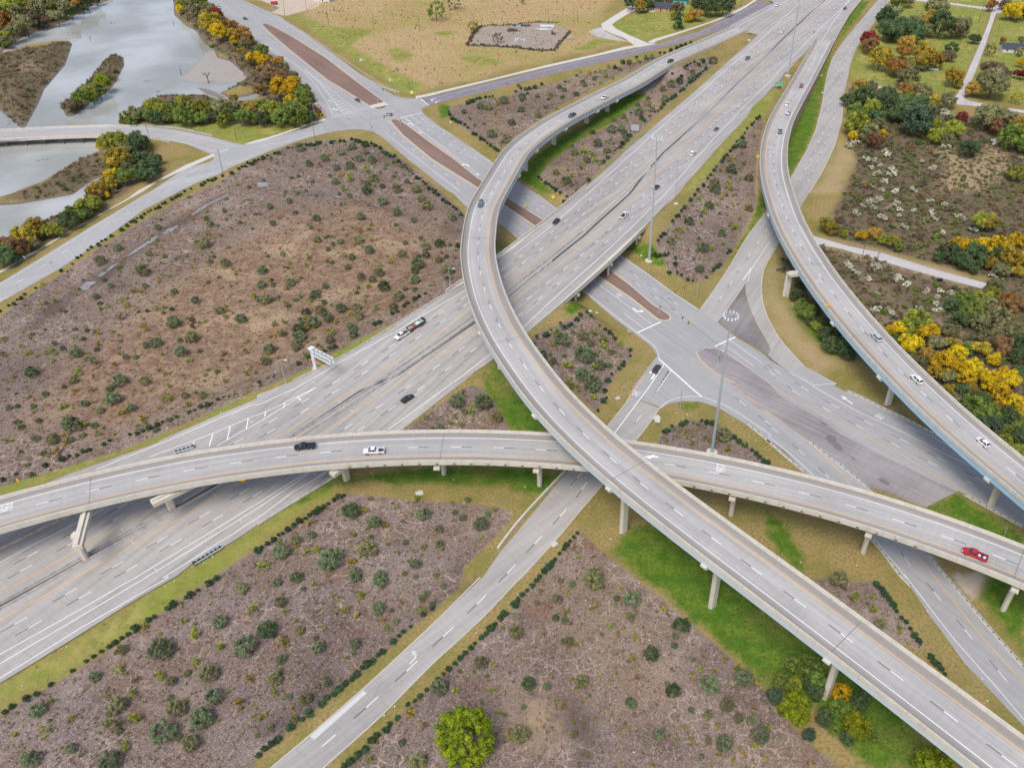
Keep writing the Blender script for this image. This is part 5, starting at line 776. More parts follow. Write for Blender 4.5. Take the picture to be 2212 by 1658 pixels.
# --- young trees and shrubs in the beds, traced: x,y,r + o oak / p sapling / y orange sapling / d dark oak / g olive / r rust
BED = {
'south-west bed': 'a4 1370,640,105o 2105,610,100o 1895,395,65o 320,1160,65o 1790,850,80g 1840,1040,75o 1010,1115,80g 950,1290,95c 1400,1355,115o 1730,1230,92o 1510,1150,80g 255,1580,80o 940,1600,95o 1640,1440,75g 1685,740,45p 1470,910,48g 810,870,50o 1045,640,50g 2080,110,55g 1675,500,62p 1245,450,45p 1030,810,50p 1375,860,55p 1145,1010,50p 1155,1225,65p 2065,1105,60y 390,1340,50p 1080,1480,45p 2180,280,55p 1890,610,52p 2140,900,45y 610,1490,50o 1085,1440,30p 1530,1390,38o 700,1530,42c 1160,905,30c 1605,845,30g 445,1080,42p 1600,385,30p 1555,400,24p 1370,505,25p b3 810,1075,75d 1430,1105,65o 1925,1190,65o 1010,1170,60o 205,1420,75o 630,1490,105o 945,1410,80g 525,1410,50p 45,1550,52p 1360,1530,50o 840,1610,55o 1055,1630,55o 1560,1230,42g 470,1280,36o 330,1320,46g 1380,975,45p 915,1070,42y 1105,1200,32y 820,1510,45y 455,1185,40y 1925,1310,30y 1600,1400,28y 830,1280,35p 1215,1045,22p 1680,1010,28p 1810,980,28o 980,1300,28o 1275,1345,28o 2040,1070,32y 1985,1110,28o 1330,1110,25p 955,1220,24p 1210,1430,26p 415,1430,32p b4 80,470,92d 520,620,60o 840,590,50o 1040,285,60o 200,230,56g 765,300,44p 905,170,44p 1115,465,35p 210,580,52y 370,470,45g 150,890,62g 415,1060,56g 1060,50,65o 840,15,52o 330,20,60o 1090,385,32y 340,390,25p 590,890,30y 1415,200,36o 170,60,38o 485,75,34p 395,115,26o 240,310,36p 230,700,32o 345,750,24c 1195,395,32g 865,335,28p 585,450,28y 640,650,22y 80,1190,30y 300,1150,26y 165,1030,26p 280,1040,28o 110,1310,34g 1240,240,26y 500,540,26g 485,885,18p 835,680,32c 550,295,14p',
'south bed': 'c4 680,40,92g 1015,205,80o 1445,430,75d 1180,675,70d 125,930,62d 580,905,66g 475,570,46g 1370,995,66d 1675,930,85o 1980,880,85o 1830,1110,70g 1250,1375,56o 1810,1440,76o 2120,1370,80o 55,1370,82g 1020,1110,42o 520,1370,34o 1025,705,38p 500,75,34o 370,205,45g 30,490,56g 1000,360,42g 1600,810,42p 1390,520,32o 1525,1160,28o 320,875,24y 890,510,30y 250,500,24p 1290,290,40y 460,150,32y 1770,1530,30p 1940,1480,24p 1525,1410,28p 830,440,30p 885,200,30o 720,245,32y 235,140,30r 490,415,26r 1065,875,34r 1925,930,42y 1740,990,34o 2085,925,32y 1930,1230,42g 1670,1200,42g 1790,1200,24p 1750,1290,36y 2070,1190,28p 2085,1460,26y 1670,1420,34g 1615,1555,26o 1715,1620,24p 640,1545,24y 210,1560,20y 995,1340,24c 605,1275,22y 740,1260,14p 1540,720,24o 1360,815,30c 1890,1570,24p 925,1620,20p 1195,1640,32y 2160,1560,30y 85,1130,24o 650,1040,16o c3 690,1620,72g 555,1480,30p 680,1470,20r 515,1395,28y b4 1925,750,62g 1560,960,76o 1310,1190,58y 1700,985,40p 1380,1600,70g 965,1580,38p 1440,1290,24r 2090,1180,32p 2040,770,34y 1855,830,30p 2010,985,28p 1740,830,18o 1930,1100,26c 2170,840,18r 1245,1440,34o 1285,1590,28p 2110,450,30p 2200,480,40g',
'slip bed beside the freeway': 'b3 1715,100,72o 1940,110,75o 1840,195,44p 2060,270,50g 1740,190,20o 1690,240,28p 1540,270,20p 1760,330,30p 1855,290,22p 1955,300,18p 2045,315,22y 1760,40,28p 1570,345,34o',
'small square bed': 'c2 415,1215,66o 605,1360,90o 230,1345,60o 460,1470,54p 585,1560,70o 740,1480,50o 770,1310,46p 670,1630,80o 480,1640,50p 590,1190,52g 350,1150,50p 910,1290,38p 695,1190,44p 340,1270,30p 660,1270,38g 690,1510,44p 770,1240,42g 300,1440,34g 510,1170,22o 340,1420,36o 830,1370,28g 590,1465,14p 770,1420,16p 370,1320,12p 440,1330,12p c3 680,100,38p 555,40,22p 480,20,30p 690,20,45o',
'triangular bed': 'c2 1505,235,40d 1420,310,40p 1620,460,50o 1700,470,34p 1790,340,40o 1600,650,40o 1900,300,44p 1640,150,40p 2020,130,35g 1790,40,30p 1600,40,30p 1350,400,42g 1680,100,42o 1590,400,18o 1610,205,18o 1615,255,24p 1755,290,18p 1750,90,22p 1530,100,20y 1420,385,22p 1580,500,20p 1550,280,16r 1500,500,16r 1440,560,14y 1940,220,22p c1 1850,1600,50p 1870,1450,50o 1730,1620,50o 1960,1230,42o 2020,1530,38g 1780,1460,28p 1730,1560,42g 1960,1320,26p 1940,1450,20p 1860,1520,24p 1850,1370,30p 1975,1420,18o',
'middle bed': 'c1 720,1230,40o 450,1570,44o 600,1300,44p 455,1460,28p 700,1400,38p 840,1110,40o 925,1105,34o 630,1390,34o 1300,850,34o 1070,960,44o 1095,1020,25d 955,1170,40o 800,1310,34g 520,1310,34g 1525,660,34o 1430,630,34d 1540,600,25o 1715,510,44g 1180,940,34c 1150,890,40c 360,1480,34g 590,1430,28p 500,1530,28p 570,1450,34c 1400,700,18p 860,1030,22o 940,1000,28g 675,1135,24d 1060,900,24o 970,1030,22p 1155,850,22d 1350,720,40g 1280,760,30g 830,1200,22p 680,1340,24g 430,1600,26p 530,1590,20c',
'north bed': 'c1 535,810,24d 70,830,34o 205,990,30g 65,940,30o 430,770,24o 200,825,22o 320,815,22g 420,845,20o 360,930,24p 275,935,20o 815,570,24p 740,610,24p 650,625,22p 570,630,18p 910,610,20o 690,675,24o 590,705,22o 790,650,28p 850,660,28p 740,710,22p 620,660,20p 1060,520,24p 1140,500,22o 1350,435,24p 1190,490,24o 990,540,24o 930,540,20p 540,660,16o 470,700,20p 390,750,24g 620,745,16r 690,735,16r 100,780,20o 90,990,18y 180,880,18y 150,930,18p 620,800,16y 40,750,18o b1 2120,860,40o 1920,910,36o 2020,1150,44o 2130,1200,58c 2190,1050,34o 2070,890,24p 1990,920,36g 2150,880,26y 1870,1080,20c 1830,1020,20c 1780,960,24o 1990,970,18p',
'small bed behind the wide flyover': 'c3 1800,420,72g 1480,390,34p 1525,490,34p 1480,440,24p 1850,540,42p 1980,510,32p 1310,470,26p 1640,440,30c 1905,580,18p 1680,470,26p 2060,680,20p',
'bed beside the slip road': 'd4 760,195,58p 620,40,80g 920,290,50p 970,420,54g 1150,490,34p 860,250,16o 915,195,24p 1220,590,24p 1040,345,20y 670,130,20o 1090,570,14y',
'large west bed': 'a2 1010,470,40o 860,580,50g 1220,665,60g 1355,295,30o 1805,265,36o 1680,925,40o 1890,1010,40o 2070,1080,50o 1490,1110,60o 1045,1065,44c 1090,965,34p 650,1375,50o 1645,1240,60g 1555,1365,54o 1340,1285,50o 785,1455,64c 680,1540,44p 265,1540,54d 1030,1610,60o 1240,1620,44g 1940,600,44g 1760,430,54g 1925,1380,38y 1670,1145,44r 1350,990,34p 630,1610,40g 460,1370,42p 1260,1310,34o 1495,850,30o 2190,890,40p 890,745,26o 1500,840,22o 1840,560,20o 1810,590,22o 360,790,28p 1690,425,26g 1780,350,26y 2105,190,24y 1935,170,20o 1275,520,30g 1410,545,22g 1545,550,22p 1365,740,24y 1245,800,26g 825,890,32o 950,800,26o 1235,850,24y 1135,850,30y 860,990,28p 1035,930,22p 925,970,26p 1270,1025,20d 1475,1000,22d 1250,1170,34y 855,1200,28y 965,1195,20p 720,1255,22d 640,1240,26p 465,1295,26o 535,1335,26d 845,1305,26y 1020,1385,26p 1080,1410,28o 975,1480,34y 450,1440,28p 1395,1390,28p 1640,1440,26p 1830,1285,28p 655,1340,28c 240,1380,30p 30,1390,32c 30,1265,28p 180,1320,26y 640,1080,20c 520,1010,24c 655,875,20p 400,960,20o 485,870,18p 2130,1560,30p 2160,1500,22p 1930,1620,28p 115,1580,26p 730,1430,24y 340,1620,22c b2 895,200,40o 510,215,34o 135,260,30o 110,115,30o 275,70,30o 1080,75,40o 1410,45,40g 1680,210,40o 1570,435,44d 1455,535,34d 1250,525,40g 1390,620,55o 1360,680,40d 1565,590,40g 1620,680,44g 965,490,40o 870,400,44g 520,400,34g 1045,680,44g 895,720,40g 990,745,34o 1095,815,54d 1210,910,54g 725,990,50o 855,995,40g 545,1010,50g 420,1025,40d 480,1115,60o 610,1070,50o 680,1115,38p 495,880,44o 285,770,40o 40,665,44o 70,915,50g 40,790,40o 360,1170,55d 360,1235,55o 215,1205,40g 825,1185,50o 835,1240,40d 630,1215,50p 630,1280,40o 875,1075,50g 345,1320,54g 105,1340,50o 80,1455,42o 410,1080,34p 800,1055,34y 225,1110,34p 800,870,28p 960,805,34p 1175,1000,40g 440,545,34p 415,615,28p 275,605,28p 600,480,24p 715,420,28o 220,525,22o 750,535,32y 810,550,34o 995,400,28p 1450,460,42g 1460,110,50g 1200,165,40o 1365,765,40o 990,270,28p 890,325,26y 465,295,22o 525,320,24y 330,170,22o 30,180,22y 1265,95,18y 1225,310,28p 1350,235,28o 1440,285,18p 1275,430,24g 1360,580,22g 590,800,30o 110,755,26p 255,815,28y 350,760,24p 380,740,18o 310,690,22p 270,650,14d 565,715,18p 480,490,14p 605,590,26p 650,440,24g 845,445,20y 1060,620,20p 1160,590,32p 950,600,20p 780,640,28g 730,680,16y 1290,550,20y 1630,560,24g 1410,400,20o 1440,410,16y 1590,520,22r 1660,460,20o 1530,330,12p 575,940,26d 265,955,22y 465,930,20p 640,960,22p 940,890,22p 860,870,22d 1090,990,16y 1020,990,22p 1370,760,26p 150,1130,24g 100,1385,26p 170,1195,28y 425,1165,30y 45,1480,20p b1 365,1265,44o 580,1360,40o 685,1440,34o 445,1405,34o 880,1365,34o 790,1530,50p 675,1560,34o 940,1460,44p 1000,1535,44g 930,1240,34d 800,1420,38o 940,1640,44d 1080,1600,26d 1010,1590,28p 745,1620,40p 820,1260,34o 725,1310,32g 985,1370,42o 540,1420,28r 1200,1620,44g 1370,1625,44g 720,1510,20y 815,1365,22y 620,1330,22y 990,1400,20r 850,1450,20p 675,1380,20p 895,1550,24y 600,1470,16c 300,1540,20o 480,1570,18o 630,1520,18g 1110,1415,24p 1175,1405,20o 1265,1500,22c 1290,1560,26g 1100,1450,20c 940,1310,24o 785,1285,20p 1045,1335,18y 1180,1530,18g 950,1580,30o 1060,1490,16r a3 610,330,82o 965,110,66o 730,150,34o 445,460,54g 535,175,40p 1440,105,54p 1615,165,38y 1130,190,40o 710,335,44p 1050,230,48y 605,460,34o 1220,280,40y 860,210,38g 375,580,28o 490,560,44y 560,490,38y 300,450,34o 1590,85,34g 790,30,34p 940,35,24o 330,300,28o 1740,80,38g 845,415,28p 1380,190,28p 70,185,28g 50,475,30p 550,420,20p 880,365,24p 730,430,20g 640,40,28y 180,570,18o 400,610,24p 330,390,18p 540,200,20o 950,260,18p 810,330,22p 1830,60,14p 385,65,26o 1560,40,20y 1690,70,20o'}
KIND = dict(o=('oak', 'oak', 'young_oak', 'round grey-green young oak'), d=('oak', 'dark', 'young_oak', 'dark green dense young oak'), g=('oak', 'olive', 'young_oak', 'dull olive loose young oak'), p=('sap', 'pine', 'sapling', 'bright green leafy sapling'), y=('sap', 'gold', 'sapling', 'yellow-orange autumn sapling'), c=('sap', 'olive', 'sapling', 'olive green spindly sapling'), r=('sap', 'rust', 'sapling', 'small rust-red sapling'))
PL = []
for bed, q in BED.items():
    tl = 'V'
    for w_ in q.split():
        if ',' not in w_: tl = w_; continue
        x, y, r_ = w_.split(','); k = r_[-1]; PL.append((*tile(tl, float(x), float(y)), float(r_[:-1]) / 3.983, k, bed))
cnt = {}; PL.sort(key=lambda q: -q[2]); extra = []
for u, v, r_, k, bed in PL:
    kind, leaf, nm, ds = KIND[k]; cnt[nm] = cnt.get(nm, 0) + 1
    if cnt[nm] > 300: extra.append((u, v, r_, k)); continue
    size = 'large ' if r_ > 18 else 'small ' if r_ < 8 else ''; size = '' if 'small' in ds else size
    shrub(nm, kind, u, v, r_ * 1.04, leaf, f'{size}{ds} in the {bed}', 'young tree' if kind == 'oak' else 'sapling', f'{size}{ds}s in the {bed}', .72 if kind == 'oak' else .62, 1.)
# weeds, tufts and tiny seedlings that nobody could count: one mass per look
AVOID = [(at(uvs('d2 300,380 700,475 1000,535 1500,705 1900,815')), 4.5), (at(uvs('b4 345,1658 1000,1110 1720,430 2211,-20')), 7)]
def scatter(name, kind, leaf, n, rr, polys, label, zs=.8, skip=0.):
    it = []; areas = np.array([.5 * abs(np.sum(p[:, 0] * np.roll(p[:, 1], -1) - p[:, 1] * np.roll(p[:, 0], -1))) for p in polys]); 
    for p, a in zip(polys, areas / areas.sum()):
        k = int(n * a) + 1; lo = p[:, :2].min(0); hi = p[:, :2].max(0); c_ = nr.uniform(lo, hi, (k * 4, 2)); c_ = c_[sdf(p, c_[:, 0], c_[:, 1]) < -.6][:k]
        for a_, w_ in AVOID: c_ = c_[pdist(a_, c_[:, 0], c_[:, 1]) > w_]
        z = gz(c_[:, 0], c_[:, 1])
        for (x, y), zz in zip(c_, z): s = rnd.uniform(*rr); it.append((kind, leaf, (x, y, zz + s * .3), s, s * zs * rnd.uniform(.7, 1.4), rnd.uniform(0, 6.28)))
    V = []; Fc = []; T = []; nb = 0; src = [(lambda m: (np.array([v.co[:] for v in m.vertices]), [tuple(p.vertices) for p in m.polygons], np.array([d.value for d in m.attributes['tone'].data], np.float32)))(m) for m in kind]
    for _, _, loc, sx, sz, rz in it:
        c_, f_, tn = rnd.choice(src); cs, sn = math.cos(rz), math.sin(rz); V.append(np.column_stack([(c_[:, 0] * cs - c_[:, 1] * sn) * sx + loc[0], (c_[:, 0] * sn + c_[:, 1] * cs) * sx + loc[1], c_[:, 2] * sz + loc[2]])); Fc += [tuple(i + nb for i in q) for q in f_]; T.append(np.clip(tn + rnd.uniform(-.3, .3), 0, 1)); nb += len(c_)
    m = bpy.data.meshes.new(name); m.from_pydata(np.vstack(V).tolist(), [], Fc); a = m.attributes.new('tone', 'FLOAT', 'FACE'); a.data.foreach_set('value', np.concatenate(T)); m.materials.append(LEAF[leaf]); o = bpy.data.objects.new(name, m); link(o); o['kind'] = 'stuff'; tag(o, label, 'weeds'); return o
def tuft(n, s):
    V = []; Fc = []; T = []
    for i in range(n):
        a = nr.uniform(0, 6.28); x, y = nr.normal(size=2) * .45; h = nr.uniform(.5, 1.3); w_ = s * nr.uniform(.6, 1.4); dx, dy = math.cos(a), math.sin(a); l = nr.uniform(-.5, .5, 2); b = len(V); V += [(x - dx * w_, y - dy * w_, -.35), (x + dx * w_, y + dy * w_, -.35), (x + l[0], y + l[1], h - .3)]; Fc.append((b, b + 1, b + 2)); T.append(nr.uniform())
    m = bpy.data.meshes.new('tuft'); m.from_pydata(V, [], Fc); a = m.attributes.new('tone', 'FLOAT', 'FACE'); a.data.foreach_set('value', np.array(T, np.float32)); return m
TF = [tuft(14, .16) for _ in range(4)]; LOW = [crown('low_leaf', ball(3, .7, (.3, .5), .5), 9, .22, .6) for _ in range(3)]; POLS = list(MULCH.values())
scatter('dead_weeds', TF, 'weed', 26000, (.16, .5), POLS, 'pale dead weeds and stalks standing all over the mulch of the planting beds')
scatter('rusty_weeds', TF, 'rust', 5200, (.22, .6), POLS, 'rust-brown weeds scattered through the planting beds')
scatter('green_seedlings', LOW, 'pine', 1700, (.22, .55), POLS, 'tiny bright green seedlings scattered through the planting beds', 1.2)
scatter('grey_green_weeds', LOW, 'olive', 2000, (.25, .65), POLS, 'small grey-green weeds scattered through the planting beds')
scatter('tiny_orange_seedlings', LOW, 'gold', 800, (.2, .45), POLS, 'tiny yellow-orange seedlings scattered through the planting beds', 1.2)
for nm_, kd_, lf_, n_, rr_, lb_ in (('bed_saplings', 'sap', 'pine', 420, (.5, 1.15), 'bright green'), ('bed_autumn_saplings', 'sap', 'gold', 200, (.45, .95), 'yellow-orange'), ('bed_olive_shrubs', 'oak', 'olive', 190, (.5, 1.2), 'olive'), ('bed_green_shrubs', 'oak', 'oak', 200, (.5, 1.3), 'grey-green')):
    scatter(nm_, [SH_ for SH_ in SH[kd_][:3]], lf_, n_, rr_, POLS, f'smaller {lb_} plants past counting, scattered through all the planting beds', 1.05)
if extra: 
    for kk in set(e[3] for e in extra):
        L2 = []
        for u, v, r_, k in extra:
            if k != kk: continue
            z0 = float(gz(*[np.array([j]) for j in at([(u, v)], 0.)[0][:2]])[0]); p = at([(u, v)], z0)[0]; R_ = max(.3, r_ * depth(p) / F); L2.append((rnd.choice(SH[KIND[kk][0]]), KIND[kk][1], (p[0], p[1], z0 + .6 * R_), R_, R_, rnd.uniform(0, 6)))
        lumped('small_saplings', L2, f'smallest {KIND[kk][3]}s dotted through the planting beds', 'saplings')
# twigs lying on the mulch
m = MB()
for p in POLS:
    A = .5 * abs(np.sum(p[:, 0] * np.roll(p[:, 1], -1) - p[:, 1] * np.roll(p[:, 0], -1))); c_ = nr.uniform(p[:, :2].min(0), p[:, :2].max(0), (int(A / 18) + 8, 2)); c_ = c_[sdf(p, c_[:, 0], c_[:, 1]) < -1]
    for x, y in c_: a = rnd.uniform(0, 6.28); l = rnd.uniform(.25, .9); z = float(gz(np.array([x]), np.array([y]))[0]) + .08; m.tube((x - math.cos(a) * l, y - math.sin(a) * l, z), (x + math.cos(a) * l, y + math.sin(a) * l, z + rnd.uniform(-.05, .3)), .035, .02, 4)
o = m.obj('dead_stalks', plain('bleached_twig', (.50, .42, .36), .9, .3, 3.), kind='stuff'); tag(o, 'pale bleached stalks and twigs lying on the mulch of the planting beds', 'twigs')
# ------------------------------------------------------------------ trees: x,y,r + colour letter (+ shape)
TC = dict(g=('green', 'mid green'), d=('dark', 'dark green'), o=('olive', 'olive green'), l=('lime', 'bright lime green'), v=('yg', 'yellow-green'), y=('yellow', 'bright yellow'), h=('gold', 'golden brown'), n=('orange', 'orange'), r=('rust', 'rust brown'), R=('red', 'deep red'), b=('brown', 'bare brown'), t=('teal', 'blue-green'))
TREES = {
'on the far bank at top left': 'a1 90,60,90v 230,50,72v 330,70,80o 60,180,80n 200,190,80o 430,60,72g 550,60,62o 650,20,52n 380,180,50b 280,150,62b 370,200,42t 100,270,62o 30,290,52v -40,120,80g 150,110,70o 480,130,60o 740,10,60d 610,110,50d 20,40,70g 170,20,60v 700,60,46d 290,10,60o 560,10,56d 10,340,46o 820,-10,50d 60,370,40g',
'on the river bank beside the cross street': 'a1 1560,20,60v 1555,80,40y 1640,60,62o 1720,110,80o 1860,110,64R 1800,180,100h 1740,30,62g 1870,270,72y 1960,230,54n 2020,340,52y 2090,300,80n 2010,210,40r 2110,380,62o 2080,450,52h 2140,490,62o 2190,500,70y 1650,10,50h 1800,60,50o 1920,180,40r 2130,340,50h 1990,290,50h b1 40,440,62g 60,520,60y 170,520,62n 80,620,82r 180,650,80r 240,740,112y 330,700,62o 400,760,62o 400,820,72g 130,960,100v 290,870,62y 290,930,110g 390,950,62y 430,880,62g 30,900,62g 60,1010,72d 200,1010,80g 350,1010,80g 440,1000,62d 520,960,40r 20,780,60r 230,580,50o 120,570,50b 300,640,46o 470,830,40o 30,690,56b 500,1000,36h',
'along the water below the island': 'a1 1080,1020,62v 1170,980,72o 1330,920,90v 1400,900,62o 1480,940,72g 1590,900,82v 1590,990,90g 1730,930,90v 1860,930,80o 2000,900,62o 2010,850,42h 2090,1000,80g 2150,920,62h 1450,1010,52g 1250,990,62g 1340,1010,62d 1720,1010,62g 1830,1010,52d 1950,990,72g 1910,1040,52v 2200,1000,62g 1530,1010,46d 1650,1020,46d 1790,900,50v 1930,900,46h 1130,1040,40g',
'on the small river island': 'a1 600,890,62b 690,840,72g 780,800,72v 880,710,72l 850,780,62g 740,770,52v 660,880,52h 920,640,40o 800,850,40g 980,600,30o',
'south of the river bridge': 'a1 980,1200,112v 1180,1220,92d 1220,1205,62r 1010,1360,102h 1200,1330,62d 950,1500,62y 930,1570,72h 1280,1420,82d 1310,1480,50t 1250,1500,72d 1100,1500,82g 830,1640,82h 870,1250,50y 1340,1370,52d 1080,1270,70o 1080,1420,60o 1160,1460,56d 1060,1210,70g 1000,1440,46o a2 900,15,40y',
'beside the sidewalk at left edge': 'a2 760,100,90v 640,150,82g 700,190,62g 590,230,82d 810,80,62v 830,20,62r 300,290,92h 440,310,82v 200,360,102h 90,420,82r 150,470,90r 60,520,82d 260,430,72o 30,560,82d 350,350,50o 760,180,46d 510,330,50g 130,560,50d -30,470,70h',
'around the house at top': 'c1 1085,55,56h 1020,25,52d 1170,40,50d 1415,180,60d,con 1500,150,40y 1565,110,66n 1400,70,62b 1385,130,40v 1610,40,80d 1700,50,82d 1800,50,82d 1680,-10,62g 1860,20,50b 1560,20,50o 1240,10,46d 1330,10,40b 1120,10,46d 990,5,40d',
'in the open field at top': 'b1 1540,90,80g,open 1700,20,62b,open 1860,230,50v,open 2070,320,46b,open c1 75,5,30b,open',
'in the green park at top right': 'd1 1080,95,80o 1030,150,90d 1130,15,62g 1220,10,52o 1460,50,92o 1110,240,112d 1200,220,100d 1280,200,82o 1300,290,90d 1350,190,72n 1500,200,112d 1680,220,92o 1640,270,62b 1795,325,52d 880,340,80R 890,390,70r 980,490,102h 1180,440,72n 1200,350,82n 1110,560,92n 1370,480,112h 1460,510,82h 1590,420,62d 1220,660,92o 1610,660,82h 1390,260,60o 1570,470,60b 1050,300,62d 1420,130,50h 1280,500,50b,open 1330,560,50o 1650,720,40h 1480,20,60o 1270,240,70d',
'beside the gravel lane at top right': 'd1 2120,70,92y 1930,40,52n 2040,40,42b 1800,750,80n 1950,700,132o 1940,590,102b 2060,630,62b 2180,630,52R 2190,540,42y 2150,840,52h,open 1920,430,52b,open 2030,345,30n 2190,340,32b 2190,110,60d 1870,680,70o 2080,20,40o 2180,440,40o',
'in the wood along the right frontage road': 'd1 800,760,80h 900,740,72o 840,820,92d 760,800,62o 1220,770,82n 1330,800,92o 1400,850,80h 1560,860,72o 1040,830,102d 900,920,92v 1050,900,92d 750,940,72g 780,1060,102v 890,1150,82o 740,1170,46y 990,1150,42y 930,1210,72r 1250,950,132d 1290,1030,132t 1200,870,72g 1430,1060,72l 1460,1160,82v 1630,1110,92v 1740,1270,86d 1560,1200,62o 1900,1000,112o 2050,1010,92o 2040,960,42h 2130,1170,112g 2180,1130,80y 2150,1490,72v 2150,1030,82h 1680,1010,52R 700,850,60d 960,980,70d 1130,980,80d 1110,900,70g 1350,1000,70g 840,1000,60g 1390,930,60o 720,1040,50l 1980,1080,80r 2190,1260,60g 960,1060,56o',
'right of the flyover in the brush': 'd2 520,260,80v 560,300,62h 810,370,52y 915,330,62n 1090,420,62v 660,350,36l 1880,230,102v 1910,260,80h 1010,400,50v 1140,470,40g',
'in the yellow grove at the right edge': 'd2 1570,510,92d 1700,440,80y 1770,500,92d 1880,470,92y 2000,430,72y 1860,560,82d 1980,530,82d 2100,560,102h 2150,400,72y 2180,560,72y 1700,580,82d 2150,680,62h 2010,660,72o 1960,790,82o 1690,920,92g 1850,900,92v 1760,1000,122g 1900,960,82o 2080,910,62n 2060,1000,92r 2000,1070,102o 1680,1080,80d 2130,1190,92o 1480,540,60d 1620,560,60d 1800,450,70y 1930,600,70h 2040,620,60d 2060,450,60v 1590,960,70d 1940,870,70v 2190,960,70r 2110,1110,70b 1830,1110,80o 1780,660,46d 1600,440,46h',
'in the bright yellow stand beside the climbing flyover': 'd2 1300,1100,112v 1060,1180,62y 1150,1160,62y 1400,1200,92y 1250,1290,102y 1390,1370,62n 1340,1180,62y 1530,1470,122y 1640,1380,82y 1600,1290,72h 1800,1490,92y 1950,1430,72y 1730,1340,62g 1840,1340,82h 1900,1590,102y 2100,1620,92y 1470,1270,82o 1720,1580,82y 2030,1560,72y 2180,1400,82d 2150,1530,72d 2030,1310,92r 2160,1280,72d 1980,1200,82o 1200,1180,62v 1210,1360,60v 1450,1540,80h 1560,1580,80o 1430,1450,50h 1120,1260,60d 1330,1440,50o 1660,1500,60y 2000,1640,70h 1880,1240,70o 1560,1180,60o d3 1550,30,62h 1700,60,80d 1750,30,82h 2000,60,102y 2130,150,92y 1760,180,112g 1900,230,102g 1950,330,82t 2080,250,92d 2170,420,82d 2160,330,62g 2190,560,72v 2050,460,62v 1850,120,80d 1650,110,60o 1870,330,70d 2060,380,60g 2200,240,70h 2000,160,60h 1980,420,50d',
'under the climbing flyover': 'd2 300,960,62g 340,1040,82g 420,1140,52v 500,1200,82d 560,1300,82d 650,1320,82d 420,980,62d 260,880,62d 700,1390,62d 190,590,42t 490,1100,60d 380,1100,50d 610,1240,56g 300,800,40d',
'below the long flyover at bottom right': 'd4 250,1130,132l 780,1290,136l 640,1010,92y 300,760,130g 500,860,132g 60,1030,82t 800,1060,92d 1450,1580,172l 350,1370,66t 160,900,92g 420,1000,90d 620,1150,92g 300,1220,90l 880,1380,70g 500,1230,92d 700,1180,86g 380,930,80d 140,1150,60o 700,1400,70d 250,930,70v 580,1330,50g 1330,1640,80l',
'alone on the mulch at bottom centre': 'b4 1785,1390,262l,dome'}
for where, q in TREES.items():
    tl = 'V'
    for w_ in q.split():
        if ',' not in w_: tl = w_; continue
        pr = w_.split(','); leaf, ds = TC[pr[2][-1]]; r_ = float(pr[2][:-1]) / 3.983; kind = pr[3] if len(pr) > 3 else ('tree'); big = 'large ' if r_ > 24 else 'small ' if r_ < 13 else ''
        sh_ = {'con': 'conifer', 'open': 'thin open', 'dome': 'round domed'}.get(kind, 'broadleaf'); u_, v_ = tile(tl, float(pr[0]), float(pr[1]))
        lab = f'{big}{ds} {sh_} tree standing {where}' if kind == 'tree' else f'{ds} {sh_} tree standing {where}'
        tree(kind, u_, v_, r_ * 1.05, leaf, lab, f'{big}{ds} {sh_} trees {where}', 'conifer_tree' if kind == 'con' else 'autumn_tree' if pr[2][-1] in 'yhnrR' else 'bare_tree' if pr[2][-1] == 'b' else 'broadleaf_tree', 1.0 if 'mulch' not in where else .85, 1.0 if kind != 'con' else 1.25)
# --- brush on the right: flowering bushes traced, the rest spread over the thickets
for tl, pts in (('d1', '745,1230 720,1250 870,1365 890,1440 1075,1470 1070,1500 920,1500 960,1490 1030,1560 1425,1440 1335,1390 1030,1310 1000,1560 1000,1640 1260,1630 1590,990 1970,1230 1540,1260 1510,960 1545,985 780,1220 1100,1640 900,1600 930,1380 1045,1330 985,1430 1950,1215 2180,1360'), ('d2', '940,60 930,130 990,200 1050,140 1130,200 1150,150 1080,100 1180,290 1540,100 1400,70 1410,170 1440,220 1500,340 1780,310 1700,230 820,110 770,190 720,640 760,680 1110,720 1200,780 1390,840 1500,850 1460,890 940,870 880,750 950,990 1030,1000 1320,990 1480,1000 1450,1010 1590,870 980,640 910,640 1350,1050 1950,715 750,160 970,45 900,70 1000,210 1120,80 1650,200 1270,160 1370,860 1440,950 1520,1020 1130,750 690,620 930,1010 1060,1030')):
    for q in pts.split(): x, y = map(float, q.split(',')); shrub('flowering_bush', 'brush', *tile(tl, x, y), rnd.uniform(7.5, 12), 'cream', 'cream-topped flowering bush in the brush right of the frontage road', 'bush', 'cream flowering bushes in the right brush', .5, .8)
BR = [atg(s) for s in COVER['brush'][:2]]; allb = []
p = BR[0]; lo, hi = p[:, :2].min(0), p[:, :2].max(0); c_ = nr.uniform(lo, hi, (1500, 2)); c_ = c_[sdf(p, c_[:, 0], c_[:, 1]) < -1.5]
st_ = [atg(s) for s in COVER['straw'][:3:2]]
for x, y in c_:
    if min(sdf_in(q, x, y) for q in st_) < 1 or pdist(AVOID[0][0], np.array([x]), np.array([y]))[0] < 6: continue
    allb.append((x, y, rnd.uniform(.9, 2.6), rnd.choice(['brown', 'olive', 'olive', 'dark', 'rust', 'green', 'brown'])))
allb.sort(key=lambda b: -b[2] / math.hypot(b[0], b[1])); rest = {}
nmap = dict(brown='brown leafless', olive='olive green', dark='dark green', rust='rust brown', green='mid green')
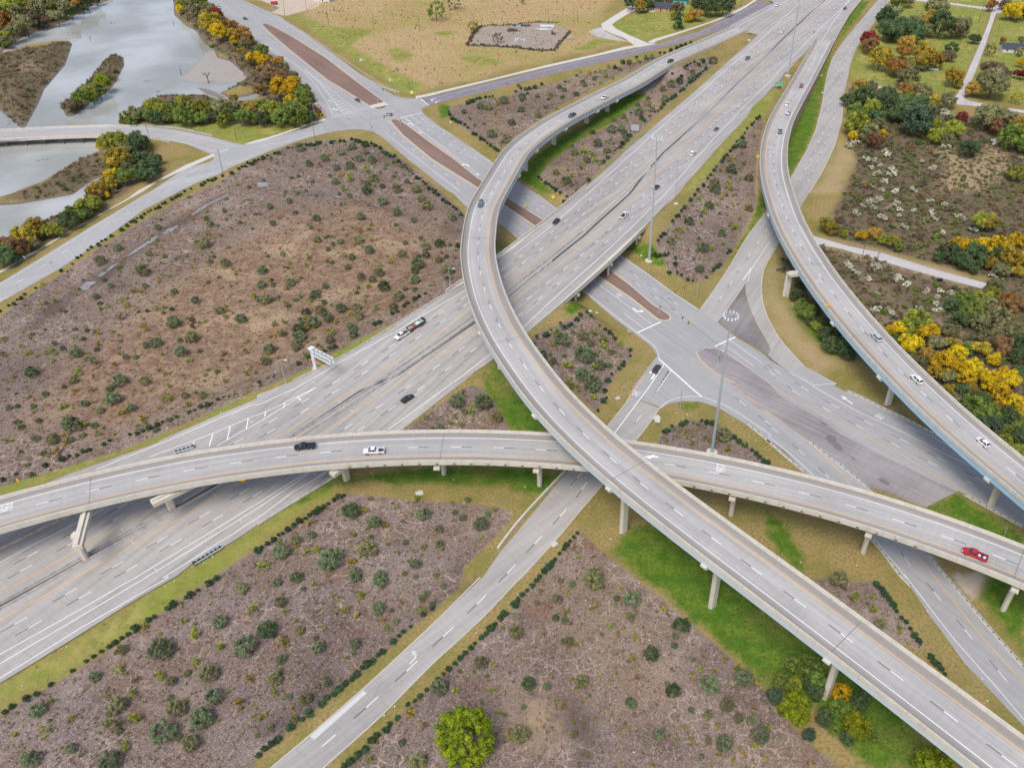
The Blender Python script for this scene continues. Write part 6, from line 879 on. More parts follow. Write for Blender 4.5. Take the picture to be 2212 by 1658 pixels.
for i, (x, y, r_, lf) in enumerate(allb):
    if i < 260:
        o = bpy.data.objects.new('brush_shrub', rnd.choice(SH['brush'])); link(o); o.location = (x, y, .35 * r_); o.scale = (r_, r_, r_ * .75); o.rotation_euler = (0, 0, rnd.uniform(0, 6.28)); leafed(o, lf); zone = 'north of the side road' if sdf_in(at(uvs('d2 300,330 2300,900 2300,-1500 300,-1500')), x, y) < 0 else 'south of the side road'
        tag(o, f'{nmap[lf]} brush shrub in the thicket {zone}', 'bush', f'{nmap[lf]} brush shrubs {zone}')
    else: rest.setdefault(lf, []).append((rnd.choice(SH['brush']), lf, (x, y, .35 * r_), r_, r_ * .75, rnd.uniform(0, 6.28)))
for lf, it in rest.items(): lumped('brush_thicket', it, f'far {nmap[lf]} scrub filling the thicket right of the frontage road', 'brush')
for lf_, n_ in (('olive', 900), ('brown', 420), ('green', 420), ('dark', 260)): scatter('brush_cover', SH['brush'][:3], lf_, n_, (.5, 1.5), BR, f'low {nmap[lf_]} scrub covering the brushland right of the frontage road', .7)
BK = [atg(COVER['brush'][i]) for i in (3, 5, 7)]
for lf_, n_ in (('olive', 300), ('green', 170), ('brown', 200)): scatter('bank_scrub', SH['brush'][:3], lf_, n_, (1.0, 2.6), BK, f'dense {nmap[lf_]} scrub under the trees on the river banks', .7)
scatter('brush_grass', TF, 'brown', 3800, (.4, 1.1), BR, 'brown dry stalks filling the brushland right of the frontage road', 1.1); scatter('brush_weeds', LOW, 'olive', 1500, (.4, 1.0), BR, 'low olive weeds filling the brushland right of the frontage road')
MA_ = [atg(s) for s in COVER['brush'][2:9]]
scatter('marsh_reeds', TF, 'brown', 5200, (.5, 1.3), MA_, 'brown reeds covering the marsh islands and river banks', 1.2); scatter('marsh_scrub', SH['brush'][:3], 'olive', 420, (.6, 1.7), MA_, 'low olive scrub covering the marsh islands and river banks', .7); scatter('marsh_brush', SH['brush'][2:], 'brown', 420, (.6, 1.7), MA_, 'low brown scrub covering the marsh islands and river banks', .7); scatter('marsh_green', SH['brush'][:3], 'dark', 260, (.6, 1.8), MA_, 'dark green scrub covering the marsh islands and river banks', .7)
FP = [atg(s) for s in COVER['field'][:1]]; scatter('field_grass', TF, 'straw', 7000, (.25, .6), FP, 'tall straw-coloured grass covering the open field at top', 1.)
scatter('field_scrub', LOW, 'olive', 260, (.5, 1.3), FP, 'low olive scrub dotted over the open field at top')
GP = [atg(s) for s in COVER['green']]; scatter('grass_tufts', TF, 'lime', 4200, (.12, .32), GP[:4] + GP[6:], 'bright green grass tufts in the mown strips under the flyovers', .8)
LP_ = [atg(s) for s in COVER['lawn']]; scatter('lawn_tufts', TF, 'yg', 2600, (.2, .5), LP_, 'yellow-green grass tufts on the lawns at top', .7)
# --- dead tree and snags in the river
def snag(q, h, sp, label):
    p = at(uvs(q), -4.)[0]; m = MB(); r2_ = random.Random(int(p[0] * 10)); m.tube((0, 0, -1), (.1, 0, h * .5), h * .045, h * .03, 6)
    for i in range(int(sp)):
        a = r2_.uniform(0, 6.28); z = h * r2_.uniform(.35, .55); e = (math.cos(a) * h * .3, math.sin(a) * h * .3, h * r2_.uniform(.7, 1.)); m.tube((.08, 0, z), e, h * .022, h * .006, 5)
        for k in range(2): b = r2_.uniform(0, 6.28); m.tube((e[0] * .6, e[1] * .6, z + (e[2] - z) * .6), (e[0] + math.cos(b) * h * .15, e[1] + math.sin(b) * h * .15, e[2] + h * .1 * r2_.uniform(-.5, 1)), h * .01, h * .004, 4)
    o = m.obj('dead_tree', M['wood']); o.location = (p[0], p[1], -4); return tag(o, label, 'tree')
snag('a1 1795,715', 7.5, 7, 'bare dead tree standing in the pale mudflat of the river'); snag('a1 1558,640', 6, 1, 'lone dead pole-like snag standing in the river left of the mudflat'); snag('a1 1495,215', 4, 1, 'thin dead snag in the water near the east bank'); snag('a1 780,350', 4, 3, 'dead snag in the water above the small island')
for q, d in (('a1 955,205', 'dark driftwood clump in the upper river'), ('a1 1260,702', 'dark driftwood clump right of the small island'), ('a1 1380,790', 'branching driftwood near the bottom shore of the river'), ('a1 620,285', 'small driftwood near the marsh island'), ('a1 655,325', 'tiny driftwood by the tip of the marsh island'), ('a1 370,1380', 'bent driftwood in the water south of the river bridge')):
    p = at(uvs(q), -4.)[0]; m = MB(); 
    for i in range(6): a = rnd.uniform(0, 6.28); x, y = rnd.uniform(-2, 2), rnd.uniform(-.8, .8); l = rnd.uniform(.6, 1.8); m.tube((x, y, -.3), (x + math.cos(a) * l, y + math.sin(a) * l * .5, rnd.uniform(.2, .9)), .16, .05, 5)
    o = m.obj('driftwood', M['wood']); o.location = (p[0], p[1], -4); tag(o, d, 'driftwood')
P = at(uvs('a1 1582,680 1640,610 1700,540 1800,440 1840,440 1880,495 1990,535 2060,610 2120,665 2080,700 1900,715 1750,712 1640,705'), -3.96)
sheet(P, lambda x, y: np.full(np.shape(x), -4.), .03, 0).obj('mudflat', plain('pale_mud', (.36, .325, .29), .55, .12, .3), kind='structure')
P = at(uvs('a1 1700,755 1780,765 1870,800 1940,840 1900,850 1830,828 1750,795'), -3.96); sheet(P, lambda x, y: np.full(np.shape(x), -4.), .05, 0).obj('mudflat', plain('dark_mud', (.22, .19, .165), .7, .15, .3), kind='structure')
# ------------------------------------------------------------------ vehicles
def paint(name, c, metal=.0): t = NT(name, .28, .5); t.b.inputs['Metallic'].default_value = metal; t.b.inputs['Coat Weight'].default_value = .5; n = t.noise(t.objco(), 3., 2); return t.out(t.mix(n, tuple(x * .93 for x in c), c))
PAINT = dict(white=paint('white_paint', (.80, .80, .79)), black=paint('black_paint', (.018, .020, .026)), red=paint('red_paint', (.50, .020, .035)), silver=paint('silver_paint', (.52, .54, .56), .3), grey=paint('grey_paint', (.13, .145, .17), .2), blue=paint('blue_paint', (.07, .12, .20), .2), teal=paint('teal_paint', (.045, .12, .135), .2), maroon=paint('maroon_paint', (.085, .028, .045), .1), purple=paint('plum_paint', (.060, .032, .065), .1), crimson=paint('crimson_paint', (.24, .03, .09), .1), ice=paint('pale_blue_paint', (.55, .63, .68), .2), navy=paint('navy_paint', (.03, .045, .085), .1))
t = NT('tinted_glass', .08, .6); M['glass'] = t.out((.035, .045, .055)); M['tyre'] = plain('tyre_rubber', (.022, .022, .023), .9); M['rim'] = plain('alloy_rim', (.45, .46, .47), .35, .05, 4, .5, .6)
t = NT('headlight_lens', .15, .6); M['headlight'] = t.out((.75, .78, .80)); t = NT('taillight_lens', .2, .5); M['taillight'] = t.out((.35, .012, .012))
CARS = dict(
 sedan=dict(L=4.8, W=1.84, sec=[(-2.4, .42, .78, .70), (-2.25, .26, .98, .86), (-1.3, .24, 1.0, .92), (0, .24, .96, .92), (1.0, .24, .93, .92), (1.9, .26, .80, .88), (2.28, .32, .70, .78), (2.4, .42, .60, .66)], cab=(-1.95, -1.15, .15, 1.05, .95, 1.45, .86, .62), whl=.33, wb=(-1.38, 1.42)),
 hatch=dict(L=4.4, W=1.82, sec=[(-2.2, .42, .85, .74), (-2.05, .26, 1.02, .87), (-1.2, .24, 1.02, .91), (0, .24, .98, .91), (.95, .24, .96, .91), (1.75, .27, .84, .87), (2.1, .33, .72, .77), (2.2, .42, .6, .66)], cab=(-2.1, -1.6, .1, 1.0, .98, 1.52, .86, .64), whl=.33, wb=(-1.28, 1.33)),
 suv=dict(L=4.9, W=1.95, sec=[(-2.45, .5, 1.0, .82), (-2.3, .36, 1.15, .94), (-1.3, .34, 1.15, .97), (0, .34, 1.12, .97), (1.0, .34, 1.1, .97), (1.95, .37, 1.02, .93), (2.35, .42, .92, .84), (2.45, .5, .78, .74)], cab=(-2.35, -1.95, .35, 1.15, 1.12, 1.80, .90, .71), whl=.38, wb=(-1.42, 1.45)),
 pickup=dict(L=5.9, W=2.0, sec=[(-.55, .42, 1.12, .98), (.4, .42, 1.12, 1.0), (1.4, .42, 1.13, 1.0), (2.35, .45, 1.08, .96), (2.8, .5, 1.0, .88), (2.95, .56, .86, .8)], cab=(-.55, -.35, .75, 1.55, 1.11, 1.86, .92, .72), whl=.40, wb=(-1.85, 1.85), bed=(-2.95, -.55)))
_cm = {}
def car_parts(kind):
    if kind in _cm: return _cm[kind]
    c = CARS[kind]; m = MB(); V = []
    for x, lo, hi, hw in c['sec']:
        mid = lo + (hi - lo) * .55
        for y, z in ((-hw * .9, lo), (-hw, lo + .14), (-hw, mid), (-hw * .93, hi - .04), (-hw * .8, hi), (hw * .8, hi), (hw * .93, hi - .04), (hw, mid), (hw, lo + .14), (hw * .9, lo)): V.append((x, y, z))
    n = len(c['sec']); m.add(V, [(10 * i + k, 10 * i + 10 + k, 10 * i + 10 + (k + 1) % 10, 10 * i + (k + 1) % 10) for i in range(n - 1) for k in range(10)] + [tuple(range(10)), tuple(range(10 * n - 10, 10 * n))[::-1]])
    a, b, d, e, z0, z1, w0, w1 = c['cab']; q = [(a, -w0, z0), (e, -w0, z0), (e, w0, z0), (a, w0, z0), (b, -w1, z1), (d, -w1, z1), (d, w1, z1), (b, w1, z1)]
    zr = z1 + .05; q += [(b + .15, -w1 * .75, zr), (d - .15, -w1 * .75, zr), (d - .15, w1 * .75, zr), (b + .15, w1 * .75, zr)]
    m.add(q, [(0, 1, 5, 4), (1, 2, 6, 5), (2, 3, 7, 6), (3, 0, 4, 7), (4, 5, 9, 8), (5, 6, 10, 9), (6, 7, 11, 10), (7, 4, 8, 11), (8, 9, 10, 11)])
    for s in (-1, 1): m.box((c['cab'][3] - .05, s * (c['W'] / 2 + .06), z0 + .1), (.16, .2, .14))
    P = dict(body=m.mesh(kind + '_body'))
    def quad(p0, p1, p2, p3, sh=.1, off=.018):
        v = [Vector(p) for p in (p0, p1, p2, p3)]; ctr = sum(v, Vector()) / 4; nn = (v[1] - v[0]).cross(v[3] - v[0]).normalized(); o = Vector((0, 0, (z0 + z1) / 2)); nn = nn if nn.dot(ctr - Vector(((a + e) / 2, 0, (z0 + z1) / 2))) > 0 else -nn
        w_ = MB(); f = [(p - ctr) * (1 - sh) + ctr + nn * off for p in v]; w_.add(f + [p - nn * .03 for p in f], [(0, 1, 2, 3), (7, 6, 5, 4), (0, 4, 5, 1), (1, 5, 6, 2), (2, 6, 7, 3), (3, 7, 4, 0)]); return w_
    P['windshield'] = quad(q[1], q[2], q[6], q[5], .12).mesh('windshield'); P['rear_window'] = quad(q[3], q[0], q[4], q[7], .14).mesh('rear_window')
    W = []
    for s in (0, 1):
        A, B, C_, D = (q[0], q[1], q[5], q[4]) if s == 0 else (q[3], q[2], q[6], q[7]); A, B, C_, D = map(Vector, (A, B, C_, D)); k = .5
        M1 = A.lerp(B, k); M2 = D.lerp(C_, k); W += [quad(A, M1, M2, D, .14).mesh('side_window'), quad(M1, B, C_, M2, .14).mesh('side_window')]
    P['side'] = W
    w_ = MB(); w_.tube((0, -.11, 0), (0, .11, 0), c['whl'], n=16); P['wheel'] = w_.mesh('wheel'); w_ = MB(); w_.tube((0, -.125, 0), (0, .125, 0), c['whl'] * .6, n=10); P['rim'] = w_.mesh('rim')
    xf = c['sec'][-1][0]; xr = c['bed'][0] if 'bed' in c else c['sec'][0][0]; zf_ = c['sec'][-2][2] - .12; hw = c['sec'][-2][3]
    w_ = MB(); w_.box((0, 0, 0), (.3, .34, .16)); P['headlight'] = w_.mesh('headlight'); w_ = MB(); w_.box((0, 0, 0), (.12, .2, .3)); P['taillight'] = w_.mesh('taillight')
    w_ = MB(); w_.box((xf - .03, 0, zf_ - .12), (.12, 1.0, .24)); P['grille'] = w_.mesh('grille')
    P['hl'] = [(xf - .14, s * (hw - .18), zf_) for s in (-1, 1)]; P['tl'] = [(xr + .06, s * (c['W'] / 2 - .2), .95 if kind != 'sedan' else .78) for s in (-1, 1)]
    if 'bed' in c:
        x0, x1 = c['bed']; w_ = MB(); L = x1 - x0; cx = (x0 + x1) / 2
        for s in (-1, 1): w_.box((cx, s * .93, .79), (L, .14, .70))
        w_.box((x0 + .06, 0, .79), (.12, 1.74, .66)); w_.box((cx, 0, .52), (L, 1.72, .12)); P['bed'] = w_.mesh('cargo_bed'); w_ = MB(); w_.box((cx + .03, 0, .60), (L - .24, 1.66, .03)); w_.box((x1 - .03, 0, .86), (.05, 1.66, .5)); P['liner'] = w_.mesh('bed_liner'); w_ = MB(); w_.box((x0 - .08, 0, .55), (.18, 1.85, .18)); P['bumper'] = w_.mesh('rear_bumper')
    _cm[kind] = P; return P
def vehicle(name, kind, col_, q, surf, head, label, cat, sc_=1., zoff=0., extra=None):
    """q: image point of the vehicle's centre; surf(x, y) its road height or number; head: Path (sign) or image point it faces"""
    u = uvs(q); z = surf if isinstance(surf, (int, float)) else None
    if z is None: p = at_f(u, lambda x, y: surf(x, y) + .8)[0]; z = float(surf(p[:1], p[1:2])[0])
    else: p = at(u, z + .8)[0]
    if isinstance(head, tuple): s, _ = head[0].proj(p); d = head[0].dirn(s) * head[1]; z = head[0].at(s)[0][2] + .02 if head[2] else z; p = at(u, z + .8)[0]
    else: e = at(uvs(head), z)[0]; d = (e - p)[:2]
    r = empty(name, (p[0], p[1], z + .015 + zoff), label, cat, None, math.atan2(d[1], d[0])); r.scale = (sc_,) * 3; P = car_parts(kind)
    def put(n, me, mat, loc=(0, 0, 0), par=r, rz=0):
        o = bpy.data.objects.new(n, me); link(o, par); o.location = loc; o.rotation_euler = (0, 0, rz)
        if not me.materials: me.materials.append(None)
        o.material_slots[0].link = 'OBJECT'; o.material_slots[0].material = mat; return o
    put('body', P['body'], PAINT[col_]); put('windshield', P['windshield'], M['glass']); put('rear_window', P['rear_window'], M['glass'])
    for w_ in P['side']: put('side_window', w_, M['glass'])
    c = CARS[kind]
    for x in c['wb']:
        for s in (-1, 1): w_ = put('wheel', P['wheel'], M['tyre'], (x, s * (c['W'] / 2 - .09), c['whl'])); put('rim', P['rim'], M['rim'], par=w_)
    for l in P['hl']: put('headlight', P['headlight'], M['headlight'], l)
    for l in P['tl']: put('taillight', P['taillight'], M['taillight'], l)
    put('grille', P['grille'], M['steel_dark'])
    if 'bed' in P: put('cargo_bed', P['bed'], PAINT[col_]); put('bed_liner', P['liner'], M['steel_dark'] if extra != 'cover' else PAINT['black']); put('rear_bumper', P['bumper'], M['rim'])
    return r
ON1, ON2, ON3 = (R1, 1, 1), (R2, 1, 1), (R3, 1, 1); FS, FN = (FC, -1, 0), (FC, 1, 0)
vehicle('suv', 'suv', 'blue', 'b2 1922,92', 18., ON1, 'dark blue SUV coming down the long flyover where it starts to curve', 'suv')
vehicle('pickup_truck', 'pickup', 'white', 'c1 780,838', 9.5, ON1, 'white pickup truck on the upper part of the long flyover', 'pickup truck')
vehicle('pickup_truck', 'pickup', 'blue', 'c1 498,990', 11, ON1, 'blue pickup truck behind the white one on the upper long flyover', 'pickup truck')
vehicle('pickup_truck', 'pickup', 'purple', 'c1 1345,525', 6, ON1, 'dark plum pickup truck near the top of the long flyover', 'pickup truck')
b1_ = vehicle('pickup_truck', 'pickup', 'black', 'b3 410,520', 13.9, ON2, 'black pickup truck with a covered bed on the wide lower flyover', 'pickup truck', extra='cover')
m = MB(); m.box((-1.75, 0, 1.16), (2.3, 1.82, .06)); m.obj('bed_cover', PAINT['black'], b1_)
vehicle('pickup_truck', 'pickup', 'white', 'b3 1005,558', 13.9, ON2, 'white pickup truck with an open cargo bed on the wide lower flyover', 'pickup truck')
vehicle('pickup_truck', 'pickup', 'red', 'd3 1790,1445', 16, ON2, 'bright red pickup truck carrying two white buckets on the wide flyover', 'pickup truck')
def on_vehicle(truck_q, z, path, dx, dy, dz, mb, name, mat, label, cat):
    p = at(uvs(truck_q), z + .8)[0]; s, _ = path.proj(p); d = path.dirn(s); r = np.array([d[1], -d[0]]); zz = path.at(s)[0][2]; p = at(uvs(truck_q), zz + .82)[0]; o = mb.obj(name, M[mat]); o.location = (p[0] + d[0] * dx - r[0] * dy, p[1] + d[1] * dx - r[1] * dy, zz + dz); o.rotation_euler = (0, 0, math.atan2(d[1], d[0])); return tag(o, label, cat)
for dx, lb in ((-1.0, 'white bucket in the red pickup bed, right behind the cab'), (-2.2, 'white bucket in the red pickup bed, beside the tailgate')): m = MB(); m.tube((0, 0, 0), (0, 0, .6), .30, .36, 12); m.tube((0, 0, .6), (0, 0, .66), .38, n=12); on_vehicle('d3 1790,1445', 16, R2, dx, .35, .64, m, 'bucket', 'lampwhite', lb, 'bucket')
m = MB(); m.box((0, 0, .2), (.5, 1.2, .4)); m.tube((.35, 0, .0), (.35, 0, .5), .2, n=8); on_vehicle('b3 1005,558', 13.9, R2, -1.0, 0, .64, m, 'tool_chest', 'lampwhite', 'white tool chest behind the cab in the bed of the white pickup', 'tool chest')
vehicle('suv', 'suv', 'navy', 'd1 113,1130', 8.5, ON3, 'dark navy SUV, lowest of the row of cars on the right flyover', 'suv'); vehicle('sedan', 'hatch', 'grey', 'd1 183,972', 8, ON3, 'dark grey hatchback following behind the white sedan on the right flyover', 'car'); vehicle('sedan', 'sedan', 'white', 'd1 172,892', 7.3, ON3, 'white sedan on the right flyover below the crimson SUV', 'car'); vehicle('suv', 'suv', 'crimson', 'd1 297,735', 6, ON3, 'crimson SUV on the right flyover beside the green guide sign', 'suv')
vehicle('suv', 'suv', 'ice', 'd2 942,1238', 14.4, ON3, 'pale silver SUV on the climbing right flyover, beside the yellow trees', 'suv'); vehicle('suv', 'suv', 'white', 'd2 1290,1600', 14.9, ON3, 'white SUV on the climbing right flyover, behind the silver one', 'suv'); vehicle('hatchback', 'hatch', 'white', 'd3 1860,480', 15.1, ON3, 'white hatchback with dark roof panels on the right flyover, nearest right edge', 'car')
tw = vehicle('pickup_truck', 'pickup', 'white', 'b2 1245,1222', zF, FS, 'white crew pickup truck towing a loaded scrap trailer on the freeway', 'pickup truck')
vehicle('sedan', 'hatch', 'black', 'c2 362,245', zF, FS, 'black hatchback on the freeway overpass near its left barrier', 'car'); vehicle('pickup_truck', 'pickup', 'grey', 'c1 2010,500', zF, FS, 'dark grey pickup truck on the upper freeway heading down', 'pickup truck'); vehicle('sedan', 'sedan', 'white', 'd1 130,272', zF, FS, 'white sedan on the upper freeway in the lane beside the median', 'car'); vehicle('suv', 'suv', 'white', 'd1 85,45', zF, FS, 'white SUV in the merge area at the top of the freeway', 'suv')
vehicle('sedan', 'sedan', 'black', 'b3 1295,105', zF, FN, 'black sedan on the freeway just above the wide flyover', 'car'); vehicle('pickup_truck', 'pickup', 'white', 'c2 948,190', zF, FN, 'white pickup truck with a dark bed on the freeway overpass', 'pickup truck'); vehicle('sedan', 'sedan', 'black', 'c1 1225,1605', zF, FN, 'black sedan beside the tall mast on the northbound freeway', 'car'); vehicle('van', 'suv', 'white', 'c1 1538,1318', zF, FN, 'white van driving up the northbound freeway', 'van', 1.08); vehicle('sedan', 'sedan', 'grey', 'c1 1742,1105', zF, FN, 'grey sedan on the northbound freeway above the white van', 'car'); vehicle('sedan', 'sedan', 'ice', 'd1 396,270', zF, FN, 'pale silver sedan on the far freeway near the mast top', 'car'); vehicle('suv', 'suv', 'navy', 'd1 672,70', zF, FN, 'dark SUV in the outer lane at the far top of the freeway', 'suv')
vehicle('sedan', 'sedan', 'teal', 'b1 866,860', 0, 'b1 980,950', 'dark teal sedan waiting by the median at the far intersection', 'car'); vehicle('suv', 'suv', 'silver', 'b1 1128,984', 0, 'b1 1040,985', 'silver SUV turning left in the middle of the far intersection', 'suv'); vehicle('suv', 'suv', 'maroon', 'c2 1228,1512', 0, 'c2 1300,1420', 'maroon SUV waiting at the stop line of the near intersection', 'suv')
vehicle('sedan', 'sedan', 'ice', 'a1 1882,60', 0, 'a1 1960,105', 'pale blue sedan at the far top end of the cross street', 'car'); vehicle('sedan', 'sedan', 'blue', 'a1 2110,160', 0, 'a1 2200,205', 'blue sedan on the cross street near its upper median gap', 'car')
vehicle('sedan', 'sedan', 'silver', 'c1 998,98', 0, 'c1 940,100', 'silver sedan parked on the driveway left of the brick house', 'car'); vehicle('pickup_truck', 'pickup', 'maroon', 'c1 1112,102', 0, 'c1 1060,112', 'maroon pickup truck parked in the shade beside the brick house', 'pickup truck')
# scrap trailer behind the white pickup
d = FC.dirn(FC.proj(tw.location)[0]) * -1; tl_ = at_f(uvs('b2 1368,1140'), lambda x, y: zF(x, y) + .8)[0]; tz = float(zF(0, tl_[1])) + .03
tr = empty('utility_trailer', (tl_[0], tl_[1], tz), 'rusty long utility trailer piled with scrap behind the white pickup', 'trailer', None, math.atan2(d[1], d[0]))
M['rusty'] = plain('rusty_steel', (.14, .075, .05), .85, .4, 3.)
m = MB(); m.box((0, 0, .7), (7.2, 2.1, .18)); m.obj('trailer_floor', M['rusty'], tr)
for s in (-1, 1): m = MB(); m.box((0, s * 1.05, 1.15), (7.2, .07, .78)); m.obj('side_rail', M['rusty'], tr)
m = MB(); m.box((-3.6, 0, 1.5), (.12, 2.16, 1.5)); m.obj('tail_ramp', M['steel_dark'], tr); m = MB(); m.tube((3.5, -.8, .6), (4.9, 0, .6), .07); m.tube((3.5, .8, .6), (4.9, 0, .6), .07); m.obj('drawbar', M['steel_dark'], tr)
for x in (-2.1, -1.2):
    for s in (-1, 1): m = MB(); m.tube((x, s * 1.12 - .11, .38), (x, s * 1.12 + .11, .38), .38, n=14); o = m.obj('wheel', M['tyre'], tr); m = MB(); m.tube((x, s * 1.12 - .125, .38), (x, s * 1.12 + .125, .38), .22, n=10); m.obj('rim', M['rim'], o)
def loose(name, mb, mat, q, z, label, cat, rz=0, dz=0): p = at(uvs(q), z)[0]; o = mb.obj(name, mat if not isinstance(mat, str) else M[mat]); o.location = (p[0], p[1], z + dz); o.rotation_euler = (0, 0, rz); return tag(o, label, cat)
cs, sn = d
def onload(x, y, z, mb, mat, label): o = mb.obj('scrap_appliance', mat if not isinstance(mat, str) else M[mat]); o.location = (tl_[0] + cs * x - sn * y, tl_[1] + sn * x + cs * y, tz + z); o.rotation_euler = (0, 0, math.atan2(sn, cs) + rnd.uniform(-.2, .2)); tag(o, label, 'scrap')
m = MB(); m.box((0, 0, .35), (1.9, 1.5, .7), tx=.9); m.box((0, .2, .75), (1.2, .5, .12)); onload(-.9, 0, .8, m, 'lampwhite', 'white scrap appliance in the middle of the loaded trailer'); m = MB(); m.box((0, 0, .3), (1.8, 1.6, .6), .2); m.box((.2, 0, .62), (1.3, .8, .1), -.3); onload(1.1, 0, .8, m, plain('rust_orange', (.30, .13, .06), .9), 'rust-orange scrap sheet metal in front of the white appliance'); m = MB(); m.box((0, 0, .25), (1.2, 1.6, .5), .1); m.tube((-.5, -.6, .6), (.6, .5, .7), .1); onload(2.6, 0, .8, m, 'galv', 'grey scrap metal at the front of the loaded trailer'); m = MB(); m.box((0, 0, .35), (1.1, 1.7, .7)); m.box((.1, 0, .8), (.3, 1.2, .3), .4); onload(-2.7, 0, .8, m, plain('teal_scrap', (.30, .45, .47), .6), 'pale teal scrap panels at the rear of the loaded trailer')
m = MB(); m.box((0, 0, .3), (1.9, 1.5, .5), .1); m.tube((-.8, -.4, .5), (.9, .5, .9), .08); m.tube((-.5, .6, .3), (.7, -.5, 1.0), .06); o = m.obj('scrap_pile', M['rusty']); o.location = (tw.location[0] - d[0] * 1.8, tw.location[1] - d[1] * 1.8, tw.location[2] + .6); o.rotation_euler = (0, 0, math.atan2(sn, cs)); tag(o, 'dark scrap pile filling the bed of the towing white pickup', 'scrap')
# ------------------------------------------------------------------ masts, lamps, poles, signals
def rise(base, top, z0=None):
    """foot on the ground and height of a vertical pole from its two ends"""
    b = atg([base])[0] if z0 is None else at([base], z0)[0]; r = ray([top])[0]; k = math.hypot(b[0], b[1]) / math.hypot(r[0], r[1]); return b, CH + r[2] * k - b[2]
def high_mast(bq, tq, label, full=None, z0=None):
    b, h = rise(uvs(bq)[0], uvs(tq)[0], z0); h = full or h; e = empty('high_mast_light', tuple(b), label, 'light mast'); m = MB(); m.tube((0, 0, 0), (0, 0, h), .52, .17, 12); m.obj('mast', M['galv'], e)
    m = MB(); m.tube((0, 0, -.2), (0, 0, .35), 1.7, n=20); m.obj('footing', M['pier'], e); m = MB(); n = 20
    for i in range(n): a, c = 2 * math.pi * i / n, 2 * math.pi * (i + 1) / n; m.tube((1.7 * math.cos(a), 1.7 * math.sin(a), h), (1.7 * math.cos(c), 1.7 * math.sin(c), h), .07, n=5)
    for i in range(4): a = i * math.pi / 2; m.tube((0, 0, h + .3), (1.7 * math.cos(a), 1.7 * math.sin(a), h), .05, n=5)
    m.obj('lamp_ring', M['galv'], e)
    for i in range(12): a = 2 * math.pi * i / 12; m = MB(); c = (1.95 * math.cos(a), 1.95 * math.sin(a)); m.tube((*c, h + .3), (*c, h - .05), .13, .18, 10); m.tube((*c, h - .05), (*c, h - .45), .18, .29, 10); m.obj('floodlight', M['lampwhite'], e)
high_mast('c2 1163,585', 'c1 1265,1178', 'tall light mast with a ring of lamps between freeway and triangular bed'); high_mast('c3 1702,575', 'c2 1860,1155', 'tall light mast rising from the small bed behind the wide flyover', 50.5); high_mast('d1 178,655', 'd1 290,0', 'tall light mast beside the green guide sign, its top out of view', 53., None)
def lamp(bq, tq, label, arm, z0=None, single=True):
    b, h = rise(uvs(bq)[0], uvs(tq)[0], z0); e = empty('street_lamp', tuple(b), label, 'street lamp'); m = MB(); m.tube((0, 0, 0), (0, 0, h), .13, .08, 8); m.box((0, 0, .2), (.45, .45, .4)); m.obj('pole', M['galv'], e); a = (math.cos(arm), math.sin(arm)); m = MB(); m.tube((0, 0, h - .15), (a[0] * 1.9, a[1] * 1.9, h + .25), .06, n=6); m.obj('arm', M['galv'], e); m = MB(); m.box((a[0] * 2.2, a[1] * 2.2, h + .22), (.85, .38, .2), arm, tx=.8, ty=.7); m.obj('lamp_head', M['lampwhite'], e)
lamp('b2 1665,838', 'b2 1655,645', 'slim street lamp on the freeway verge beside the curving flyover', -.3); lamp('b2 250,1642', 'b2 207,1428', 'slim street lamp on the freeway verge left of the cantilever sign frame', -.3); lamp('b1 1548,912', 'b1 1540,760', 'street lamp at the start of the north frontage road', 2.6); lamp('b1 508,1055', 'b1 490,895', 'street lamp on the river road corner of the far intersection', .3)
def pole(bq, tq, label, r=.14, mat='wood', arm=True, name='utility_pole', cat='utility pole', z0=None):
    b, h = rise(uvs(bq)[0], uvs(tq)[0], z0); h = min(max(h, 2.), 16); t_ = uvs(tq)[0]; top = at([t_], b[2] + h)[0]; e = empty(name, tuple(b), label, cat); m = MB(); lx, ly = np.clip(top[0] - b[0], -1.6, 1.6), np.clip(top[1] - b[1], -1.6, 1.6); m.tube((0, 0, -.3), (lx, ly, h), r, r * .7, 8); m.obj('pole', M[mat], e)
    if arm: m = MB(); m.box((lx * .95, ly * .95, h - .5), (2.0, .12, .14), .6); m.obj('crossarm', M[mat], e)
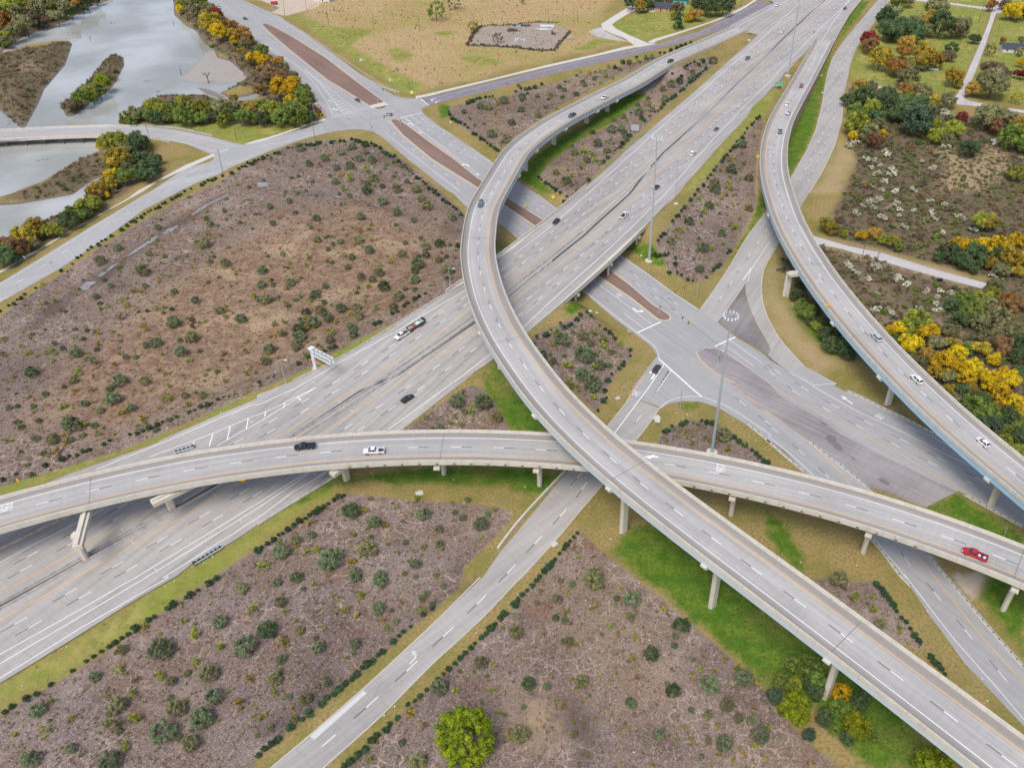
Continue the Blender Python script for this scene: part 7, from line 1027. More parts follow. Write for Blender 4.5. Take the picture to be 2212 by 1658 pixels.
for bq, tq, lb in (('a1 1310,1245', 'a1 1250,1070', 'dark leaning utility pole beside the curved bridge road'), ('a1 2040,1212', 'a1 2012,1075', 'slim wooden pole on the lawn before the river trees'), ('a1 1920,1495', 'a1 1872,1272', 'tall dark pole on the lower edge of the river road junction'), ('b1 500,1202', 'b1 478,1062', 'wooden pole on the grass corner below the far intersection'), ('b1 240,140', 'b1 225,0', 'wooden pole at the corner of the sandy lot'), ('b1 428,90', 'b1 412,-5', 'wooden pole at the right edge of the sandy lot'), ('b1 618,215', 'b1 598,78', 'wooden pole in the field nearest the cross street guardrail'), ('b1 1003,255', 'b1 995,122', 'wooden pole in the field by the dark grass patch'), ('b1 1397,268', 'b1 1388,140', 'dark wooden pole in the field left of the lone green tree'), ('b1 1866,200', 'b1 1861,120', 'wooden pole in the field behind the scrub enclosure corner'), ('c1 550,200', 'c1 548,78', 'wooden pole behind the right side of the scrub enclosure'), ('c1 1728,118', 'c1 1735,0', 'wooden pole in front of the dark trees by the frontage'), ('c1 1850,88', 'c1 1858,0', 'wooden pole right of the dark trees at top'), ('c1 1955,58', 'c1 1960,-10', 'wooden pole near the top end of the frontage sidewalk'), ('d1 1020,92', 'd1 1020,-10', 'wooden pole beside the dark park trees near the frontage road'), ('d1 1818,202', 'd1 1880,0', 'tall leaning wooden pole beside the upper gravel track'), ('d1 2052,175', 'd1 2065,95', 'wooden pole by the bright yellow park tree'), ('d1 1965,385', 'd1 2005,205', 'slim wooden pole right of the gravel lane'), ('d1 1520,808', 'd1 1545,685', 'utility pole near the lower bend of the gravel lane'), ('d1 1715,410', 'd1 1750,315', 'slim pole on the left verge of the gravel lane'), ('d2 815,575', 'd2 850,412', 'dark utility pole at the edge of the side road'), ('d2 940,638', 'd2 965,510', 'dark pole just right of the utility pole on the side road'), ('d2 670,322', 'd2 682,215', 'dark pole in the thicket above the side road'), ('d2 1197,420', 'd2 1215,320', 'slim pale pole in the brush above the side road'), ('b1 1925,240', 'b1 1947,152', 'leaning charred pole at the corner of the scrub enclosure')): pole(bq, tq, lb, arm='utility' in lb)
for bq, tq, lb in (('c2 1574,890', 'c2 1587,722', 'plain steel pole on the grass corner of the triangular bed'), ('c1 1390,1688', 'c1 1410,1455', 'plain steel pole beside the northbound freeway near the white van'), ('b1 1362,830', 'b1 1355,688', 'plain steel pole beside the sidewalk at the far intersection'), ('c3 1250,492', 'c3 1255,415', 'thin yellow-capped post behind the wide flyover'), ('d3 2040,1292', 'd3 2068,1222', 'short steel post on the green patch right of the wide flyover'), ('b1 1158,1265', 'b1 1143,1090', 'thin steel pole at the mulch corner of the far intersection'), ('c3 298,385', 'c3 295,345', 'short steel post beside the curving flyover')): pole(bq, tq, lb, .12, 'galv', False, 'steel_pole', 'pole')
pole('c3 1430,208', 'c3 1445,30', 'steel camera pole on the rounded corner of the near intersection', .14, 'galv', False, 'camera_pole', 'camera pole')
def signal_pole(bq, tq, label, heads, wire_to=None):
    b, h = rise(uvs(bq)[0], uvs(tq)[0], 0.); e = empty('signal_pole', tuple(b), label, 'traffic signal'); m = MB(); m.tube((0, 0, 0), (0, 0, h), .17, .12, 10); m.box((0, 0, .2), (.6, .6, .4)); m.obj('pole', M['galv'], e); m = MB(); m.box((.25, 0, 2.6), (.35, .3, .7)); m.obj('control_box', M['steel_dark'], e); return b, h
S1 = signal_pole('b1 1045,885', 'b1 1037,762', 'signal pole on the upper median nose of the far intersection', 0); S2 = signal_pole('b1 987,1135', 'b1 978,1018', 'signal pole on the mulch corner of the far intersection', 0); S3 = signal_pole('b1 1235,1080', 'b1 1220,952', 'signal pole on the lower median nose of the far intersection', 0); S4 = signal_pole('c2 1248,1030', 'c2 1265,882', 'signal pole on the brown median nose of the near intersection', 0); S5 = signal_pole('c2 1752,1470', 'c2 1768,1312', 'signal pole on the paved island below the near intersection', 0)
M['signal_yellow'] = plain('signal_housing', (.62, .32, .035), .5)
def span(A, B, ts, mat, where, sag=.5):
    a = Vector((*A[0][:2], A[0][2] + A[1] - .3)); b = Vector((*B[0][:2], B[0][2] + B[1] - .3)); m = MB(); n = 10; pt = lambda t: a.lerp(b, t) - Vector((0, 0, sag * 4 * t * (1 - t)))
    for i in range(n): m.tube(pt(i / n), pt((i + 1) / n), .035, n=4, cap=False)
    o = m.obj('span_wire', M['steel_dark']); tag(o, 'thin black signal span wire ' + where, 'wire')
    for k, t_ in enumerate(ts):
        p = pt(t_); e = empty('traffic_light', tuple(p), ('first', 'second', 'third')[k] + ' signal head along the span wire ' + where, 'traffic signal', None, math.atan2(b.y - a.y, b.x - a.x)); m = MB(); m.box((0, 0, -.62), (.42, .36, 1.15)); m.tube((0, 0, -.05), (0, 0, .02), .05); m.obj('housing', mat, e)
        for j, cc in enumerate(((.3, .02, .02), (.3, .2, .02), (.02, .16, .08))): m = MB(); m.tube((0, -.18, -.27 - .36 * j), (0, -.34, -.25 - .36 * j), .15, n=8); m.obj('visor', M['steel_dark'], e)
for A, B, ts, mt, wh in ((S4, S5, (.40, .50), M['signal_yellow'], 'over the near intersection'), (S2, S3, (.48, .72), M['steel_dark'], 'over the lower half of the far intersection')): span(A, B, ts, mt, wh)
far = (at(uvs('b1 1362,832'), 0)[0], 8.); span(S1, far, (.16,), M['steel_dark'], 'over the upper carriageway of the far intersection'); far = (at(uvs('c2 1575,892'), 0)[0], 8.); span(S4, far, (.38, .62), M['signal_yellow'], 'toward the steel pole by the triangular bed')
for S_, lb in ((S4, 'blue street name sign on the near median signal pole'), (S5, 'blue street name sign hanging by the paved island signal pole'), (S1, 'blue street name sign on the far median signal pole')): m = MB(); m.box((0, 0, 0), (1.7, .06, .42)); o = m.obj('street_name_sign', plain('sign_blue', (.30, .52, .72), .5)); o.location = (S_[0][0] + .9, S_[0][1] - .25, S_[1] - 1.4); o.rotation_euler = (0, 0, .4); tag(o, lb, 'sign')
# ------------------------------------------------------------------ signs
M['sign_yellow'] = plain('sign_yellow', (.80, .44, .01), .5, .04); M['sign_lime'] = plain('sign_lime', (.78, .80, .02), .5, .04); M['sign_green'] = plain('sign_green', (.0, .30, .19), .5, .04); M['sign_white'] = plain('sign_white', (.75, .76, .77), .5, .04); M['sign_back'] = plain('sign_back', (.50, .54, .57), .5, .08, 1., .4, .3); M['sign_red'] = plain('sign_red', (.42, .04, .08), .5)
def sign(q, label, shape, w, h, mat, face, bh=2.2, zs=None, glyph=None, posts=1, name='road_sign', foot=None):
    """q: image point of the plate's centre; face: angle the plate looks towards"""
    u = uvs(q); zg = zs if zs is not None else 0.; p = at(u, zg + bh + h / 2)[0]
    if zs is None:
        zg = float(gz(p[:1], p[1:2])[0]); off = abs(float(f_off(p[:1], p[1:2])[0])); p = at(u, zg + bh + h / 2)[0]
    e = empty(name, (p[0], p[1], zg), label, 'sign', None, face); m = MB(); zc = bh + h / 2
    if shape == 'diamond': k = w / 2 * 1.2; o_ = [(0, -k, 0), (0, 0, -k), (0, k, 0), (0, 0, k)]
    else: o_ = [(0, -w / 2, -h / 2), (0, w / 2, -h / 2), (0, w / 2, h / 2), (0, -w / 2, h / 2)]
    v = [(x + .06, y, z + zc) for x, y, z in o_]; m.add(v + [(x - .05, y, z) for x, y, z in v], [(0, 1, 2, 3), (7, 6, 5, 4), (0, 4, 5, 1), (1, 5, 6, 2), (2, 6, 7, 3), (3, 7, 4, 0)]); pl = m.obj('plate', M[mat], e)
    for i in range(posts): m = MB(); y = 0 if posts == 1 else (-w * .3 if i == 0 else w * .3); m.tube((-.06, y, -.2), (-.06, y, bh + h * .9), .05 if posts == 1 else .1, n=6); m.obj('post', M['galv'], e)
    if glyph:
        g = text_mesh(glyph); co_ = np.empty(len(g.vertices) * 3); g.vertices.foreach_get('co', co_); co_ = co_.reshape(-1, 3); ex = co_.max(0) - co_.min(0); ctr = (co_.max(0) + co_.min(0)) / 2; s_ = min(w * .84 / ex[0], h * .74 / ex[1]); q_ = np.column_stack([np.full(len(co_), .068), (co_[:, 0] - ctr[0]) * s_, zc + (co_[:, 1] - ctr[1]) * s_]); g.vertices.foreach_set('co', q_.ravel()); g.materials.append(M['white' if mat == 'sign_green' else 'black']); o = bpy.data.objects.new('lettering', g); link(o, e)
    if mat == 'sign_green':
        m = MB(); 
        for a, b in ((v[0], v[1]), (v[1], v[2]), (v[2], v[3]), (v[3], v[0])): m.tube((a[0] + .01, a[1], a[2]), (b[0] + .01, b[1], b[2]), .05, n=4)
        m.obj('border', M['white'], e)
    return e
TOW = -math.pi / 2
sign('d1 108,722', 'green guide sign reading C E KING PARKWAY beside the right flyover', 'rect', 5.2, 2.3, 'sign_green', TOW - .2, 2.4, None, 'C E KING\nPARKWAY', 2, 'guide_sign')
sign('d1 230,548', 'amber diamond warning sign beside the foot of the tallest mast', 'diamond', 1.8, 1.8, 'sign_yellow', TOW, 2.2, None, '55'); sign('c1 2097,1345', 'amber diamond warning sign bracketed on the left barrier of the right flyover', 'diamond', 1.5, 1.5, 'sign_yellow', TOW, 1.4, 10.6); sign('d2 522,962', 'amber diamond warning sign on the left barrier of the climbing flyover', 'diamond', 1.5, 1.5, 'sign_yellow', TOW + .3, 1.3, 14.6)
sign('c2 337,36', 'lime yellow pedestrian warning sign beside the middle bed hedge', 'diamond', 1.4, 1.4, 'sign_lime', TOW, 2.0, 0.); sign('c2 98,104', 'lime yellow warning sign on the brown median under the curving flyover', 'diamond', 1.2, 1.2, 'sign_lime', TOW - .3, 1.8, 0.); sign('b1 1330,795', 'bright yellow diamond sign beside the steel pole at the far intersection', 'diamond', 1.9, 1.9, 'sign_lime', TOW, 1.6, 0.)
sign('b1 546,985', 'edge-on amber sign at the river road corner', 'diamond', 1.3, 1.3, 'sign_yellow', TOW + 1.3, 1.8, 0.); sign('a3 150,812', 'edge-on amber sign standing on the wide flyover barrier at left edge', 'rect', .5, 1.3, 'sign_yellow', TOW, 1.1, 13.9); sign('a3 2078,810', 'edge-on amber sign mounted outside the near barrier of the wide flyover', 'rect', 1.9, .55, 'sign_yellow', TOW, .2, 12.6)
sign('b1 893,515', 'small white sign by the guardrail of the upper cross street', 'rect', 1.5, 1.6, 'sign_white', TOW + .5, 1.4, 0.); sign('b1 1143,687', 'small white sign by the lower end of the guardrail', 'rect', 1.4, 1.3, 'sign_white', TOW + .5, 1.4, 0.); sign('c1 1040,1098', 'back of a large grey road sign on two posts by the middle bed', 'rect', 4.2, 3.2, 'sign_back', TOW - .2, 2.0, None, None, 2, 'road_sign'); sign('c3 1235,298', 'back of a white sign on the verge beside the south frontage road', 'rect', 1.6, 1.6, 'sign_white', TOW - .2, 2.0, 0.); sign('c2 990,1188', 'back of a small double grey sign on the square bed corner', 'rect', 1.4, 1.1, 'sign_back', TOW - .3, 1.8, 0.)
sign('b3 1503,160', 'small white sign on the freeway shoulder above the wide flyover', 'rect', .9, 1.6, 'sign_white', TOW + .6, 1.2, 2.6); sign('a2 438,598', 'grey sign back on the right verge of the river road', 'rect', .8, 1.0, 'sign_back', TOW + .6, 2.0, 0.); sign('a2 207,552', 'grey sign back on the sidewalk side of the river road', 'rect', .9, .9, 'sign_back', TOW - .2, 2.0, 0.); sign('b1 545,930', 'small red and white sign at the river road corner', 'rect', .7, .9, 'sign_red', TOW + .4, 1.8, 0.); sign('b1 1413,800', 'small red wrong-way sign beside the far steel pole', 'rect', .6, .9, 'sign_red', TOW - .5, 1.6, 0.); sign('b1 2150,720', 'small red sign on the lower edge of the north frontage road', 'rect', .8, .8, 'sign_red', TOW, 1.8, 0.); sign('d1 712,740', 'dark grey sign back at the park lane corner of the right frontage', 'rect', 1.3, 1.1, 'sign_back', TOW + .3, 1.8, 0.); sign('b1 1665,1050', 'small white sign at the hedge corner of the north bed', 'rect', .8, 1.0, 'sign_white', TOW, 1.8, 0.); sign('c1 2022,346', 'small white sign on the grass tip of the freeway merge', 'rect', 1.7, .9, 'sign_white', TOW, 1., 1.2); sign('c1 1040,352', 'small dark sign back at the mouth of the house driveway', 'rect', .8, 1.1, 'sign_back', TOW + 1., 1.8, 0.); sign('c3 948,22', 'small grey box sign on the verge of the square bed', 'rect', 1.2, .9, 'sign_back', TOW + .7, .9, 0.)
# cantilever sign frame with empty truss arm
b, h = rise(uvs('b2 505,1512')[0], uvs('b2 470,1335')[0]); tip = at(uvs('b2 650,1462'), b[2] + h - 1.6)[0]; e = empty('cantilever_sign_frame', tuple(b), 'pale steel cantilever sign frame with an empty truss arm over the freeway', 'sign frame'); v_ = (tip - b)[:2]; L = float(np.linalg.norm(v_)); L = min(L, 12.5); u_ = v_ / np.linalg.norm(v_); w_ = np.array([-u_[1], u_[0]])
m = MB(); m.tube((0, 0, 0), (0, 0, h), .62, .48, 14); m.obj('column', M['galv_white'], e); m = MB(); m.tube((0, 0, -.2), (0, 0, .4), 1.15, n=18); m.obj('footing', M['curb'], e); m = MB(); m.box((0, 0, h + .05), (1.5, 1.9, .3), math.atan2(u_[1], u_[0])); m.obj('cap_plate', M['galv_white'], e)
m = MB(); pt = lambda x, y, z: (u_[0] * x + w_[0] * y, u_[1] * x + w_[1] * y, z)
for y in (-.75, .75):
    for z in (h - .15, h - 2.0): m.tube(pt(.3, y, z), pt(L, y, z), .13, n=6)
n = 5
for i in range(n):
    x0, x1 = .3 + (L - .3) * i / n, .3 + (L - .3) * (i + 1) / n
    for y in (-.75, .75): m.tube(pt(x0, y, h - 2.0), pt((x0 + x1) / 2, y, h - .15), .08, n=5); m.tube(pt((x0 + x1) / 2, y, h - .15), pt(x1, y, h - 2.0), .08, n=5)
    for z in (h - .15, h - 2.0): m.tube(pt(x0, -.75, z), pt(x1, .75, z), .07, n=5); m.tube(pt(x1, -.75, z), pt(x1, .75, z), .07, n=5)
m.obj('truss_arm', M['galv_white'], e); m = MB()
for i in range(2): m.tube(pt(1.0, -1.9 - i * .5, h - 2.5), pt(L - .5, -1.9 - i * .5, h - 2.5), .06, n=5)
m.obj('catwalk_rail', M['yellow'], e); m = MB(); m.box(pt(L - .1, 0, h - 1.2), (.2, 1.9, 2.4), math.atan2(u_[1], u_[0])); m.obj('end_frame', M['galv'], e) if False else None
# ------------------------------------------------------------------ guardrails and crash cushions
def guardrail(q, label, mat='galv', zf_=None, h=.72, sp=1.9, pad=True):
    P = at(uvs(q)) if zf_ is None else at_f(uvs(q), zf_); p = Path(P, 2.); mid = p.at(p.L / 2)[0]; e = empty('guardrail', tuple(mid), label, 'guardrail'); m = MB(); sweep(m, p, [(-.05, h - .32), (.05, h - .27), (-.02, h - .16), (.05, h - .05), (-.05, h)], ds=3); m.v = [(a - mid[0], b - mid[1], c - mid[2]) for a, b, c in m.v]; m.obj('rail', M[mat], e)
    if pad and zf_ is None: m = MB(); sweep(m, p, [(-.55, -.05), (-.55, .13), (.55, .13), (.55, -.05)], ds=3); m.v = [(a - mid[0], b - mid[1], c - mid[2]) for a, b, c in m.v]; m.obj('mow_strip', M['curb'], e)
    n = min(95, int(p.L / sp)); tpl = None
    for s in np.linspace(.3, p.L - .3, max(3, n)):
        c = p.at(s, .14)[0] - mid
        if tpl is None: m = MB(); m.box((0, 0, .3), (.16, .16, .7)); tpl = m.obj('post', M['wood'], e); o = tpl
        else: o = tpl.copy(); COL.objects.link(o); o.parent = e
        o.location = tuple(c)
guardrail('b1 195,148 400,285 600,430 900,655 1080,750 1225,795', 'steel guardrail along the field side of the upper cross street'); guardrail('b1 0,368 110,460 220,560 270,605', 'steel guardrail between the river trees and the upper cross street'); guardrail('b1 500,890 540,930 600,1005', 'short guardrail at the river corner of the far intersection'); guardrail('a1 1130,1080 1350,1088 1540,1105 1700,1140 1830,1168', 'steel guardrail along the outer curve of the bridge road'); guardrail('a1 1310,1196 1380,1203 1465,1225', 'short guardrail on the inner side of the bridge road')
guardrail('d3 685,48 830,110 1000,200 1200,290 1400,400 1500,450', 'long guardrail on the right side of the street below the climbing flyover'); guardrail('d3 0,468 90,545 180,625 260,690 330,742', 'guardrail on the outer curve of the slip road above the wide flyover'); guardrail('d3 350,470 480,570 640,690 780,800 870,880', 'guardrail between the slip road and the paved median'); guardrail('d3 890,1310 1000,1430 1150,1640 d4 1180,20 1245,100', 'guardrail on the left side of the slip road below the wide flyover'); guardrail('d3 1380,1450 1550,1658 d4 1535,5 1650,140 1800,320 1950,500 2211,795', 'guardrail on the right side of the slip road at bottom right'); guardrail('d3 1700,935 1850,1020 2000,1105 2211,1220', 'guardrail on the grass side of the street at right edge'); guardrail('c3 2000,320 2100,400 2211,490', 'short guardrail where the slip road meets the small bed')
guardrail('c1 1310,612 1450,545 1600,470 1760,395', 'guardrail along the inner edge of the flyover approach', 'galv', lambda x, y: np.interp(y, [490, 640], [6.0, 3.4])); guardrail('c1 1150,1125 1085,1185 1000,1262 900,1345 810,1440', 'curving guardrail beside the back of the large grey sign', 'galv', zF); guardrail('d1 160,625 110,690 60,750 15,795', 'dark guardrail in front of the green guide sign', 'galv', zF)
def cushion(a, b, label):
    A = at_f(uvs(a), zF)[0]; B = at_f(uvs(b), zF)[0]; v = B - A; L = float(np.linalg.norm(v)); e = empty('crash_cushion', tuple(A), label, 'crash cushion', None, math.atan2(v[1], v[0])); n = int(L / 1.15); tpl = None
    for i in range(n): m = MB(); m.box((.5 + i * L / n, 0, .42), (.55, .85, .66)); m.obj('bay', M['steel_dark'], e)
    for s in (-1, 1): m = MB(); m.box((L / 2, s * .5, .55), (L, .06, .4)); m.obj('side_panel', M['galv_white'], e)
    m = MB(); m.box((.05, 0, .5), (.3, 1.05, .8)); m.obj('nose', M['black'], e)
cushion('a3 1672,530', 'a3 1500,585', 'dark blue crash cushion in the painted gore above the wide flyover'); cushion('a3 1668,1540', 'a3 1915,1388', 'long pale crash cushion on the freeway edge below the wide flyover')
# ------------------------------------------------------------------ houses, yard and small things
M['roof_dark'] = plain('dark_shingles', (.055, .065, .085), .9, .25, 1.); M['brick_pink'] = plain('pale_brick', (.52, .32, .25), .9, .1, 2.); M['teal_wall'] = plain('teal_siding', (.12, .52, .52), .7, .06, 2.); M['pale_wall'] = plain('pale_siding', (.62, .62, .60), .8, .06, 2.)
def house(c, ang, L, W, H, rh, wall, roof, label, wins=(), porch=False):
    p = at([uvs(c)[0]], 0)[0]; e = empty('house', tuple(p), label, 'house', None, ang); m = MB(); x, y = L / 2, W / 2; V = [(-x, -y, 0), (x, -y, 0), (x, y, 0), (-x, y, 0), (-x, -y, H), (x, -y, H), (x, y, H), (-x, y, H), (-x, 0, H + rh), (x, 0, H + rh)]; m.add(V, [(0, 1, 5, 4), (1, 2, 6, 9, 5), (2, 3, 7, 6), (3, 0, 4, 8, 7)]); m.obj('wall', M[wall], e)
    k = .6; m = MB(); dz = rh * k / y
    for s in (-1, 1):
        a = [(-x - k, s * (y + k), H - dz + .03), (x + k, s * (y + k), H - dz + .03), (x + k, 0, H + rh + .06), (-x - k, 0, H + rh + .06)]; m.add(a + [(q[0], q[1], q[2] + .16) for q in a], [(0, 1, 2, 3), (7, 6, 5, 4), (0, 4, 5, 1), (1, 5, 6, 2), (2, 6, 7, 3), (3, 7, 4, 0)])
    m.obj('roof', M[roof], e)
    for wx in wins: m = MB(); m.box((wx, -y - .04, 1.5), (1.3, .12, 1.3)); f = m.obj('window', M['pale_wall'], e); m = MB(); m.box((wx, -y - .07, 1.5), (1.05, .12, 1.05)); m.obj('pane', M['glass'], f)
    m = MB(); m.box((x * .15, -y - .05, 1.05), (1.0, .12, 2.1)); m.obj('door', M['wood'], e)
    if porch:
        m = MB(); m.box((-x * .62, -y - 1.2, .25), (4.2, 2.4, .5)); m.obj('porch', M['walk'], e)
        for px in (-x * .62 - 2, -x * .62, -x * .62 + 2): m = MB(); m.tube((px, -y - 2.3, .5), (px, -y - 2.3, 2.6), .09); m.obj('porch_post', M['pale_wall'], e)
    m = MB(); m.box((x * .5, .9, H + rh * .9), (.7, .7, 1.2)); m.obj('chimney', M[wall], e)
house('c1 1252,88', -.17, 15.5, 8.5, 3., 2.4, 'brick_pink', 'roof_dark', 'pink brick house with a dark blue roof at the top', (-5.5, 1.5, 5.8), True); house('c1 1410,22', -.25, 15, 9, 3.2, 2.6, 'teal_wall', 'roof_dark', 'bright teal house partly hidden behind the brick house', (-4, 4)); house('c1 1232,8', -.2, 9, 7, 3., 2.2, 'pale_wall', 'roof_dark', 'pale house behind the brick house roof at top', (-2, 2)); house('d1 2100,440', -.12, 14, 8, 2.8, 2.2, 'pale_wall', 'roof_dark', 'low white house with a dark roof at the right edge', (-4, 3)); house('b1 575,5', -.3, 14, 7, 3., .8, 'pale_wall', 'pale_wall', 'long pale blue-white shed at the top beside the sandy lot', ())
m = MB()
for i in range(9): m.tube((-3 + i * .75, 0, 0), (-3 + i * .75, 0, 1.2), .04, n=5)
M['scrub'] = LEAF['brown']
def hedge_line(q, w, h, label, key='brown', n=None):
    p = Path(at(uvs(q)), 1.2); it = []
    for s in np.arange(0, p.L, 1.3): c = p.at(s, rnd.uniform(-.5, .5) * w)[0]; r_ = rnd.uniform(.6, 1.1) * h * .42; it.append((rnd.choice(SH['brush']), key, (c[0], c[1], r_ * .6), r_, r_ * 1.1, rnd.uniform(0, 6.28)))
    o = lumped('scrub_fence', it, label, 'hedge'); del o['kind']
hedge_line('b1 1815,392 1845,330 1880,270 1925,235', 1.5, 3.4, 'tall charred scrub line on the left side of the field enclosure'); hedge_line('b1 1925,232 2000,222 2100,225 c1 30,215 200,195 370,200', 1.2, 2.4, 'dark scrub line along the back of the field enclosure'); hedge_line('b1 1815,395 1950,400 2100,408 2211,412 c1 60,422 200,440 340,440', 1.5, 3., 'dark scrub line along the front of the field enclosure'); hedge_line('c1 345,438 400,370 450,315 480,275', 1.2, 3., 'dark scrub line on the right side of the field enclosure')
def pile(q, items, name, label, cat, mat):
    p = at(uvs(q), 0)[0]; m = MB()
    for a, b, r_ in items: m.tube(a, b, r_, n=6)
    o = m.obj(name, M[mat] if isinstance(mat, str) else mat); o.location = tuple(p); tag(o, label, cat)
pile('c1 65,225', [((-6, i * .5 - .8, .3 + .25 * (i % 2)), (6.5, i * .5 - .6, .3 + .25 * (i % 2)), .22) for i in range(5)], 'pipe_stack', 'stack of black pipes at the back left of the enclosure', 'pipes', 'steel_dark'); pile('c1 285,235', [((-5, i * .6 - 1, .3 + .3 * (i % 3)), (5, i * .6 - 1, .3 + .3 * (i % 3)), .25) for i in range(6)], 'pipe_stack', 'stack of grey pipes at the back right of the enclosure', 'pipes', 'galv'); pile('c1 250,255', [((-5.5, 0, .3), (6, .5, .3), .28), ((-3, -1, .3), (4, -1.2, .3), .24)], 'plank_pile', 'pile of white and red planks in the middle of the enclosure', 'planks', 'lampwhite'); pile('c1 15,345', [((-.9 + i * .6, -5, .3), (-.2 + i * .6, 4, .4), .22) for i in range(4)], 'pipe_stack', 'white pipes lying on the grass in the enclosure, left group', 'pipes', 'lampwhite'); pile('c1 68,350', [((-3, 2.4, .3), (1.5, 0, .4), .22), ((1.2, -4, .3), (1.6, 4, .3), .24), ((2.2, -4.5, .3), (2.4, .5, .3), .2)], 'pipe_stack', 'crossed white pipes lying on the grass in the enclosure, right group', 'pipes', 'lampwhite'); pile('c1 478,335', [((-1.5, -3, .5), (.6, 2.4, .5), .5), ((.2, -3, .5), (2.3, 2.4, .5), .5), ((1.6, -3.4, .35), (4.5, 3.6, .35), .3)], 'pipe_stack', 'fat cream pipes lying outside the right enclosure scrub', 'pipes', 'curb')
m = MB(); m.box((0, 0, .7), (2.6, 1.4, 1.0)); m.box((-.9, 0, 1.6), (1.0, 1.3, 1.4)); m.tube((1.0, .8, .4), (1.0, -.8, .4), .45); m.tube((-.8, .8, .45), (-.8, -.8, .45), .5); m.tube((1.2, 0, 1.1), (2.6, 0, 1.6), .12); loose('tractor', m, 'rusty', 'c1 340,300', 0, 'rusty brown yard machine on the bare ground of the enclosure', 'machine', -.3); m = MB(); m.box((0, 0, .8), (2.8, 1.8, 1.4)); m.box((0, 0, 1.6), (3., 2., .2)); loose('junk_cart', m, 'galv', 'c1 40,240', 0, 'grey junk cart beside the black pipes in the enclosure', 'cart', .1)
m = MB(); [m.tube((rnd.uniform(-4, 4), rnd.uniform(-2, 2), .1), (rnd.uniform(-4, 4), rnd.uniform(-2, 2), rnd.uniform(.8, 2.4)), .14, .05, 5) for _ in range(60)]; loose('brush_pile', m, 'wood', 'b1 2195,270', 0, 'grey brush pile of cut branches inside the enclosure', 'brush pile')
for q, sx, a, lb in (('b3 1397,925', 2.1, .4, 'pale concrete slab on the brown grass below the wide flyover'), ('c2 650,1020', 1.7, .5, 'left concrete drain slab beside the small square bed'), ('c2 702,1035', 1.6, .5, 'right concrete drain slab beside the small square bed'), ('c2 1098,540', 1.2, 0, 'small pale slab near the foot of the tall mast'), ('c2 1390,95', 2.1, .3, 'concrete footing pad of the steel pole beside the freeway'), ('c3 893,107', 1.5, .6, 'concrete drain inlet on the verge beside the south frontage road'), ('c3 345,1362', 1.9, .8, 'concrete drain apron on the right edge of the south frontage road'), ('c3 1225,275', 2.4, .6, 'concrete pad under the white sign back'), ('d1 465,650', 1.6, 0, 'white slab on the grass between right flyover and frontage'), ('d1 478,800', 1.6, 0, 'second white slab lower on the grass strip by the frontage')):
    m = MB(); m.box((0, 0, .06), (sx, sx * .8, .16), a); m.box((0, 0, .15), (sx * .5, sx * .4, .05), a); p = atg(q)[0]; o = m.obj('concrete_slab', M['walk']); o.location = tuple(p); tag(o, lb, 'slab')
for dx, c_, lb in ((-.5, 'maroon', 'left dark red wheelie bin at the edge of the side road'), (.5, 'navy', 'right dark blue wheelie bin at the edge of the side road')):
    p = at(uvs('d2 1483,765'), 0)[0]; e = empty('wheelie_bin', (p[0] + dx, p[1], 0), lb, 'bin'); m = MB(); m.box((0, 0, .65), (.75, .8, 1.2), tx=1.15, ty=1.15); m.obj('bin_body', PAINT[c_], e); m = MB(); m.box((0, 0, 1.32), (.92, .98, .12)); m.obj('lid', PAINT['black'], e)
m = MB(); m.box((0, 0, .5), (5.2, 1.3, .8), tx=1.1, ty=1.3); m.box((-2.9, 0, .6), (1.0, .9, .6), tx=.6); loose('boat', m, 'lampwhite', 'd1 1435,603', 0, 'small white boat lying under the gold park trees', 'boat', -.2)
m = MB(); m.box((0, 0, 1.), (5., 2., 1.6)); m.box((1.6, 0, 2.), (1.6, 1.8, .7)); loose('work_truck', m, 'sign_red', 'b1 150,40', 0, 'small red and white work truck at the sandy lot edge', 'truck', -.35); m = MB(); m.box((0, 0, .9), (1.5, 1.2, 1.8)); m.tube((0, 0, 1.8), (0, 0, 2.6), .1); loose('portable_toilet', m, PAINT['ice'] if False else plain('blue_plastic', (.12, .30, .55), .5), 'b1 155,75', 0, 'blue portable cabin by the sandy lot island', 'cabin')
m = MB(); m.box((0, 0, .5), (1.8, 1.2, .9), .3); m.tube((-1.4, .3, .3), (1.6, -.4, .9), .2); m.tube((.3, .9, .2), (.8, -.9, .7), .16); loose('debris_pile', m, 'rusty', 'd1 100,760', 1.0, 'rusty debris pile under the green guide sign', 'debris', .2); m = MB(); m.box((0, 0, .6), (.5, .5, 1.2)); m.tube((0, 0, 1.2), (0, 0, 1.5), .2); loose('channel_marker', m, 'signal_yellow', 'd1 88,742', 1.0, 'orange drum beside the debris under the green guide sign', 'drum')
# litter dotted along the verges
lit = MB(); LQ = 'a3 940,525 975,590 945,570 325,730 320,800 1900,232 1755,1525 1830,1470 2135,1360 a4 1420,100 1050,440 575,620 310,945 190,950 535,635 1500,55 2105,500 1665,390 b4 1885,498 1185,1130 1095,1208 835,1005 1505,365 c3 95,870 650,1045 1245,1235 660,1460 600,1585 1490,250 1395,235 1885,300 2080,470 2160,540 830,1320 c4 415,20 345,75 615,220 655,265 1075,70 1165,560 1720,690 1290,690 1030,1525 1390,1575 1240,1580 2130,890 d4 700,80 1895,1080 1850,890 1755,220 1380,310 1640,700 d3 150,1195 130,1445 290,1520 770,1545 2030,1165 b3 1690,810 1780,1010 830,885 910,1030 1395,900 b2 1050,1070 1310,1060 725,1330 155,1545 1570,845 c2 1415,745 1500,570 1065,570 1810,290 d1 15,900 215,1290 350,1245 c1 2190,900 1300,1310 430,1195 1370,1300'
tl = 'V'
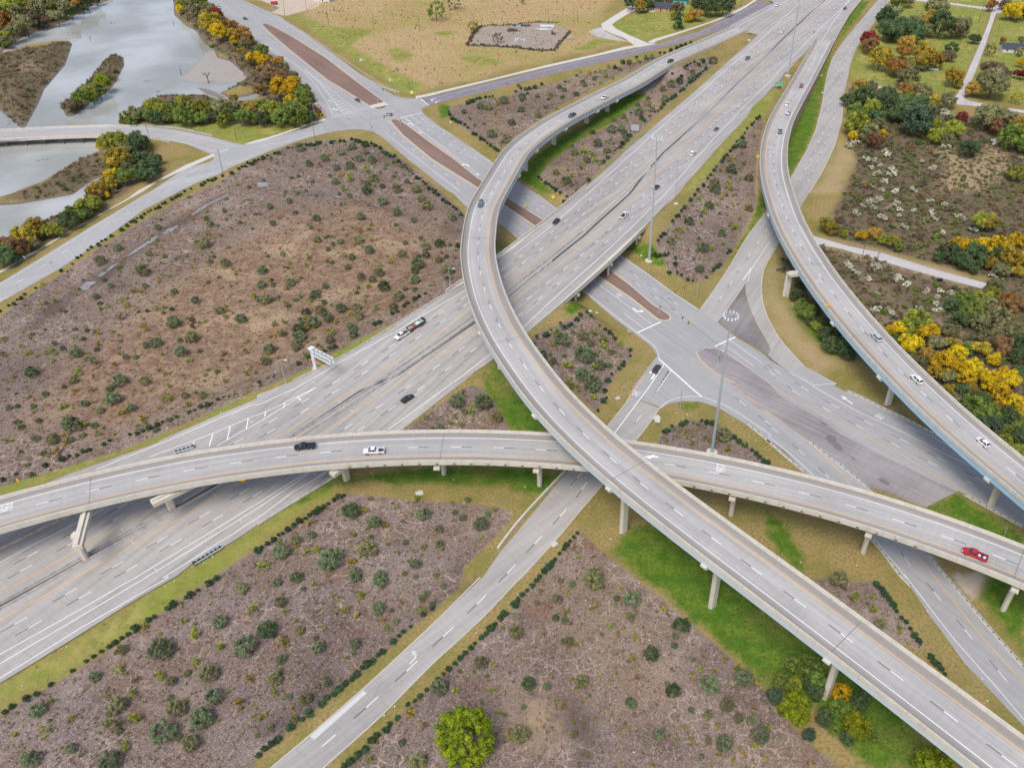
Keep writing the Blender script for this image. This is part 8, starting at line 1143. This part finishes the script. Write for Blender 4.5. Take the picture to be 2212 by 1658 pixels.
for w__ in LQ.split():
    if ',' not in w__: tl = w__; continue
    x, y = map(float, w__.split(',')); p = atg([tile(tl, x, y)])[0]; s_ = rnd.uniform(.18, .38); lit.box((p[0], p[1], p[2] + .12), (s_, s_ * .7, .14), rnd.uniform(0, 3))
o = lit.obj('litter', M['lampwhite'], kind='stuff'); tag(o, 'scraps of white litter dotted along the grass verges', 'litter')
# ------------------------------------------------------------------ camera, light
cam = bpy.data.cameras.new('camera'); co = bpy.data.objects.new('camera', cam); link(co); cam.sensor_fit = 'HORIZONTAL'; cam.sensor_width = 36; cam.lens = 36 * F / 2212; cam.shift_x = (1106 - PX) / 2212; cam.shift_y = -(829 - PY) / 2212
cam.clip_start = 1; cam.clip_end = 20000
D_ = Vector((0, -math.sin(TH), -math.cos(TH))); X_ = Vector((1, 0, 0)); c, s = math.cos(RO), math.sin(RO); rx = X_ * c + D_ * s; dn = -X_ * s + D_ * c; fw = Vector((0, math.cos(TH), -math.sin(TH)))
co.matrix_world = Matrix((( rx.x, -dn.x, -fw.x, 0), (rx.y, -dn.y, -fw.y, 0), (rx.z, -dn.z, -fw.z, CH), (0, 0, 0, 1))); sc.camera = co
w = bpy.data.worlds.new('World'); sc.world = w; w.use_nodes = True; nt = w.node_tree; sky = nt.nodes.new('ShaderNodeTexSky'); sky.sky_type = 'NISHITA'; sky.sun_disc = False
EL, AZ = 58, 200
sky.sun_elevation = R(EL); sky.sun_rotation = R(AZ); sky.dust_density = 4; sky.air_density = 1.0; sky.ozone_density = 1.2
bg = nt.nodes['Background']; nt.links.new(sky.outputs[0], bg.inputs[0]); bg.inputs[1].default_value = .13
L_ = bpy.data.lights.new('sun', 'SUN'); L_.energy = 1.4; L_.angle = R(24); L_.color = (1, .985, .955); lo = bpy.data.objects.new('sun', L_); link(lo)
sd = Vector((math.sin(R(AZ)) * math.cos(R(EL)), math.cos(R(AZ)) * math.cos(R(EL)), math.sin(R(EL)))); lo.rotation_euler = sd.to_track_quat('Z', 'Y').to_euler()
vs = sc.view_settings; vs.view_transform = 'Standard'; vs.look = 'None'; vs.gamma = 1; vs.exposure = .42; vs.use_curve_mapping = False
sc.render.resolution_x, sc.render.resolution_y = 1024, 767
